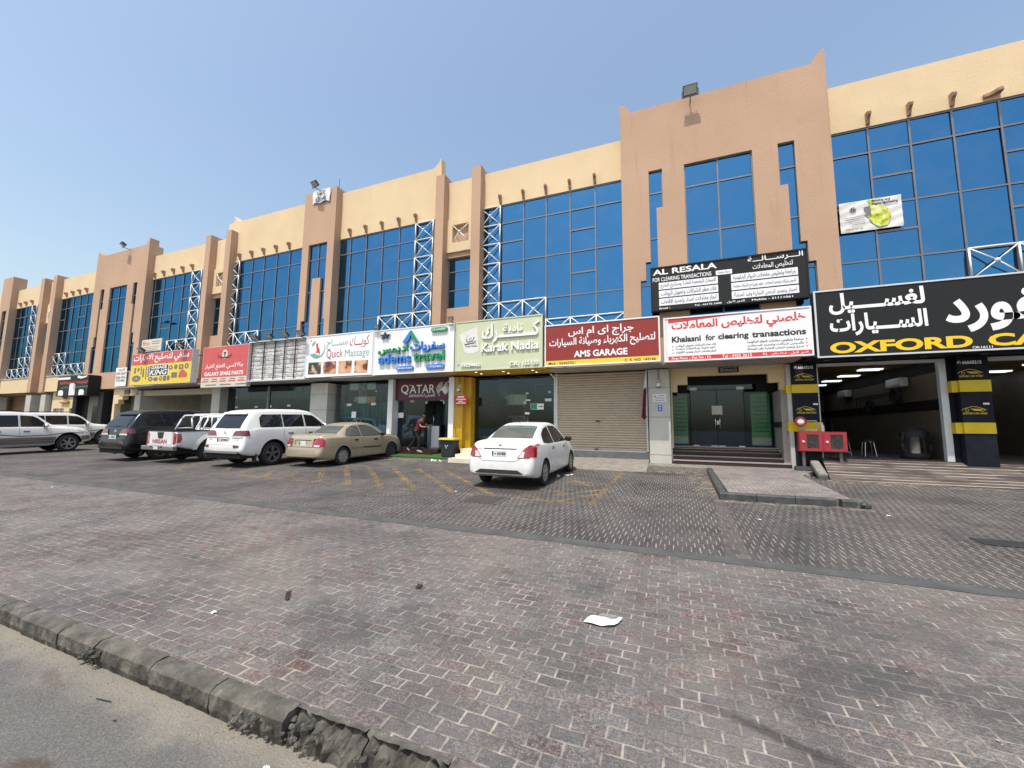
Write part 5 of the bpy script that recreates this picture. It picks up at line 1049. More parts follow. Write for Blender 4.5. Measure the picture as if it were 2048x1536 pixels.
t = sign('window_sticker', 'grey paper notice on the entrance glass door', (1.13, 2.10, 1.43, 2.38), 15.42, 0.008, 'tile', 'tile', cat='sticker')
# massage posters
t = thing('poster_display', 'collage of massage posters hanging in the curtained shop window', 'poster', (-13.5, 14.70, 2.65)); kq = random.Random(9)
for i in range(3):
    for j in range(3):
        m = MB(); x = -14.25+i*0.52; z = 2.66+j*0.32; m.box(x, x+0.50, 14.69, 14.70, z, z+0.31); m.build('poster', [PH[(i+j) % 3], M['black'], M['white'], PH[1]][(i*2+j) % 4], t)
for lb, x0, x1, z0, z1 in [('green banner stand with rows of print behind the left entrance pane', -0.02, 0.46, 1.12, 2.86), ('green banner stand with rows of print behind the right entrance pane', 2.42, 2.98, 1.12, 2.84)]:
    t = thing('banner_stand', lb, 'banner', ((x0+x1)/2, 15.6, 1.06)); m = MB(); m.box(x0, x1, 15.58, 15.59, z0+0.25, z1); m.build('cloth', M['greenban'], t); m = MB(); m.box(x0, x1, 15.577, 15.579, z0+0.20, z0+0.26); m.build('stripe', M['gold'], t)
    m = MB(); m.box(x0, x1, 15.579, 15.59, z0, z0+0.2); m.build('foot', M['tile'], t); m = MB()
    for q in range(9): m.box(x0+0.06+0.04*(q % 3), x1-0.05, 15.574, 15.577, z0+0.45+q*0.14, z0+0.475+q*0.14)
    m.build('print', M['ink'], t)
# ------------------------------------------------------------------ cars
def pch(knots):
    xs = np.array([k[0] for k in knots], float); ys = np.array([k[1] for k in knots], float); h = np.diff(xs); d = np.diff(ys)/h; n = len(xs); mm = np.zeros(n)
    for i in range(1, n-1):
        if d[i-1]*d[i] > 0: w1 = 2*h[i]+h[i-1]; w2 = h[i]+2*h[i-1]; mm[i] = (w1+w2)/(w1/d[i-1]+w2/d[i])
    mm[0] = d[0]; mm[-1] = d[-1]
    def f(x):
        x = min(max(x, xs[0]), xs[-1]); i = min(max(int(np.searchsorted(xs, x)-1), 0), n-2); t = (x-xs[i])/h[i]
        return ((1+2*t)*(1-t)**2)*ys[i]+t*(1-t)**2*h[i]*mm[i]+t*t*(3-2*t)*ys[i+1]+t*t*(t-1)*h[i]*mm[i+1]
    return f
CARGLASS = None
def car_glass(name, c, rough=0.03):
    g = NG(name); return g.done(g.bsdf(c, rough, 0, None, IOR=1.45))
M['carglass'] = car_glass('tinted_car_glass', (0.012, 0.013, 0.014)); M['clearglass'] = car_glass('green_car_glass', (0.085, 0.10, 0.092))
M['lampred'] = plain('tail_lamp_red', (0.32, 0.008, 0.015), 0.12, var=0.2, scale=12, Coat_Weight=1.0); M['lampclear'] = plain('lamp_clear', (0.62, 0.58, 0.56), 0.12, 0.2, var=0.15, scale=15, Coat_Weight=1.0)
M['lampdark'] = plain('tail_lamp_dark_red', (0.14, 0.006, 0.012), 0.12, var=0.25, scale=12, Coat_Weight=1.0)
M['trim'] = plain('black_plastic_trim', (0.025, 0.025, 0.026), 0.6); M['well'] = plain('wheel_well', (0.010, 0.010, 0.010), 0.9); M['seam'] = plain('panel_gap', (0.02, 0.02, 0.02), 0.8)
M['carwhite'] = paint('white_car_paint', (0.74, 0.74, 0.73)); M['carbeige'] = paint('champagne_car_paint', (0.40, 0.345, 0.25), 0.35, 0.35, 0.2); M['carblack'] = paint('black_car_paint', (0.008, 0.009, 0.010), 0.0, 0.15, 0.01, 0.02, 0.06)
M['clad'] = paint('brown_grey_cladding', (0.22, 0.19, 0.155), 0.3, 0.4, 0.2); M['hub'] = plain('wheel_cover_silver', (0.36, 0.36, 0.36), 0.35, 0.6, var=0.1); M['alloy'] = plain('dark_alloy', (0.42, 0.42, 0.43), 0.3, 0.8, var=0.1)
M['platew'] = plain('plate_white', (0.74, 0.74, 0.72), 0.5)
class Car:
    def __init__(s, L, zt, zb, wm, wb, wt, zs):
        s.L = L; s.f = [pch(k) for k in (zt, zb, wm, wb, wt, zs)]; s.kn = sorted(set(k[0] for a in (zt, zb, wm, wb, wt, zs) for k in a))
    def ring(s, y):
        zt, zb, wm, wb, wt, zs = [f(y) for f in s.f]; zb = min(zb, zt-0.015); d = zb-zs; u = zt-zb
        P = [(0, zs), (.80*wm, zs), (.955*wm, zs+.05*d), (.995*wm, zs+.22*d), (wm, zs+.48*d), (wm*.6+wb*.4, zs+.78*d), (wb, zb-.02*d), (wb-(wb-wt)*.12, zb+.06*u), (wb-(wb-wt)*.52, zb+.45*u), (wt+(wb-wt)*.06, zb+.82*u), (wt*.93, zb+.945*u), (wt*.72, zb+.988*u), (0, zt)]
        out = []
        n = len(P)
        for i in range(n-1):
            p0 = P[max(i-1, 0)]; p1 = P[i]; p2 = P[i+1]; p3 = P[min(i+2, n-1)]
            for t in (0, .33, .66):
                c = [0.5*(2*p1[k]+(-p0[k]+p2[k])*t+(2*p0[k]-5*p1[k]+4*p2[k]-p3[k])*t*t+(-p0[k]+3*p1[k]-3*p2[k]+p3[k])*t**3) for k in (0, 1)]; out.append((max(c[0], 0), c[1]))
        out.append(P[-1]); return np.array(out)
    def mesh(s):
        ys = [0.0]
        for a, b in zip(s.kn[:-1], s.kn[1:]):
            n = max(1, int(math.ceil((b-a)/0.09))); ys += [a+(b-a)*i/n for i in range(1, n+1)]
        vs = []; q = None
        for y in ys:
            r = s.ring(y); full = [(x, y, z) for x, z in r]+[(-x, y, z) for x, z in r[-2:0:-1]]; q = len(full); vs += full
        n = len(ys); fs = [(j*q+i, j*q+(i+1) % q, (j+1)*q+(i+1) % q, (j+1)*q+i) for j in range(n-1) for i in range(q)]
        fs += [tuple(range(q))[::-1], tuple(range((n-1)*q, n*q))]; return vs, fs
    def side(s, y, z):
        r = s.ring(y)[6:34]; return float(np.interp(z, np.maximum.accumulate(r[:, 1]), r[:, 0]))
    def top(s, y, x):
        r = s.ring(y); i = int(np.argmax(r[:, 0])); r = r[i:][::-1]; x = abs(x)
        if x > r[-1, 0]: return -9
        return float(np.interp(x, r[:, 0], r[:, 1]))
    def rear(s, x, z, front=False):
        g = (lambda t: s.L-t) if front else (lambda t: t)
        lo = 0.0
        if s.top(g(0), x) >= z: return g(0)
        for i in range(1, 220):
            t = i*0.01
            if s.top(g(t), x) >= z:
                a, b = t-0.01, t
                for _ in range(8):
                    c = (a+b)/2
                    if s.top(g(c), x) >= z: b = c
                    else: a = c
                return g(b)
        return s.rear(x*0.97, z, front) if abs(x) > 0.05 else g(0.6)
    # patches laid on the skin
    def fan(s, poly, fn, rings=3, sub=5):
        P = []
        for i in range(len(poly)):
            a, b = poly[i], poly[(i+1) % len(poly)]; P += [(a[0]+(b[0]-a[0])*t/sub, a[1]+(b[1]-a[1])*t/sub) for t in range(sub)]
        c = (sum(p[0] for p in P)/len(P), sum(p[1] for p in P)/len(P)); n = len(P); vs = [fn(*c)]
        for k in range(1, rings+1): vs += [fn(c[0]+(p[0]-c[0])*k/rings, c[1]+(p[1]-c[1])*k/rings) for p in P]
        fs = [(0, 1+i, 1+(i+1) % n) for i in range(n)]
        for k in range(1, rings): fs += [(1+(k-1)*n+i, 1+k*n+i, 1+k*n+(i+1) % n, 1+(k-1)*n+(i+1) % n) for i in range(n)]
        return vs, fs
    def p_side(s, poly, off=0.006, sg=1): return s.fan(poly, lambda y, z: (sg*(s.side(y, z)+off), y, z))
    def p_rear(s, poly, off=0.008, front=False):
        q = 1 if front else -1; return s.fan(poly, lambda x, z: (x, s.rear(x, z, front)+q*off, z))
    def p_top(s, poly, off=0.007): return s.fan(poly, lambda x, y: (x, y, s.top(y, x)+off), 4, 7)
    def l_side(s, mb, pts, w_=0.008, off=0.003):
        for sg in (1, -1):
            for a, b in zip(pts[:-1], pts[1:]):
                n = max(1, int(math.hypot(b[0]-a[0], b[1]-a[1])/0.08)); pr = []
                for i in range(n+1):
                    y = a[0]+(b[0]-a[0])*i/n; z = a[1]+(b[1]-a[1])*i/n; dy, dz = b[0]-a[0], b[1]-a[1]; l = math.hypot(dy, dz); ny, nz = -dz/l*w_/2, dy/l*w_/2
                    for k in (1, -1): pr.append((sg*(s.side(y+k*ny, z+k*nz)+off), y+k*ny, z+k*nz))
                mb.add(pr, [(2*i, 2*i+1, 2*i+3, 2*i+2) for i in range(n)])
    def l_rear(s, mb, pts, w_=0.008, off=0.004):
        for a, b in zip(pts[:-1], pts[1:]):
            n = max(1, int(math.hypot(b[0]-a[0], b[1]-a[1])/0.06)); pr = []
            for i in range(n+1):
                x = a[0]+(b[0]-a[0])*i/n; z = a[1]+(b[1]-a[1])*i/n; dx, dz = b[0]-a[0], b[1]-a[1]; l = math.hypot(dx, dz); nx, nz = -dz/l*w_/2, dx/l*w_/2
                for k in (1, -1): pr.append((x+k*nx, s.rear(x+k*nx, z+k*nz)-off, z+k*nz))
            mb.add(pr, [(2*i, 2*i+1, 2*i+3, 2*i+2) for i in range(n)])
def cut(ob, cutter):
    md = ob.modifiers.new('cut', 'BOOLEAN'); md.operation = 'DIFFERENCE'; md.solver = 'EXACT'; md.object = cutter
    bpy.context.view_layer.update(); me = bpy.data.meshes.new_from_object(ob.evaluated_get(bpy.context.evaluated_depsgraph_get())); ob.modifiers.clear(); old = ob.data; ob.data = me; me.name = ob.name
    bpy.data.objects.remove(cutter); bpy.data.meshes.remove(old)
def wheel(root, x, y, r, wd, style, sg):
    m = MB(); c = (x, y, r); h = wd/2; rr = r*0.66
    m.lathe([(rr, -h*0.85), (r*0.90, -h), (r*0.975, -h*0.8), (r, -h*0.45), (r, h*0.45), (r*0.975, h*0.8), (r*0.90, h), (rr, h*0.85)], c, 'X', 32)
    w_ = m.build('wheel', M['rubber'], root, smooth=True)
    m = MB(); fx = x+sg*h*0.72
    m.lathe([(rr*1.01, sg*h*0.86), (rr*0.93, sg*h*0.80), (rr*0.90, sg*h*0.45)], c, 'X', 28)
    if style == 'cover':
        m.lathe([(rr*0.93, sg*h*0.80), (rr*0.55, sg*h*0.92), (0.02, sg*h*0.95)], c, 'X', 28); m.build('rim', M['hub'], w_, smooth=True)
        m = MB()
        for i in range(8):
            a = 2*math.pi*i/8; m.cyl((x+sg*h*0.80, y+rr*0.68*math.cos(a), r+rr*0.68*math.sin(a)), (x+sg*(h*0.93), y+rr*0.68*math.cos(a), r+rr*0.68*math.sin(a)), rr*0.085, 8)
        m.build('vent_hole', M['well'], w_)
    elif style == 'steel':
        m.lathe([(rr*0.9, sg*h*0.45), (rr*0.5, sg*h*0.7), (rr*0.3, sg*h*0.55), (0.01, sg*h*0.6)], c, 'X', 28); m.build('rim', plain('black_steel_wheel', (0.05, 0.05, 0.05), 0.6), w_, smooth=True)
    else:
        n = 5 if style == 'alloy' else 6
        for i in range(n):
            for dd in ((-0.13, 0.13) if style == 'alloy' else (0,)):
                a = 2*math.pi*i/n+dd+0.3; b_ = 2*math.pi*i/n+dd*0.5+0.3
                m.bar((x+sg*h*0.62, y+rr*0.12*math.cos(b_), r+rr*0.12*math.sin(b_)), (x+sg*h*0.72, y+rr*0.95*math.cos(a), r+rr*0.95*math.sin(a)), rr*(0.13 if style == 'alloy' else 0.26), 0.03, (1, 0, 0))
        m.cyl((x+sg*h*0.4, y, r), (x+sg*h*0.75, y, r), rr*0.2, 12); m.build('rim', M['alloy'] if style == 'alloy' else M['hub'], w_)
        m = MB(); m.cyl((x, y, r), (x+sg*h*0.35, y, r), rr*0.93, 24); m.build('brake_disc', M['well'], w_)
    return w_
def patch(root, name, mat, vf, smooth=True, parent=None):
    m = MB()
    for v, f in (vf if isinstance(vf, list) else [vf]): m.add(v, f)
    return m.build(name, M[mat] if isinstance(mat, str) else mat, parent or root, smooth=smooth)
def strip_at(root, c, name, mat, z, w_, h, pts=None): pass
def plate(root, y, z, w_, h, txt, frame=None, yoff=0.0):
    m = MB(); m.box(-w_/2, w_/2, y-0.02, y, z, z+h); p = m.build('number_plate', M['platew'], root)
    if frame: m = MB(); m.box(-w_/2-0.03, w_/2+0.03, y-0.015, y+0.02, z-0.03, z+h+0.03); m.build('plate_frame', M[frame], p)
    m = MB()
    if txt:
        v, f, a = glyphs(txt, 0.03); x0, x1 = -w_*0.12, w_*0.45; m.add([(x0+(x1-x0)*q[0], y-0.023, z+h*(0.2+0.6*q[1])) for q in v], f)
    m.box(-w_*0.49, -w_*0.40, y-0.023, y-0.021, z+0.01, z+h-0.01); m.box(-w_*0.34, -w_*0.2, y-0.023, y-0.021, z+h*0.4, z+h*0.55); m.build('lettering', M['ink'], p, fix=False)
def car_common(root, c, body_mat, arch, wheels, clad=None, bedcut=None):
    vs, fs = c.mesh(); m = MB(); m.add(vs, fs); b = m.build('body', [body_mat, M['well']], root, smooth=True)
    cm = MB(); cm.mi = 1
    for (y, r) in arch:
        for sg in (1, -1): cm.cyl((sg*0.52, y[0], y[1]), (sg*1.4, y[0], y[1]), r, 32)
    cu = cm.build('cutter', [body_mat, M['well']], None); cu.location = root.location; cu.rotation_euler = root.rotation_euler; cut(b, cu)
    if bedcut:
        cm = MB(); cm.mi = 1; cm.box(*bedcut); cu = cm.build('cutter', [body_mat, M['well']], None); cu.location = root.location; cu.rotation_euler = root.rotation_euler; cut(b, cu)
    b.data.polygons.foreach_set('use_smooth', [True]*len(b.data.polygons)); b.data.set_sharp_from_angle(angle=R(38))
    OFF[b.name] = Vector((0, 0, 0))
    for (x, y, r, wd, st) in wheels:
        for sg in (1, -1): wheel(root, sg*x, y, r, wd, st, sg)
    return b
def mirror(root, c, y, z, mat, sz=(0.11, 0.07, 0.08)):
    for sg in (1, -1):
        x = c.side(y, z); m = MB(); m.ball((0, 0, 0), 1, 12); m.v = [(sg*(x+0.13)+p[0]*sz[0], y-0.02+p[1]*sz[1], z+0.03+p[2]*sz[2]) for p in m.v]
        o = m.build('wing_mirror', mat, root, smooth=True); m = MB(); m.bar((sg*(x-0.02), y+0.03, z-0.01), (sg*(x+0.06), y, z+0.01), 0.05, 0.04); m.build('mirror_stalk', M['trim'], o)
        m = MB(); m.ball((0, 0, 0), 1, 10); m.v = [(sg*(x+0.13)+p[0]*sz[0]*0.82, y-0.02-sz[1]*0.75+p[1]*0.02, z+0.03+p[2]*sz[2]*0.8) for p in m.v]; m.build('mirror_glass', M['carglass'], o, smooth=True)
def handles(root, c, lst, mat, dark=True):
    for sg in (1, -1):
        for y, z in lst:
            m = MB(); x = c.side(y, z); m.box(min(sg*(x-0.01), sg*(x+0.03)), max(sg*(x-0.01), sg*(x+0.03)), y-0.09, y+0.09, z-0.018, z+0.018); h = bev(m.build('door_handle', mat, root), 0.01)
            if dark: m = MB(); v, f = c.p_side([(y-0.10, z-0.035), (y+0.10, z-0.035), (y+0.10, z+0.03), (y-0.10, z+0.03)], 0.002, sg); m.add(v, f); m.build('handle_recess', M['trim'], h)
def tilt(root, y0): root.rotation_euler[0] = math.atan(S)     # parked on the slope
def interior_seats(root, c): pass

def sedan(name, label, loc, bm, spec):
    t = thing(name, label, 'car', loc, 0.0, 'cars parked in the bays', local=True); tilt(t, 0); g = spec
    c = Car(g['L'], g['zt'], g['zb'], g['wm'], g['wb'], g['wt'], g['zs'])
    car_common(t, c, bm, [((g['wy'][0], 0.31), 0.355), ((g['wy'][1], 0.31), 0.355)], [(g['tr'], g['wy'][0], 0.305, 0.19, g['rim'][0]), (g['tr'], g['wy'][1], 0.305, 0.19, g['rim'][1])])
    patch(t, 'rear_window', g['glass'], c.p_top(g['rw'])); patch(t, 'windscreen', g['glass'], c.p_top(g['ws']))
    for sg in (1, -1):
        for poly in g['sw']: patch(t, 'side_window', g['sglass'], c.p_side(poly, 0.006, sg))
        tl = patch(t, 'tail_light', 'lampred', c.p_rear([(sg*x, z) for x, z in g['tl']], 0.012)); patch(t, 'tail_light_side', 'lampred', c.p_side(g['tls'], 0.010, sg), parent=tl)
        patch(t, 'reversing_lens', 'lampclear', c.p_rear([(sg*x, z) for x, z in g['rl']], 0.017), parent=tl)
        patch(t, 'headlight', 'lampclear', c.p_side(g['hl'], 0.010, sg))
    m = MB()
    for ln in g['seams']: c.l_side(m, ln)
    for ln in g['rseams']: c.l_rear(m, ln)
    m.build('panel_gaps', M['seam'], t); 
    m = MB()
    for poly in g['sw']: c.l_side(m, poly+[poly[0]], 0.022, 0.007)
    m.build('window_trim', M['trim'], t)
    return t, c
# white saloon
g = dict(L=4.43, zt=[(0, .60), (.03, .72), (.07, .86), (.12, 1.0), (.2, 1.055), (.35, 1.08), (.72, 1.11), (1.0, 1.255), (1.35, 1.405), (1.8, 1.485), (2.2, 1.50), (2.6, 1.465), (2.95, 1.34), (3.45, 1.04), (3.7, .985), (4.1, .87), (4.32, .74), (4.40, .62), (4.43, .50)],
 zb=[(0, .54), (.07, .76), (.15, .90), (.5, .98), (1.2, .975), (2.5, .94), (3.3, .92), (3.9, .83), (4.3, .66), (4.43, .44)], wm=[(0, .66), (.05, .755), (.15, .815), (.5, .846), (2.2, .848), (3.8, .835), (4.2, .76), (4.38, .60), (4.43, .48)],
 wb=[(0, .62), (.08, .70), (.2, .765), (.6, .795), (2.2, .80), (3.5, .775), (4.1, .70), (4.43, .42)], wt=[(0, .58), (.1, .66), (.3, .68), (.75, .64), (1.3, .55), (2.0, .555), (2.6, .56), (3.3, .63), (3.8, .64), (4.2, .56), (4.43, .36)], zs=[(0, .34), (.2, .27), (.6, .215), (3.9, .20), (4.3, .23), (4.43, .30)],
 wy=(.93, 3.53), tr=.745, rim=('cover', 'cover'), glass='clearglass', sglass='carglass',
 rw=[(-.56, .76), (.56, .76), (.50, 1.36), (.36, 1.40), (-.36, 1.40), (-.50, 1.36)], ws=[(-.56, 2.72), (.56, 2.72), (.64, 3.38), (-.64, 3.38)],
 sw=[[(1.02, 1.02), (1.30, .99), (1.78, .985), (1.80, 1.385), (1.5, 1.33), (1.2, 1.20)], [(1.88, .985), (2.95, .975), (3.05, 1.03), (2.75, 1.29), (2.45, 1.385), (1.90, 1.40)]],
 tl=[(.44, .72), (.72, .72), (.80, .80), (.80, 1.0), (.72, 1.02), (.60, .93)], tls=[(.08, .74), (.28, .73), (.36, .90), (.34, .99), (.16, 1.0), (.10, .9)], rl=[(.47, .73), (.60, .73), (.62, .86), (.56, .86)], hl=[(3.78, .80), (4.2, .66), (4.30, .68), (4.15, .80), (3.85, .88)],
 seams=[[(1.83, 1.38), (1.84, .40), (1.92, .30)], [(2.98, .95), (3.02, .55), (2.96, .30)], [(1.30, .97), (1.24, .72), (1.36, .55)], [(1.0, .26), (3.1, .245)]], rseams=[[(-.70, .99), (-.60, .76), (-.40, .64), (.40, .64), (.60, .76), (.70, .99)]])
t, c = sedan('saloon_car', 'white saloon car with red tail lights parked alone beside the yellow box, plate 641808', (-3.74, 8.50, gz(8.50)), M['carwhite'], g)
plate(t, c.rear(0, .80)-0.004, .745, .36, .125, '641808')
patch(t, 'boot_strip', 'carwhite', c.p_rear([(-.42, .925), (.42, .925), (.42, .965), (-.42, .965)], 0.022)); 
m = MB(); c.l_rear(m, [(-.40, .915), (.40, .915)], 0.02, 0.008); m.build('plate_recess', M['seam'], t)
patch(t, 'lower_bumper', 'trim', [c.fan([(-.62, .36), (.62, .36), (.46, .45), (-.46, .45)], lambda x, z: (x, c.rear(x, .5)-.014, z))])
m = MB(); m.tube([(0.0, 1.42, 1.44), (0.0, 1.28, 1.62), (0.0, 1.24, 1.70)], 0.006, 6); m.build('antenna', M['trim'], t)
m = MB(); v = MB(); letters_box = None; gv, gf, ga = glyphs('SUNNY', 0.02); m.add([(-.63+.20*q[0], c.rear(-.5, .92)-0.010, .895+.028*q[1]) for q in gv], gf); m.build('badge', M['hub'], t, fix=False)
m = MB(); m.lathe([(0.001, 0), (0.035, 0), (0.035, 0.006)], (0, c.rear(0, .98)-0.012, .985), 'Y', 14); m.build('emblem', M['chrome'], t)
mirror(t, c, 3.02, .99, M['trim']); handles(t, c, [(1.62, .86), (2.72, .84)], M['chrome'])
m = MB(); m.box(-.55, .55, .95, 2.9, .5, .9); m.build('cabin_floor', M['trim'], t)
# champagne saloon
g2_ = dict(g); g2_.update(L=4.47, zt=[(0, .55), (.02, .62), (.05, .66), (.09, .80), (.14, .96), (.22, 1.02), (.45, 1.05), (.86, 1.055), (1.12, 1.19), (1.42, 1.345), (1.8, 1.42), (2.15, 1.44), (2.5, 1.41), (2.85, 1.29), (3.38, 1.0), (3.7, .94), (4.1, .85), (4.36, .72), (4.44, .60), (4.47, .48)],
 zb=[(0, .50), (.05, .60), (.12, .80), (.3, .94), (1.2, .945), (2.5, .915), (3.3, .90), (3.9, .82), (4.35, .64), (4.47, .42)],
 rw=[(-.58, .90), (.58, .90), (.50, 1.36), (-.50, 1.36)], ws=[(-.56, 2.62), (.56, 2.62), (.64, 3.30), (-.64, 3.30)],
 sw=[[(1.16, .99), (1.28, .965), (1.86, .955), (1.84, 1.30), (1.62, 1.315), (1.34, 1.20)], [(1.95, .955), (2.92, .945), (2.98, 1.0), (2.6, 1.24), (2.3, 1.32), (1.93, 1.335)]],
 tl=[(.50, .66), (.76, .66), (.79, .78), (.76, .93), (.64, .97), (.54, .84)], tls=[(.04, .67), (.20, .67), (.26, .84), (.20, .94), (.08, .92)], rl=[(.52, .665), (.74, .665), (.74, .72), (.53, .73)], wy=(1.0, 3.535), rim=('cover', 'steel'), sglass='clearglass',
 seams=[[(1.90, 1.32), (1.91, .38), (1.98, .28)], [(2.94, .93), (2.98, .55), (2.92, .28)], [(1.36, .94), (1.32, .68), (1.42, .52)], [(1.35, .56), (2.9, .54)], [(1.35, .53), (2.9, .51)]], rseams=[[(-.62, .98), (-.48, .66), (.48, .66), (.62, .98)], [(-.76, .645), (.76, .645)]])
t, c = sedan('saloon_car', 'dusty champagne saloon car with big red tail lights beside the white four wheel drive', (-11.36, 9.72, gz(9.72)), M['carbeige'], g2_)
plate(t, c.rear(0, .78)-0.004, .70, .30, .15, '', None); patch(t, 'chrome_strip', 'chrome', c.p_rear([(-.34, .885), (.34, .885), (.34, .91), (-.34, .91)], 0.018))
m = MB(); c.l_rear(m, [(-.33, .70), (-.36, .87)], .02, .006); c.l_rear(m, [(-.34, .87), (.34, .87)], .018, .006); m.build('plate_recess', M['seam'], t)
mirror(t, c, 2.98, .97, M['trim']); handles(t, c, [(1.62, .83), (2.62, .81)], M['trim'])
m = MB(); c.l_side(m, [(1.96, .545), (2.86, .525)], .045, .012); m.build('door_moulding', M['trim'], t)
m = MB(); m.bar((-.45, .10, .30), (.45, .10, .30), .02, .03); m.build('exhaust_pipe', M['trim'], t)

def suv(name, label, loc, bm, kind, plate_txt, group='cars parked in the bays'):
    t = thing(name, label, 'car', loc, 0.0, group, local=True); tilt(t, 0); r = .395
    if kind == 'lux':
        L = 4.95; zt = [(0, .72), (.03, .80), (.07, .86), (.10, 1.0), (.13, 1.15), (.17, 1.25), (.30, 1.50), (.45, 1.72), (.55, 1.82), (.72, 1.87), (1.4, 1.915), (2.2, 1.92), (2.75, 1.86), (3.05, 1.72), (3.55, 1.33), (3.75, 1.26), (4.4, 1.16), (4.75, 1.02), (4.90, .85), (4.95, .65)]
        zb = [(0, .66), (.08, .80), (.14, 1.05), (.2, 1.16), (.8, 1.25), (2.0, 1.245), (3.2, 1.20), (3.7, 1.14), (4.5, 1.0), (4.85, .80), (4.95, .58)]
    else:
        L = 4.89; zt = [(0, .72), (.03, .80), (.06, .90), (.10, 1.1), (.14, 1.22), (.25, 1.48), (.36, 1.70), (.48, 1.80), (.65, 1.845), (1.4, 1.875), (2.2, 1.875), (2.75, 1.81), (3.0, 1.69), (3.45, 1.28), (3.6, 1.23), (4.3, 1.14), (4.68, 1.02), (4.83, .85), (4.89, .64)]
        zb = [(0, .66), (.08, .84), (.14, 1.1), (.2, 1.16), (.8, 1.17), (2.0, 1.16), (3.2, 1.13), (3.7, 1.10), (4.5, .97), (4.8, .80), (4.89, .56)]
    wm = [(0, .80), (.05, .90), (.15, .955), (.5, .975), (2.4, .975), (4.0, .965), (4.5, .93), (4.8, .80), (L, .66)]; wb = [(0, .76), (.08, .86), (.2, .90), (.6, .925), (2.4, .925), (3.6, .90), (4.4, .86), (4.8, .74), (L, .58)]
    wt = [(0, .70), (.1, .84), (.25, .82), (.5, .72), (1.0, .70), (2.4, .70), (3.0, .72), (3.5, .80), (4.0, .80), (4.6, .70), (L, .50)]; zs = [(0, .52), (.15, .42), (.6, .36), (3.9, .36), (4.5, .40), (L, .50)]
    c = Car(L, zt, zb, wm, wb, wt, zs); wy = (1.13, 3.98)
    car_common(t, c, bm, [((wy[0], .42), .47), ((wy[1], .42), .47)], [(.82, wy[0], r, .27, 'alloy' if kind == 'lux' else 'six'), (.82, wy[1], r, .27, 'alloy' if kind == 'lux' else 'six')])
    lux = kind == 'lux'; gl = 'carglass'
    patch(t, 'rear_window', gl, c.p_rear([(-.62, 1.27), (.62, 1.27), (.60, 1.70), (.54, 1.76), (-.54, 1.76), (-.60, 1.70)], .012)); patch(t, 'windscreen', gl, c.p_top([(-.66, 2.78), (.66, 2.78), (.74, 3.46), (-.74, 3.46)]))
    zl = 1.29 if lux else 1.20; zu = 1.73 if lux else 1.70
    sw = [[(.66, zl+.03), (.74, zl), (1.5, zl), (1.5, zu), (.80, zu-.01), (.68, zu-.12)], [(1.54, zl), (2.38, zl), (2.38, zu), (1.54, zu)], [(2.44, zl), (3.28, zl-.01), (3.30, zl+.05), (2.98, zu-.12), (2.82, zu-.03), (2.44, zu)]]
    for sg in (1, -1):
        for p in sw: patch(t, 'side_window', gl, c.p_side(p, .006, sg))
        if lux:
            tl = patch(t, 'tail_light', 'lampdark', c.p_rear([(sg*x, z) for x, z in [(.40, 1.02), (.84, 1.02), (.885, 1.10), (.86, 1.20), (.52, 1.19), (.46, 1.16)]], .02)); patch(t, 'tail_light_side', 'lampdark', c.p_side([(.12, 1.02), (.30, 1.03), (.28, 1.20), (.14, 1.20)], .012, sg), parent=tl)
            patch(t, 'clear_lens', 'lampclear', c.p_rear([(sg*x, z) for x, z in [(.38, .965), (.86, .965), (.86, 1.02), (.40, 1.02)]], .022), parent=tl); patch(t, 'reflector', 'lampdark', c.fan([(sg*x, z) for x, z in [(.60, .66), (.82, .66), (.82, .73), (.60, .73)]], lambda x, z: (x, c.rear(x, z)-.014, z)))
        else:
            tl = patch(t, 'tail_light', 'lampdark', c.p_rear([(sg*x, z) for x, z in [(.68, .86), (.86, .86), (.86, 1.14), (.70, 1.14)]], .012))
        patch(t, 'headlight', 'lampclear', c.p_side([(L-.62, .98), (L-.22, .86), (L-.20, .95), (L-.40, 1.02), (L-.60, 1.06)], .010, sg))
    m = MB(); z0 = zl-.02
    for ln in [[(1.52, zu), (1.52, .95), (1.62, .78)], [(2.41, zu), (2.41, .42)], [(3.36, zl), (3.40, .85), (3.34, .42)], [(1.62, .42), (3.4, .42)]]: c.l_side(m, ln)
    c.l_rear(m, [(-.70, 1.24), (-.68, .74), (.68, .74), (.70, 1.24)]); m.build('panel_gaps', M['seam'], t)
    handles(t, c, [(1.78, 1.07 if lux else 1.0), (2.62, 1.06 if lux else .99)], M['chrome'] if bm is not M['carblack'] else M['trim']); mirror(t, c, 3.20, 1.27 if lux else 1.2, bm, (.13, .09, .11))
    patch(t, 'lower_bumper', 'trim' if bm is M['carblack'] else 'hub', c.fan([(-.80, .47), (.80, .47), (.80, .54), (-.80, .54)], lambda x, z: (x, c.rear(x, .6)-.012, z)))
    m = MB(); m.box(-.84, .84, .06, .5, .30, .50); m.build('underbody', M['well'], t)
    if lux:
        plate(t, c.rear(0, .86)-.012, .83, .50, .12, plate_txt, 'chrome'); m = MB(); m.lathe([(.045, 0), (.055, -.008), (.065, 0)], (0, c.rear(0, 1.12)-.010, 1.115), 'Y', 20); m.bar((-.02, c.rear(0, 1.12)-.015, 1.14), (.03, c.rear(0, 1.12)-.015, 1.09), .014, .01); m.build('emblem', M['chrome'], t)
        m = MB(); v, f = c.p_rear([(-.60, 1.735), (.60, 1.735), (.58, 1.80), (-.58, 1.80)], .09); m.add(v, f); m.build('roof_spoiler', bm, t, smooth=True)
        m = MB()
        for x0, s_ in ((-.72, 'LEXUS'), (.50, 'LX 570')):
            v, f, a = glyphs(s_, .02); m.add([(x0+.20*q[0], c.rear(.6, .92)-.012, .875+.030*q[1]) for q in v], f)
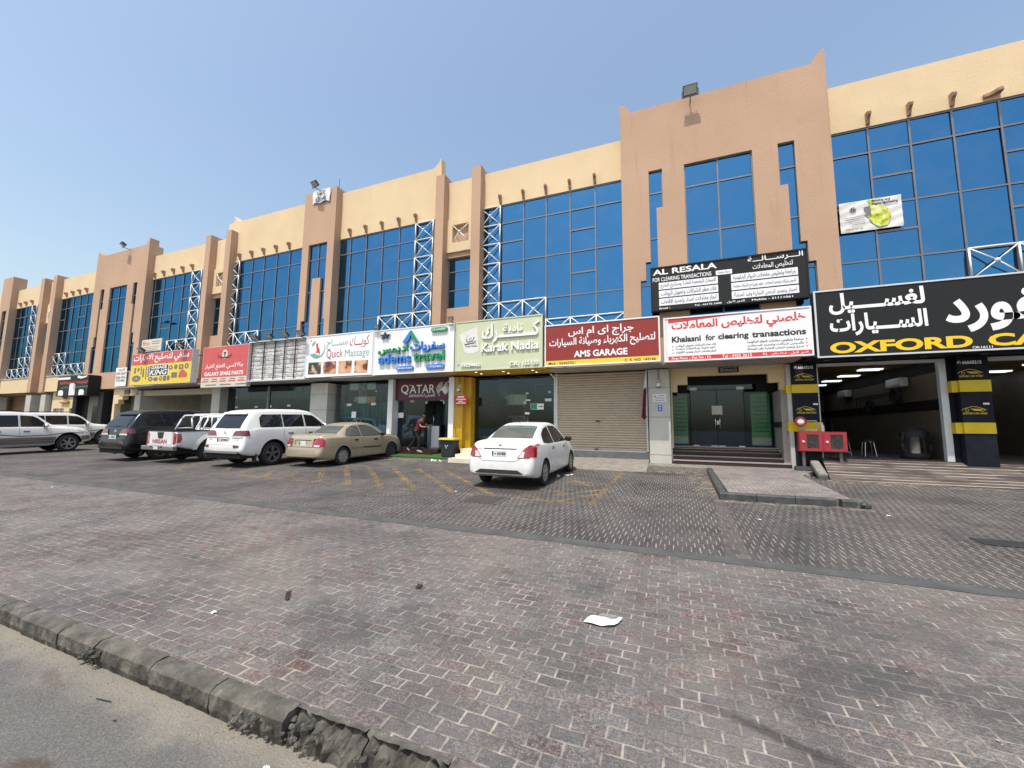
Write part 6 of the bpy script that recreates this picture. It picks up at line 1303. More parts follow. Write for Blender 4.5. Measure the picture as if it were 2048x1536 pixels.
        m.build('badge', M['hub'], t, fix=False)
        m = MB(); m.tube([(-.5, .2, 1.30), (0, .16, 1.285), (.3, .2, 1.32)], .010, 6); m.build('rear_wiper', M['trim'], t)
        m = MB()
        for sg in (1, -1): m.box(sg*.86-.09, sg*.86+.09, wy[0]-.62, wy[0]-.58, .20, .50)
        m.build('mud_flap', M['rubber'], t)
    else:
        for sg in (1, -1):
            patch(t, 'lower_cladding', 'clad', [c.fan([(wy[0]+.5, .42), (wy[1]-.5, .42), (wy[1]-.42, .72), (wy[0]+.42, .72)], lambda y, z: (sg*(c.side(y, z)+.012), y, z)), c.fan([(.15, .48), (wy[0]-.48, .48), (wy[0]-.44, .72), (.12, .72)], lambda y, z: (sg*(c.side(y, z)+.012), y, z)), c.fan([(wy[1]+.46, .50), (L-.12, .56), (L-.15, .74), (wy[1]+.42, .72)], lambda y, z: (sg*(c.side(y, z)+.012), y, z))])
        m = MB(); c.l_side(m, [(.3, .78), (1.2, .80), (1.9, .86), (2.4, .78), (3.3, .80), (4.0, .90), (4.5, .86)], .035, .006); m.build('side_stripe', plain('brown_stripe', (0.12, 0.06, 0.05), 0.5), t)
        m = MB(); c.l_side(m, [(wy[0]+.5, .60), (wy[1]-.5, .60)], .02, .016); c.l_side(m, [(wy[0]+.5, .50), (wy[1]-.5, .50)], .02, .016); m.build('cladding_groove', M['trim'], t)
        m = MB()
        for sg in (1, -1): m.box(sg*.93-.06, sg*.93+.06, wy[0]+.55, wy[1]-.6, .33, .38)
        m.build('side_step', M['hub'], t)
        plate(t, c.rear(0, .95)-.01, .90, .40, .13, '')
        m = MB()
        for sg in (1, -1): m.bar((sg*.62, .9, 1.90), (sg*.62, 2.5, 1.91), .03, .03)
        m.build('roof_rail', M['trim'], t)
    return t, c
suv('sport_utility', 'white four wheel drive with tinted windows between pickup and champagne saloon, plate 857489', (-13.66, 8.66, gz(8.66)), M['carwhite'], 'lux', '857489')
suv('sport_utility', 'black four wheel drive with tinted windows beside the white pickup', (-19.42, 8.35, gz(8.35)), M['carblack'], 'lux', '30937')
suv('sport_utility', 'white four wheel drive with brown side stripe and grey lower cladding', (-27.62, 5.95, gz(5.95)), M['carwhite'], 'lc', '')
suv('sport_utility', 'white four wheel drive half hidden behind the brown striped one, nearer the shops', (-32.85, 9.40, gz(9.40)), M['carwhite'], 'lc', '')
# pickup
def pickup(loc):
    t = thing('pickup_truck', 'white double cab pickup with sports bar and red NISSAN lettering on the tailgate', 'pickup', loc, 0.0, 'cars parked in the bays', local=True); tilt(t, 0)
    zt = [(0, .98), (.02, 1.09), (.06, 1.12), (1.50, 1.13), (1.56, 1.14), (1.62, 1.40), (1.68, 1.66), (1.80, 1.74), (2.3, 1.78), (2.9, 1.77), (3.25, 1.68), (3.85, 1.22), (4.05, 1.16), (4.7, 1.06), (5.0, .90), (5.08, .70)]
    zb = [(0, .95), (.05, 1.08), (1.5, 1.10), (1.62, 1.12), (2.4, 1.12), (3.6, 1.08), (4.4, .98), (4.95, .78), (5.08, .6)]; wm = [(0, .86), (.06, .90), (.3, .925), (4.2, .925), (4.7, .88), (5.0, .72), (5.08, .6)]; wb = [(0, .85), (.06, .88), (1.5, .90), (3.8, .87), (4.5, .80), (5.08, .5)]
    wt = [(0, .82), (.1, .86), (1.55, .86), (1.7, .72), (2.8, .70), (3.3, .72), (3.9, .78), (4.6, .68), (5.08, .45)]; zs = [(0, .62), (.3, .52), (.9, .42), (4.3, .40), (5.08, .5)]
    c = Car(5.08, zt, zb, wm, wb, wt, zs); car_common(t, c, M['carwhite'], [((1.12, .42), .46), ((4.2, .42), .46)], [(.80, 1.12, .375, .24, 'six'), (.80, 4.2, .375, .24, 'six')], bedcut=(-.72, .72, .07, 1.50, .70, 1.4))
    m = MB(); m.box(-.86, .86, .0, 1.56, 1.125, 1.15); m.v = [p for p in m.v]; m = MB()
    for a in ((-.90, -.72, .02, 1.54), (.72, .90, .02, 1.54), (-.72, .72, .0, .07)): m.box(a[0], a[1], a[2], a[3], 1.125, 1.150)
    m.build('bed_rail', M['trim'], t)
    y = c.rear(0, .85)-.006; m = MB(); m.box(-.66, .66, y-.012, y+.02, .66, 1.10); tg = bev(m.build('tailgate', M['carwhite'], t), .012)
    m = MB(); m.poly([(-.20, y-.018, 1.095), (.20, y-.018, 1.095), (.13, y-.018, .87), (-.13, y-.018, .87)][::-1]); m.build('tailgate_handle', M['trim'], tg)
    m = MB(); v, f, a = glyphs('NISSAN', .035); m.add([(-.46+.84*q[0], y-.016, .69+.15*q[1]) for q in v], f); m.build('lettering', plain('tailgate_letter_red', (0.35, 0.02, 0.04), 0.4), tg, fix=False)
    for sg in (1, -1):
        tl = patch(t, 'tail_light', 'lampred', c.p_rear([(sg*x, z) for x, z in [(.70, .68), (.80, .66), (.87, .74), (.87, 1.04), (.80, 1.08), (.70, 1.08)]], .012)); patch(t, 'tail_light_side', 'lampred', c.p_side([(.02, .72), (.12, .74), (.16, .86), (.14, 1.02), (.03, 1.06)], .008, sg), parent=tl)
        patch(t, 'clear_lens', 'lampclear', c.p_rear([(sg*x, z) for x, z in [(.705, .74), (.745, .74), (.745, 1.0), (.705, 1.0)]], .016), parent=tl)
        for p in [[(1.78, 1.17), (2.45, 1.17), (2.45, 1.62), (1.90, 1.62)], [(2.52, 1.17), (3.46, 1.16), (3.44, 1.24), (3.12, 1.52), (2.9, 1.62), (2.52, 1.63)]]: patch(t, 'side_window', 'carglass', c.p_side(p, .006, sg))
        m = MB(); a_ = [math.pi*(0.02+0.96*i/14) for i in range(15)]; pts = [(1.12+.50*math.cos(q), .42+.50*math.sin(q)) for q in a_]; ins = [(1.12+.465*math.cos(q), .42+.465*math.sin(q)) for q in a_]
        vs = [(sg*(c.side(y_, z_)+.035), y_, z_) for y_, z_ in ins]+[(sg*(c.side(y_, z_)+.004), y_, z_) for y_, z_ in [(1.12+.60*math.cos(q), .42+.60*math.sin(q)) for q in a_]]
        m.add(vs, [(i, i+1, 16+i, 15+i) for i in range(14)]); m.build('wheel_flare', M['carwhite'], t, smooth=True)
    patch(t, 'rear_window', 'carglass', c.fan([(-.60, 1.22), (.60, 1.22), (.56, 1.62), (-.56, 1.62)], lambda x, z: (x, 1.555+(z-1.15)*.22, z))); patch(t, 'windscreen', 'carglass', c.p_top([(-.62, 3.2), (.62, 3.2), (.70, 3.75), (-.70, 3.75)]))
    m = MB(); m.box(-.93, .93, -.14, .02, .46, .62); b = bev(m.build('rear_bumper', M['chrome'], t), .03); m = MB(); m.box(-.16, .16, -.145, -.13, .50, .62); m.box(-.36, -.24, -.145, -.13, .56, .61); m.box(.24, .36, -.145, -.13, .56, .61); m.build('bumper_step', M['trim'], b)
    m = MB()
    for yy, h in ((1.46, .60), (1.10, .56)):
        m.tube([(.82, yy-.25 if yy < 1.3 else yy, 1.13), (.80, yy-.06, 1.13+h*.75), (.70, yy, 1.13+h), (-.70, yy, 1.13+h), (-.80, yy-.06, 1.13+h*.75), (-.82, yy-.25 if yy < 1.3 else yy, 1.13)], .028, 8)
    for x in (-.35, .35): m.tube([(x, 1.46, 1.13), (x, 1.46, 1.73)], .024, 8)
    m.tube([(.82, .95, 1.20), (.82, 1.46, 1.20)], .024, 8); m.tube([(-.82, .95, 1.20), (-.82, 1.46, 1.20)], .024, 8); m.build('sports_bar', M['truss'], t, smooth=True)
    m = MB()
    for ln in [[(2.48, 1.62), (2.48, .45)], [(3.5, 1.1), (3.52, .5)], [(1.60, 1.1), (1.60, .5)]]: c.l_side(m, ln)
    m.build('panel_gaps', M['seam'], t); handles(t, c, [(2.0, 1.02), (2.75, 1.02)], M['trim']); mirror(t, c, 3.40, 1.2, M['carwhite'], (.13, .09, .11)); m = MB(); m.box(-.7, .7, .1, .9, .32, .6); m.build('underbody', M['well'], t)
    plate(t, -.148, .50, .30, .10, '', None)
pickup((-17.02, 8.72, gz(8.72)))
# ------------------------------------------------------------------ lamps
def floodlight(label, loc, yaw, sc=1.0, arm=0.0, group='floodlights over the signs', down=0.5):
    t = thing('floodlight', label, 'floodlight', loc, yaw, group, local=True); s = sc; m = MB()
    ca, sa = math.cos(down), math.sin(down)
    def rot(p): x, y, z = p; return (x*s, (y*ca-z*sa)*s, (y*sa+z*ca)*s)      # tips the lamp face down and outwards (-Y)
    def rbox(mb, *b): k = len(mb.v); mb.box(*b); mb.v[k:] = [rot(p) for p in mb.v[k:]]
    rbox(m, -.20, .20, -.045, .045, -.14, .14)
    for i in range(6): rbox(m, -.17+i*.06, -.155+i*.06, .045, .085, -.12, .12)
    h = bev(m.build('housing', M['lampgrey'], t), .012*s); m = MB(); rbox(m, -.175, .175, -.052, -.045, -.115, .115); m.build('lens', M['lens'], h)
    m = MB(); m.tube([(-.22*s, 0, 0), (-.22*s, .02, -.19*s), (.22*s, .02, -.19*s), (.22*s, 0, 0)], .012*s, 6)
    if arm: m.tube([(0, .02, -.19*s), (0, arm, -.19*s-.02)], .018, 6)
    else: m.cyl((0, .02, -.19*s), (0, .02, -.27*s), .02*s, 8)
    m.build('bracket', M['lampgrey'], t); return t
floodlight('large floodlight on the parapet of the tower over the black office sign', (0.85, 13.78, 13.10), 0, 1.15, .35, 'floodlights on the parapets', .55)
floodlight('floodlight leaning out above the torn number banner on the slim tower', (-16.28, 13.72, 13.62), -.15, 1.0, .4, 'floodlights on the parapets', .9)
floodlight('floodlight on the parapet of the far terracotta tower', (-33.2, 13.74, 13.30), -.2, 1.05, .4, 'floodlights on the parapets', 1.0)
for lb, x, z, yw in [('small floodlight on the left corner of the travel agency sign', -11.36, 5.74, 0), ('small floodlight on the right corner of the travel agency sign', -7.83, 5.76, 0)]: floodlight(lb, (x, 13.02, z), yw, .55, .35, down=.7)
for lb, x in [('floodlight at the left end above the stripped sign frame', -18.72), ('second floodlight from the left above the stripped sign frame', -17.72), ('third floodlight from the left above the stripped sign frame', -16.67), ('floodlight at the right end above the stripped sign frame', -15.67)]: floodlight(lb, (x, 12.98, 5.82), 0, .95, .45, down=.95)
floodlight('floodlight above the left part of the red and yellow garage sign', (-28.1, 12.95, 5.80), 0, 1.0, .4, down=1.0); floodlight('floodlight above the right part of the red and yellow garage sign', (-24.5, 12.95, 5.86), 0, 1.0, .4, down=1.0)
floodlight('dark floodlight above the grey tyre shop sign', (-36.4, 13.1, 4.95), 0, 1.0, .4, down=1.0)
t = thing('street_lamp', 'tall street lamp across the lot mirrored in the blue glass', 'street lamp', (-47, 6.6, .2)); m = MB(); m.cyl((-47.0, 6.6, .15), (-47.0, 6.6, 9.8), .09, 10, .05); m.tube([(-47.0, 6.6, 9.7), (-46.2, 6.7, 10.5), (-44.6, 6.95, 10.95), (-43.2, 7.2, 10.95)], .04, 8); m.build('pole', M['hub'], t, smooth=True)
m = MB(); m.bar((-43.6, 7.15, 10.93), (-42.5, 7.32, 10.86), .26, .12); bev(m.build('lamp_head', M['lampgrey'], t), .04)
# ------------------------------------------------------------------ flag on the pier
t = thing('flag', 'maroon and white flag hanging limp at the shutter edge', 'flag', (-0.85, 13.95, 2.0)); m = MB(); m.cyl((-.80, 14.1, 3.62), (-.84, 13.98, 2.05), .010, 6); m.build('flag_pole', M['alu'], t)
def hang(z0, z1, mat, nm, ser=False):
    m = MB(); n = 14; k = 12; vs = []
    for j in range(k+1):
        z = z0+(z1-z0)*j/k; f = (3.55-z)/1.55; wd = 0.045+.12*min(1, f*1.0)
        for i in range(n+1):
            u = i/n; zz = z+(0.05*(1 if i % 2 else -1) if ser and j == k else 0)-(0.07*u*(1-f)) - (0.08*math.sin(u*3.1) if j == 0 and not ser else 0)
            vs.append((-.81-wd*u-.02*f, 14.0+.045*math.sin(u*11+f*2)*(.4+.6*f), zz))
    m.add(vs, [(j*(n+1)+i, j*(n+1)+i+1, (j+1)*(n+1)+i+1, (j+1)*(n+1)+i) for j in range(k) for i in range(n)]); return m.build(nm, mat, t, smooth=True, fix=False)
hang(2.02, 3.02, plain('flag_maroon', (0.17, 0.015, 0.05), 0.85, var=0.15), 'maroon_cloth', False); hang(2.98, 3.55, M['white'], 'white_cloth', True)
# ------------------------------------------------------------------ wheeled bin with a broom handle
t = thing('waste_bin', 'black waste bin with a yellow lid beside the cream steps', 'bin', (-8.02, 13.52, .47)); m = MB()
a = [(-.24, -.20), (.24, -.20), (.24, .20), (-.24, .20)]; b = [(x*1.22, y*1.22) for x, y in a]
m.add([(-8.02+x, 13.52+y, .48) for x, y in a]+[(-8.02+x, 13.52+y, 1.12) for x, y in b], [(0, 3, 2, 1), (4, 5, 6, 7)]+[(i, (i+1) % 4, 4+(i+1) % 4, 4+i) for i in range(4)]); bd = bev(m.build('bin_body', plain('dark_bin_plastic', (0.022, 0.026, 0.034), 0.5), t), .03)
m = MB(); m.box(-8.35, -7.69, 13.22, 13.80, 1.12, 1.17); m.box(-8.33, -7.71, 13.24, 13.78, 1.17, 1.20); bev(m.build('bin_lid', plain('lid_yellow', (0.66, 0.56, 0.10), 0.5), t), .02)
m = MB()
for i in range(3):
    q = 2*math.pi*i/3+.5; m.prism([(-8.02+.045*math.cos(q)+.03*math.cos(r_), 13.285-.012, .88+.045*math.sin(q)+.03*math.sin(r_)) for r_ in (q+.9, q+3.0, q-.9)], (0, -.006, 0))
m.build('bin_mark', M['white'], t); m = MB(); m.cyl((-8.25, 13.70, .50), (-8.25, 13.76, .50), .07, 12); m.cyl((-7.8, 13.70, .50), (-7.8, 13.76, .50), .07, 12); m.build('bin_wheel', M['rubber'], t)
t = thing('broom', 'broom handle leaning behind the yellow lidded bin', 'broom', (-7.95, 13.9, .75)); m = MB(); m.cyl((-7.92, 13.86, .9), (-8.02, 13.93, 1.62), .014, 8); m.build('handle', M['lampgrey'], t); m = MB(); m.box(-8.02, -7.82, 13.82, 13.90, .70, .92); m.build('brush', M['rubber'], t)
# ------------------------------------------------------------------ fire hose cabinets by the car wash
CY = 13.95
t = thing('fire_cabinet', 'red double fire cabinet on steel legs at the corner of the wash bay', 'cabinet', (3.95, CY, .55)); kx = CY/13.6
def CX(x): return x*kx
def CZ(z): return CAM_H+(z-CAM_H)*kx
m = MB(); x0, x1, z0, z1 = CX(3.27), CX(4.36), CZ(1.05), CZ(1.60); m.box(x0, x1, CY, CY+.28, z0, z1); m.build('cabinet_box', M['cabred'], t)
for i in range(2):
    a = x0+(x1-x0)*i/2+.012; b = x0+(x1-x0)*(i+1)/2-.012; m = MB(); fr = [(a+.13, z0+.10), (b-.09, z1-.07)]
    gridwall([a, b], [z0+.02, z1-.02], [(a+.16, z0+.09, b-.09, z1-.08)], CY-.022, CY-.004, m); d = m.build('cabinet_door', M['cabred'], t)
    m = MB(); m.poly([(a+.15, CY-.008, z0+.08), (b-.08, CY-.008, z0+.08), (b-.08, CY-.008, z1-.07), (a+.15, CY-.008, z1-.07)]); m.build('door_pane', plain('grimy_glass', (0.045, 0.045, 0.045), 0.15, var=0.5, scale=14), d, fix=False)
    m = MB(); m.cyl((a+.08, CY-.022, (z0+z1)/2), (a+.08, CY-.045, (z0+z1)/2), .032, 12); m.build('door_knob', M['alu'], d)
for x in (x0+.10, x1-.14):
    m = MB(); m.box(x-.035, x+.035, CY+.06, CY+.13, .40, z0); m.build('leg', plain('rusty_brown_steel', (0.16, 0.12, 0.11), 0.7, var=0.3), t)
t = thing('plastic_bottle', 'clear plastic bottle standing on the red cabinet', 'bottle', (CX(3.86), CY+.12, z1)); m = MB(); m.lathe([(.001, 0), (.045, 0), (.048, .02), (.046, .14), (.03, .19), (.014, .22), (.014, .24), (.001, .24)], (CX(3.86), CY+.12, z1+.002), n=14); m.build('bottle_body', plain('cloudy_plastic', (0.55, 0.57, 0.58), 0.2), t, smooth=True); m = MB(); m.cyl((CX(3.86), CY+.12, z1+.235), (CX(3.86), CY+.12, z1+.262), .018, 10); m.build('cap', M['white'], t)
t = thing('hose_reel', 'red hose reel disc with bent steel pipe above the red cabinet', 'hose reel', (CX(3.36), CY+.1, z1)); m = MB(); c_ = (CX(3.33), CY+.02, CZ(1.88)); m.lathe([(.13, .04), (.15, .02), (.15, -.02), (.13, -.04), (.085, -.03)], c_, 'Y', 24); m.build('reel_rim', M['cabred'], t, smooth=True)
m = MB(); m.lathe([(.085, -.03), (.07, -.045), (.001, -.045)], c_, 'Y', 20); m.build('reel_hub', M['paper'], t, smooth=True)
m = MB(); m.tube([(c_[0], CY+.1, c_[2]-.1), (c_[0], CY+.1, z1+.04), (c_[0]+.40, CY+.1, z1+.04), (c_[0]+.40, CY+.1, c_[2]+.02), (c_[0]+.10, CY+.1, c_[2]+.02)], .018, 8); m.build('pipe', M['hub'], t)
t = thing('wheel_stop', 'black rubber wheel stop lying by the pier left of the red cabinet', 'wheel stop', (3.36, 13.85, .42)); m = MB(); m.prism([(3.16, 13.72, .50), (3.56, 13.72, .50), (3.56, 13.78, .61), (3.18, 13.78, .61)], (0, .18, 0)); bev(m.build('block', M['rubber'], t), .025)
# ------------------------------------------------------------------ inside the wash bays
def split_ac(label, loc):
    x, y, z = loc; t = thing('air_conditioner', label, 'air conditioner', loc, group='air conditioners on the wash bay wall'); m = MB(); m.box(x-.22, x, y-.5, y+.5, z-.15, z+.15); b = bev(m.build('casing', M['white'], t), .04); m = MB(); m.box(x-.228, x-.20, y-.46, y+.46, z-.13, z-.06); m.build('louvre', M['tile'], b)
split_ac('white air conditioner nearest the wash bay opening', (7.0, 17.0, 3.22)); split_ac('white air conditioner deeper in the wash bay', (7.0, 21.4, 3.20))
t = thing('wall_fan', 'black fan on the right wall of the wash bay', 'fan', (7.0, 17.0, 2.78)); m = MB(); m.lathe([(.26, 0), (.27, -.05), (.26, -.10)], (6.86, 17.0, 2.78), 'X', 22); m.lathe([(.001, -.02), (.25, -.02)], (6.86, 17.0, 2.78), 'X', 22); m.build('fan_cage', M['rubber'], t); m = MB(); m.bar((7.0, 17.0, 2.6), (6.86, 17.0, 2.75), .06, .06); m.build('arm', M['rubber'], t)
t = thing('hose_rack', 'black hose coiled on the right wall of the wash bay', 'hose', (7.0, 19.2, 2.5)); m = MB()
for r_ in (.30, .25, .20): m.tube([(6.93, 19.2+r_*math.cos(q), 2.55+r_*.8*math.sin(q)) for q in np.linspace(0, 6.29, 18)], .03, 6)
m.build('hose', M['rubber'], t); m = MB(); m.tube([(6.95, 20.4, 2.2), (6.95, 20.4, 2.95), (6.95, 17.5, 2.95)], .022, 6); m.build('pipe', M['rubber'], t)
def stool(label, x, y, grp='steel stools in the wash bay'):
    z = .86; t = thing('stool', label, 'stool', (x, y, z), group=grp)
    for a in range(4):
        q = math.pi/4+a*math.pi/2; m = MB(); m.cyl((x+.20*math.cos(q), y+.20*math.sin(q), z), (x+.14*math.cos(q), y+.14*math.sin(q), z+.45), .013, 8); m.build('leg', M['chrome'], t)
    m = MB(); m.lathe([(.001, 0), (.17, 0), (.17, .04), (.001, .045)], (x, y, z+.45), n=18); m.build('seat', M['rubber'], t); m = MB(); m.lathe([(.165, -.01), (.175, 0), (.165, .01)], (x, y, z+.44), n=18); m.build('ring', M['chrome'], t)
stool('steel legged stool in the middle of the wash bay floor', 5.55, 15.7); stool('steel legged stool close behind the red cabinet', 4.95, 15.75)
t = thing('office_chair', 'dark swivel chair in the shade behind the steel stools', 'chair', (5.3, 17.2, .86)); m = MB(); m.box(5.05, 5.55, 16.95, 17.45, 1.28, 1.38); bev(m.build('seat', M['black'], t), .04); m = MB(); m.box(5.0, 5.1, 16.95, 17.45, 1.40, 1.95); bev(m.build('backrest', M['black'], t), .04); m = MB(); m.cyl((5.3, 17.2, .9), (5.3, 17.2, 1.3), .03, 8)
for a in range(5): m.bar((5.3, 17.2, .95), (5.3+.28*math.cos(a*1.257), 17.2+.28*math.sin(a*1.257), .90), .04, .04)
m.build('base', M['chrome'], t)
t = thing('vacuum_cleaner', 'large black vacuum cleaner with steel drum inside the right door post', 'vacuum', (6.52, 15.2, .86)); vx, vy = 6.45, 15.2; m = MB(); m.lathe([(.001, 0), (.33, 0), (.34, .12), (.30, .16)], (vx, vy, .86), n=22); m.build('base', M['rubber'], t, smooth=True); m = MB(); m.lathe([(.24, .14), (.24, .62), (.27, .64)], (vx, vy, .86), n=24); m.build('drum', M['chrome'], t, smooth=True)
m = MB(); m.lathe([(.30, .62), (.31, .70), (.27, .80), (.18, .87), (.001, .89)], (vx, vy, .86), n=22); m.build('motor_head', M['rubber'], t, smooth=True); m = MB(); m.tube([(vx-.28, vy-.1, .95), (vx-.34, vy-.12, 1.3), (vx-.28, vy-.1, 1.62), (vx, vy-.2, 1.72), (vx+.26, vy-.1, 1.6), (vx+.32, vy-.1, 1.3), (vx+.28, vy-.1, .95)], .035, 8); m.build('hose', M['rubber'], t, smooth=True)
# ------------------------------------------------------------------ tea shop interior, agency, garage contents
t = thing('range_hood', 'steel extractor hood with a duct behind the tea shop window', 'hood', (-6.9, 16.4, 2.55)); m = MB(); m.box(-8.0, -5.85, 16.2, 17.0, 2.60, 3.05); m.build('hood_box', M['chrome'], t); m = MB(); m.box(-7.25, -6.85, 16.4, 16.9, 3.05, 3.62); m.build('duct', M['alu'], t); m = MB(); m.lathe([(.001, -.03), (.13, -.03), (.16, -.01), (.17, 0)], (-6.95, 16.19, 2.74), 'Y', 20); m.build('fan_port', M['black'], t)
t = thing('display_cabinet', 'lit glass snack cabinet behind the tea shop window', 'cabinet', (-5.95, 15.4, 1.4)); m = MB(); m.box(-6.3, -5.55, 15.2, 15.7, 1.25, 1.3); m.box(-6.3, -5.55, 15.66, 15.7, 1.3, 2.05); m.box(-6.3, -5.55, 15.2, 15.7, 2.05, 2.1); m.build('cabinet_frame', M['alu'], t)
for z in (1.5, 1.75): 
    m = MB(); m.box(-6.26, -5.6, 15.25, 15.65, z, z+.02); m.build('shelf', M['white'], t)
t = thing('shop_counter', 'pale counter inside the tea shop', 'counter', (-6, 15.9, .8)); m = MB(); m.box(-7.4, -5.0, 15.1, 15.9, .8, 1.24); m.build('counter_body', M['tile'], t); m = MB(); m.box(-7.45, -4.95, 15.05, 15.95, 1.24, 1.26); m.build('counter_top', M['chrome'], t)
t = thing('ceiling_cassette', 'grey louvred ceiling air outlet inside the tea shop', 'air outlet', (-4.9, 15.6, 3.2)); m = MB(); m.box(-5.35, -4.45, 15.7, 15.75, 3.02, 3.42); m.build('casing', M['tile'], t); m = MB(); 
for z in (3.08, 3.2, 3.32): m.box(-5.28, -4.52, 15.68, 15.70, z-.04, z+.04)
m.build('louvre', M['navypaint'], t)
t = thing('potted_plant', 'dark leafy pot plant behind the tea shop door', 'plant', (-4.85, 15.3, .8)); m = MB(); m.lathe([(.10, 0), (.15, .3), (.13, .3)], (-4.85, 15.3, .8), n=14); m.build('pot', M['tile'], t); m = MB(); kk = random.Random(2)
for i in range(46):
    q = kk.random()*6.28; e = kk.uniform(.2, 1.2); L_ = kk.uniform(.2, .4); b0 = Vector((-4.85, 15.3, 1.15+kk.random()*.25)); d = Vector((math.cos(q)*math.cos(e), math.sin(q)*math.cos(e), math.sin(e))); s_ = d.cross(Vector((0, 0, 1))).normalized()*.035; m.poly([b0, b0+d*L_*.5+s_, b0+d*L_-Vector((0, 0, .05)), b0+d*L_*.5-s_])
m.build('foliage', plain('dark_leaf', (0.03, 0.07, 0.025), 0.5), t, fix=False)
t = thing('tool_board', 'blue board leaning on the painted back wall of the garage', 'board', (-27, 17.5, 1.5)); m = MB(); m.box(-27.95, -26.0, 17.45, 17.5, 1.5, 2.62); m.build('panel', plain('deep_blue_board', (0.01, 0.03, 0.16), 0.5), t)
t = thing('office_chair', 'dark chair inside the open agency door', 'chair', (-9.2, 15.2, .72)); m = MB(); m.box(-9.42, -9.0, 15.0, 15.4, 1.12, 1.2); m.build('seat', M['black'], t); m = MB(); m.box(-9.42, -9.36, 15.0, 15.4, 1.2, 1.7); m.build('backrest', M['black'], t); m = MB(); m.cyl((-9.2, 15.2, .74), (-9.2, 15.2, 1.12), .03, 8); m.bar((-9.4, 15.2, .78), (-9.0, 15.2, .78), .04, .04); m.bar((-9.2, 15.0, .78), (-9.2, 15.4, .78), .04, .04); m.build('base', M['chrome'], t)
# cameras and bulkhead lamps on the piers
def dome(label, x, y, z):
    t = thing('security_camera', label, 'camera', (x, y, z), group='dome cameras on the piers'); m = MB(); m.lathe([(.001, -.06), (.05, -.05), (.062, 0)], (x, y-.06, z), n=14); m.build('dome', M['black'], t, smooth=True); m = MB(); m.cyl((x, y, z+.015), (x, y-.13, z+.015), .065, 14); m.build('housing', M['white'], t, smooth=True)
dome('black dome camera on the clad pier above the white notice', -.44, 14.2, 3.07); dome('black dome camera on the amber jamb above the red notice', -7.95, 14.05, 3.08); dome('black dome camera on the pale pier left of the tyre garage', -30.7, 14.2, 3.45)
def bulk(label, x, y, z, dz):
    t = thing('wall_lamp', label, 'lamp', (x, y, z), group='round lamps with hanging conduit'); m = MB(); m.lathe([(.07, 0), (.07, -.05), (.001, -.07)], (x, y, z), 'Y', 16); m.build('lamp_body', M['tile'], t, smooth=True); m = MB(); m.cyl((x, y-.02, z+.06), (x, y-.02, z+dz), .012, 6); m.build('conduit', M['lampgrey'], t)
bulk('round lamp under a dark conduit on the clad pier', -.44, 14.2, 3.24, .38); bulk('round lamp under a conduit on the amber jamb', -7.93, 14.05, 3.26, .36)
t = thing('wall_ornament', 'dark bird ornament on the far painted wall', 'ornament', (-43.5, 14.5, 3.5)); m = MB(); m.prism([(-40.6, 14.40, 3.62), (-40.2, 14.40, 3.58), (-39.9, 14.40, 3.40), (-39.6, 14.40, 3.42), (-39.55, 14.40, 3.32), (-40.0, 14.40, 3.28), (-40.3, 14.40, 3.42)], (0, -.05, 0)); m.build('bird', M['black'], t); m = MB(); m.cyl((-40.6, 14.42, 3.05), (-39.5, 14.42, 3.05), .07, 10); m.build('lamp_tube', M['amber'], t)
# ------------------------------------------------------------------ manhole, litter
t = thing('manhole_cover', 'rusty square manhole cover set in the worn yellow hatching', 'manhole', (-3.55, 7.42, gz(7.42)), local=True); m = MB(); z = .008; m.add([(-.42, -.36, z-.36*S), (.42, -.36, z-.36*S), (.42, .36, z+.36*S), (-.42, .36, z+.36*S)], [(0, 1, 2, 3)]); o = m.build('frame', M['strip'], t, fix=False); m = MB(); z = .013; m.add([(-.33, -.28, z-.28*S), (.33, -.28, z-.28*S), (.33, .28, z+.28*S), (-.33, .28, z+.28*S)], [(0, 1, 2, 3)]); m.build('cover', plain('rusty_iron', (0.055, 0.045, 0.037), 0.8, var=0.4, scale=18, bump=0.6), t, fix=False)
t = thing('drain_cover', 'dark rectangular drain cover at the right edge of the paving', 'drain', (4.1, 7.42, gz(7.42)), local=True); m = MB(); z = .008; m.add([(-.42, -.17, z-.17*S), (.75, -.17, z-.17*S), (.75, .17, z+.17*S), (-.42, .17, z+.17*S)], [(0, 1, 2, 3)]); m.build('cover', plain('dark_iron', (0.022, 0.024, 0.026), 0.7, var=0.3), t, fix=False)
def scrap(label, x, y, w_, h, seed, mat='paper', name='paper_scrap', cat='litter', group=None, fold=0.02, zoff=0.008):
    k = random.Random(seed); t = thing(name, label, cat, (x, y, 0), group=group); m = MB(); n = 6; a = k.random()*3; vs = []
    for j in range(n+1):
        for i in range(n+1):
            u = (i/n-.5)*w_*(1+.15*k.uniform(-1, 1)); v = (j/n-.5)*h*(1+.15*k.uniform(-1, 1)); X_ = x+u*math.cos(a)-v*math.sin(a); Y_ = y+u*math.sin(a)+v*math.cos(a)
            zb_ = gz(Y_) if Y_ > 1.85 else ROADZ
            vs.append((X_, Y_, zb_+zoff+abs(k.gauss(0, fold))))
    m.add(vs, [(j*(n+1)+i, j*(n+1)+i+1, (j+1)*(n+1)+i+1, (j+1)*(n+1)+i) for j in range(n) for i in range(n)]); m.build('sheet', M[mat], t, fix=False); return t
t = thing('paper_scrap', 'crumpled white till receipt lying on the front paving', 'litter', (-.57, 3.43, .09)); m = MB(); ka = random.Random(4); n = 8; vs = []
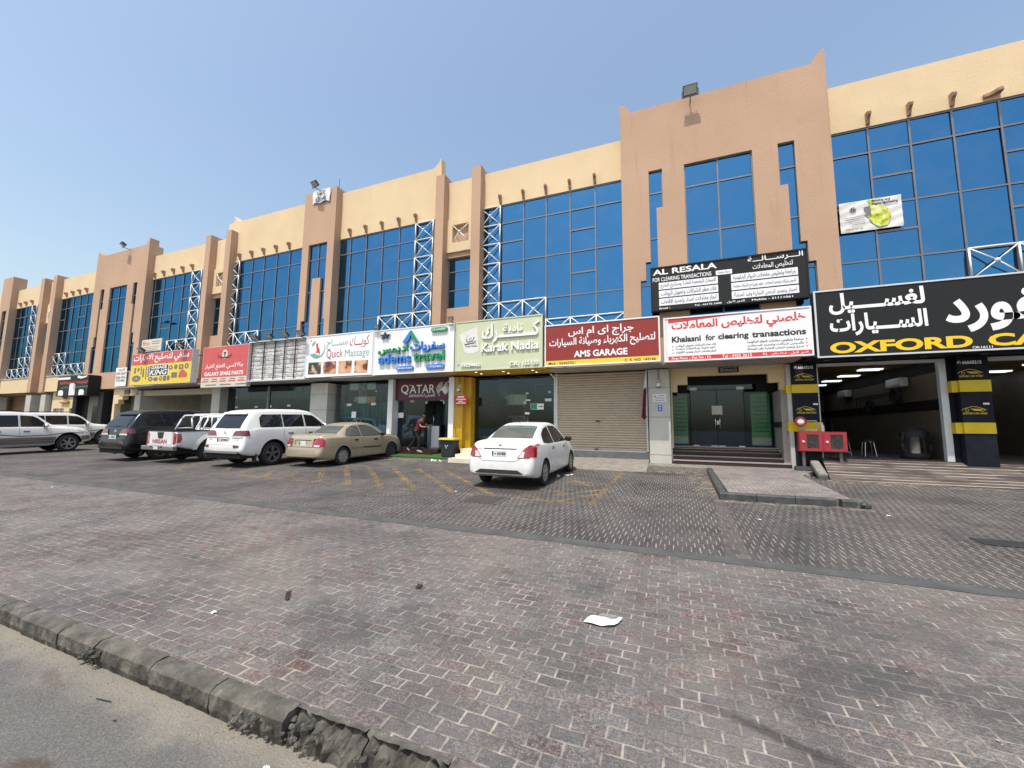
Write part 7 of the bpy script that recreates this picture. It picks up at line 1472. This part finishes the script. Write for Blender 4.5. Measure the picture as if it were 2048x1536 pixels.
for j in range(n+1):
    for i in range(n+1):
        u, v = i/n, j/n; px = -.72+.24*u+.05*v; py = 3.37+.02*u+.13*v-.03*math.sin(u*3); vs.append((px, py, gz(py)+.010+.009*abs(math.sin(u*5+v*3))+ka.uniform(0, .005)+.008*(u > .8)*v))
m.add(vs, [(j*(n+1)+i, j*(n+1)+i+1, (j+1)*(n+1)+i+1, (j+1)*(n+1)+i) for j in range(n) for i in range(n)]); m.build('sheet', M['paper'], t, fix=False)
m = MB()
for q in range(4): y_ = 3.41+.022*q; m.poly([(-.63+.01*q, y_, gz(y_)+.048), (-.50+.01*q, y_, gz(y_)+.048), (-.50+.01*q, y_+.006, gz(y_)+.048), (-.63+.01*q, y_+.006, gz(y_)+.048)])
m.build('print', M['tile'], t, fix=False)
scrap('small white torn paper on the paving behind the road kerb', -3.64, 2.36, .045, .035, 2, fold=.005); scrap('crumpled white tissue beside the white saloon', -2.77, 11.15, .2, .1, 3, fold=.02); scrap('clear crushed cup by the white saloon wheel', -2.96, 10.75, .08, .07, 4, 'offwhite', fold=.03)
scrap('torn dark leaf on the front paving', -2.34, 3.44, .09, .05, 5, 'granite', 'dry_leaf', 'leaf', fold=.006); scrap('folded dark cardboard strip on the front paving', -3.35, 2.83, .20, .04, 6, 'granite', 'dry_leaf', 'leaf', fold=.005)
for i, (x, y, lb) in enumerate([(1.23, 7.62, 'white fleck of paper on the paving by the paver course'), (3.27, 8.72, 'white fleck of paper near the end of the dark kerb'), (-1.97, 1.60, 'white scrap lying against the broken road kerb'), (-13.5, 4.84, 'white scrap far left on the front paving'), (-4.5, 7.9, 'white fleck of paper in the yellow hatching by the manhole'), (-9.6, 8.9, 'white fleck of paper behind the champagne saloon')]): scrap(lb, x, y, .05, .035, 20+i, fold=.004)
scrap('two worn white rags lying at the turf edge by the cream steps', -8.35, 12.95, .2, .12, 8, fold=.03, name='rag', cat='rag'); scrap('dirty cloth lump beside the lowest cream step', -8.02, 12.88, .13, .1, 9, fold=.025, name='rag', cat='rag')
for i, (x, y, a, L_, lb) in enumerate([(-3.36, 1.57, .3, .10, 'dark dry twig on the asphalt below the kerb'), (-3.10, 1.50, .6, .02, 'short dark stick on the asphalt')]):
    t = thing('twig', lb, 'twig', (x, y, ROADZ)); m = MB(); m.cyl((x-L_*math.cos(a), y-L_*math.sin(a)*.3, ROADZ+.006), (x+L_*math.cos(a)*.3, y+L_*math.sin(a)*.3, ROADZ+.008), .003, 5); m.build('stick', M['rubber'], t)
# ------------------------------------------------------------------ person pushing the agency door
def skinmesh(name, pts, edges, rad, mat, parent, lv=2):
    me = bpy.data.meshes.new(name); me.from_pydata(pts, edges, []); o = bpy.data.objects.new(name, me); col.objects.link(o); me.materials.append(mat)
    md = o.modifiers.new('skin', 'SKIN'); md.use_smooth_shade = True
    for i, r_ in enumerate(rad): me.skin_vertices[0].data[i].radius = (r_ if isinstance(r_, tuple) else (r_, r_))
    me.skin_vertices[0].data[0].use_root = True
    s_ = o.modifiers.new('sub', 'SUBSURF'); s_.levels = lv; s_.render_levels = lv
    bpy.context.view_layer.update(); new = bpy.data.meshes.new_from_object(o.evaluated_get(bpy.context.evaluated_depsgraph_get())); o.modifiers.clear(); o.data = new; new.polygons.foreach_set('use_smooth', [True]*len(new.polygons))
    o.parent = parent; return o
PR = thing('person', 'person in maroon shirt and black trousers striding in and pushing the agency door handle', 'person', (-9.86, 13.98, .58), R(8), local=True)
# local frame: +X is the way they walk, z up from the step
J = dict(pel=(0, 0, .80), wa=(.04, 0, .93), ch=(.13, 0, 1.14), ub=(.17, 0, 1.27), nk=(.22, 0, 1.345), hd0=(.245, 0, 1.40), hd=(.275, 0, 1.485), hdt=(.27, 0, 1.56))
for sy, n_ in ((-1, 'R'), (1, 'L')):
    J.update({'hp'+n_: (0, sy*.085, .77), 'sh'+n_: (.17, sy*.175, 1.255)})
J.update(knR=(.19, -.09, .44), anR=(.12, -.09, .075), toR=(.27, -.10, .025), knL=(-.16, .09, .42), anL=(-.42, .09, .13), toL=(-.30, .10, .03),
         elR=(.28, -.24, 1.03), wrR=(.50, -.17, 1.02), elL=(.36, .20, 1.08), wrL=(.54, .12, 1.10))
order = ['pel', 'wa', 'ch', 'ub', 'nk', 'hd0', 'hd', 'hdt', 'hpR', 'knR', 'anR', 'toR', 'hpL', 'knL', 'anL', 'toL', 'shR', 'elR', 'wrR', 'shL', 'elL', 'wrL']
ix = {n_: i for i, n_ in enumerate(order)}; E_ = [('pel', 'wa'), ('wa', 'ch'), ('ch', 'ub'), ('ub', 'nk'), ('nk', 'hd0'), ('hd0', 'hd'), ('hd', 'hdt'), ('pel', 'hpR'), ('hpR', 'knR'), ('knR', 'anR'), ('anR', 'toR'), ('pel', 'hpL'), ('hpL', 'knL'), ('knL', 'anL'), ('anL', 'toL'), ('ub', 'shR'), ('shR', 'elR'), ('elR', 'wrR'), ('ub', 'shL'), ('shL', 'elL'), ('elL', 'wrL')]
rd = dict(pel=.115, wa=.11, ch=.125, ub=.10, nk=.052, hd0=.055, hd=.085, hdt=.06, hpR=.085, knR=.056, anR=.036, toR=.028, hpL=.085, knL=.056, anL=.036, toL=.028, shR=.052, elR=.038, wrR=.026, shL=.052, elL=.038, wrL=.026)
body = skinmesh('body', [J[n_] for n_ in order], [(ix[a], ix[b]) for a, b in E_], [rd[n_] for n_ in order], M['skin'], PR)
def grow(names, k): return [rd[n_]+k for n_ in names]
def garment(name, names, edges, rads, mat): 
    jx = {n_: i for i, n_ in enumerate(names)}; return skinmesh(name, [J[n_] for n_ in names], [(jx[a], jx[b]) for a, b in edges], rads, mat, PR)
J['slR'] = tuple(J['shR'][i]*.35+J['elR'][i]*.65 for i in range(3)); J['slL'] = tuple(J['shL'][i]*.35+J['elL'][i]*.65 for i in range(3)); J['hem'] = (-.01, 0, .74)
garment('shirt', ['hem', 'pel', 'wa', 'ch', 'ub', 'shR', 'slR', 'shL', 'slL'], [('hem', 'pel'), ('pel', 'wa'), ('wa', 'ch'), ('ch', 'ub'), ('ub', 'shR'), ('shR', 'slR'), ('ub', 'shL'), ('shL', 'slL')], [.135, .142, .135, .148, .118, .072, .066, .072, .066], M['shirt'])
garment('trousers', ['pel', 'hpR', 'knR', 'anR', 'hpL', 'knL', 'anL'], [('pel', 'hpR'), ('hpR', 'knR'), ('knR', 'anR'), ('pel', 'hpL'), ('hpL', 'knL'), ('knL', 'anL')], [.125, .10, .072, .055, .10, .072, .055], M['trouser'])
m = MB(); 
for (t0, t1) in (('anR', 'toR'), ('anL', 'toL')):
    a = Vector(J[t0]); b = Vector(J[t1]); d = (b-a); h = Vector((d.x, d.y, 0)).normalized()
    k0 = len(m.v); m.ball((0, 0, 0), 1, 12)
    c_ = (a+b)/2+Vector((0, 0, -.02)); dn = d.normalized(); sd = dn.cross(Vector((0, 0, 1))).normalized(); un = sd.cross(dn)
    m.v[k0:] = [tuple(c_+dn*p[0]*.15+sd*p[1]*.055+un*p[2]*.05) for p in m.v[k0:]]
m.build('shoe', plain('pale_trainer', (0.30, 0.27, 0.25), 0.7), PR, smooth=True)
m = MB(); m.ball((0, 0, 0), 1, 16); m.v = [(J['hd'][0]-.018+p[0]*.102, p[1]*.088, J['hd'][2]+.022+p[2]*.108) for p in m.v]; m.f = [f for f in m.f if not (sum(m.v[i][0] for i in f)/len(f) > J['hd'][0]+.035 and sum(m.v[i][2] for i in f)/len(f) < J['hd'][2]+.07) and sum(m.v[i][2] for i in f)/len(f) > J['hd'][2]-.05]; m.build('hair', M['hair'], PR, smooth=True)
m = MB(); hx, hz = J['hd'][0], J['hd'][2]
m.prism([(hx+.078, -.012, hz+.01), (hx+.078, .012, hz+.01), (hx+.105, .010, hz-.025), (hx+.105, -.010, hz-.025)], (-.03, 0, 0)); 
for sy in (-1, 1): m.lathe([(.001, -.012), (.02, -.008), (.026, .004)], (hx-.0, sy*.088, hz-.005), 'Y', 10)
m.build('nose_and_ears', M['skin'], PR, smooth=True)
m = MB()
for sy in (-1, 1): m.ball((hx+.078, sy*.032, hz+.012), .010, 8)
m.box(hx+.074, hx+.083, -.022, .022, hz-.052, hz-.046); m.build('eyes_and_mouth', M['ink'], PR)
# hands: palm, four curled fingers of different length and a thumb
for sy, wn, en in ((-1, 'wrR', 'elR'), (1, 'wrL', 'elL')):
    w0 = Vector(J[wn]); d = (w0-Vector(J[en])).normalized(); sd = Vector((0, 0, 1)); nr = d.cross(sd).normalized(); sd = nr.cross(d)*-1
    P = [tuple(w0), tuple(w0+d*.045), tuple(w0+d*.085)]; Ee = [(0, 1), (1, 2)]; Rr = [.024, (.036, .018), (.036, .016)]
    hand = skinmesh('hand', P, Ee, Rr, M['skin'], PR)
    for i, (o_, L_) in enumerate(((.030, .066), (.011, .075), (-.010, .070), (-.030, .054))):
        b0 = w0+d*.082+sd*o_; f1 = b0+d*L_*.5+nr*sy*.006; f2 = f1+d*L_*.25+nr*sy*.022; f3 = f2+d*L_*.02+nr*sy*.022
        f_ = skinmesh('finger', [tuple(b0), tuple(f1), tuple(f2), tuple(f3)], [(0, 1), (1, 2), (2, 3)], [.0092, .0085, .008, .007], M['skin'], PR, 1); f_.parent = hand
    b0 = w0+d*.03+sd*.03; th = skinmesh('thumb', [tuple(b0), tuple(b0+d*.03+sd*.022), tuple(b0+d*.058+sd*.024+nr*sy*.012)], [(0, 1), (1, 2)], [.011, .010, .008], M['skin'], PR, 1); th.parent = hand

t = thing('roof_sheet', 'white sheet lying on the parapet behind the middle blue window', 'sheet', (-5.45, 14.75, 12.45)); m = MB(); m.box(-6.1, -4.9, 14.6, 14.9, 12.43, 12.50); m.build('sheet', M['white'], t)
t = thing('roof_aerial', 'thin aerial rod on the slim tower with the torn banner', 'aerial', (-15.4, 14.4, 13.5)); m = MB(); m.cyl((-15.5, 14.5, 13.5), (-15.47, 14.5, 14.15), .012, 6); m.build('rod', M['lampgrey'], t)
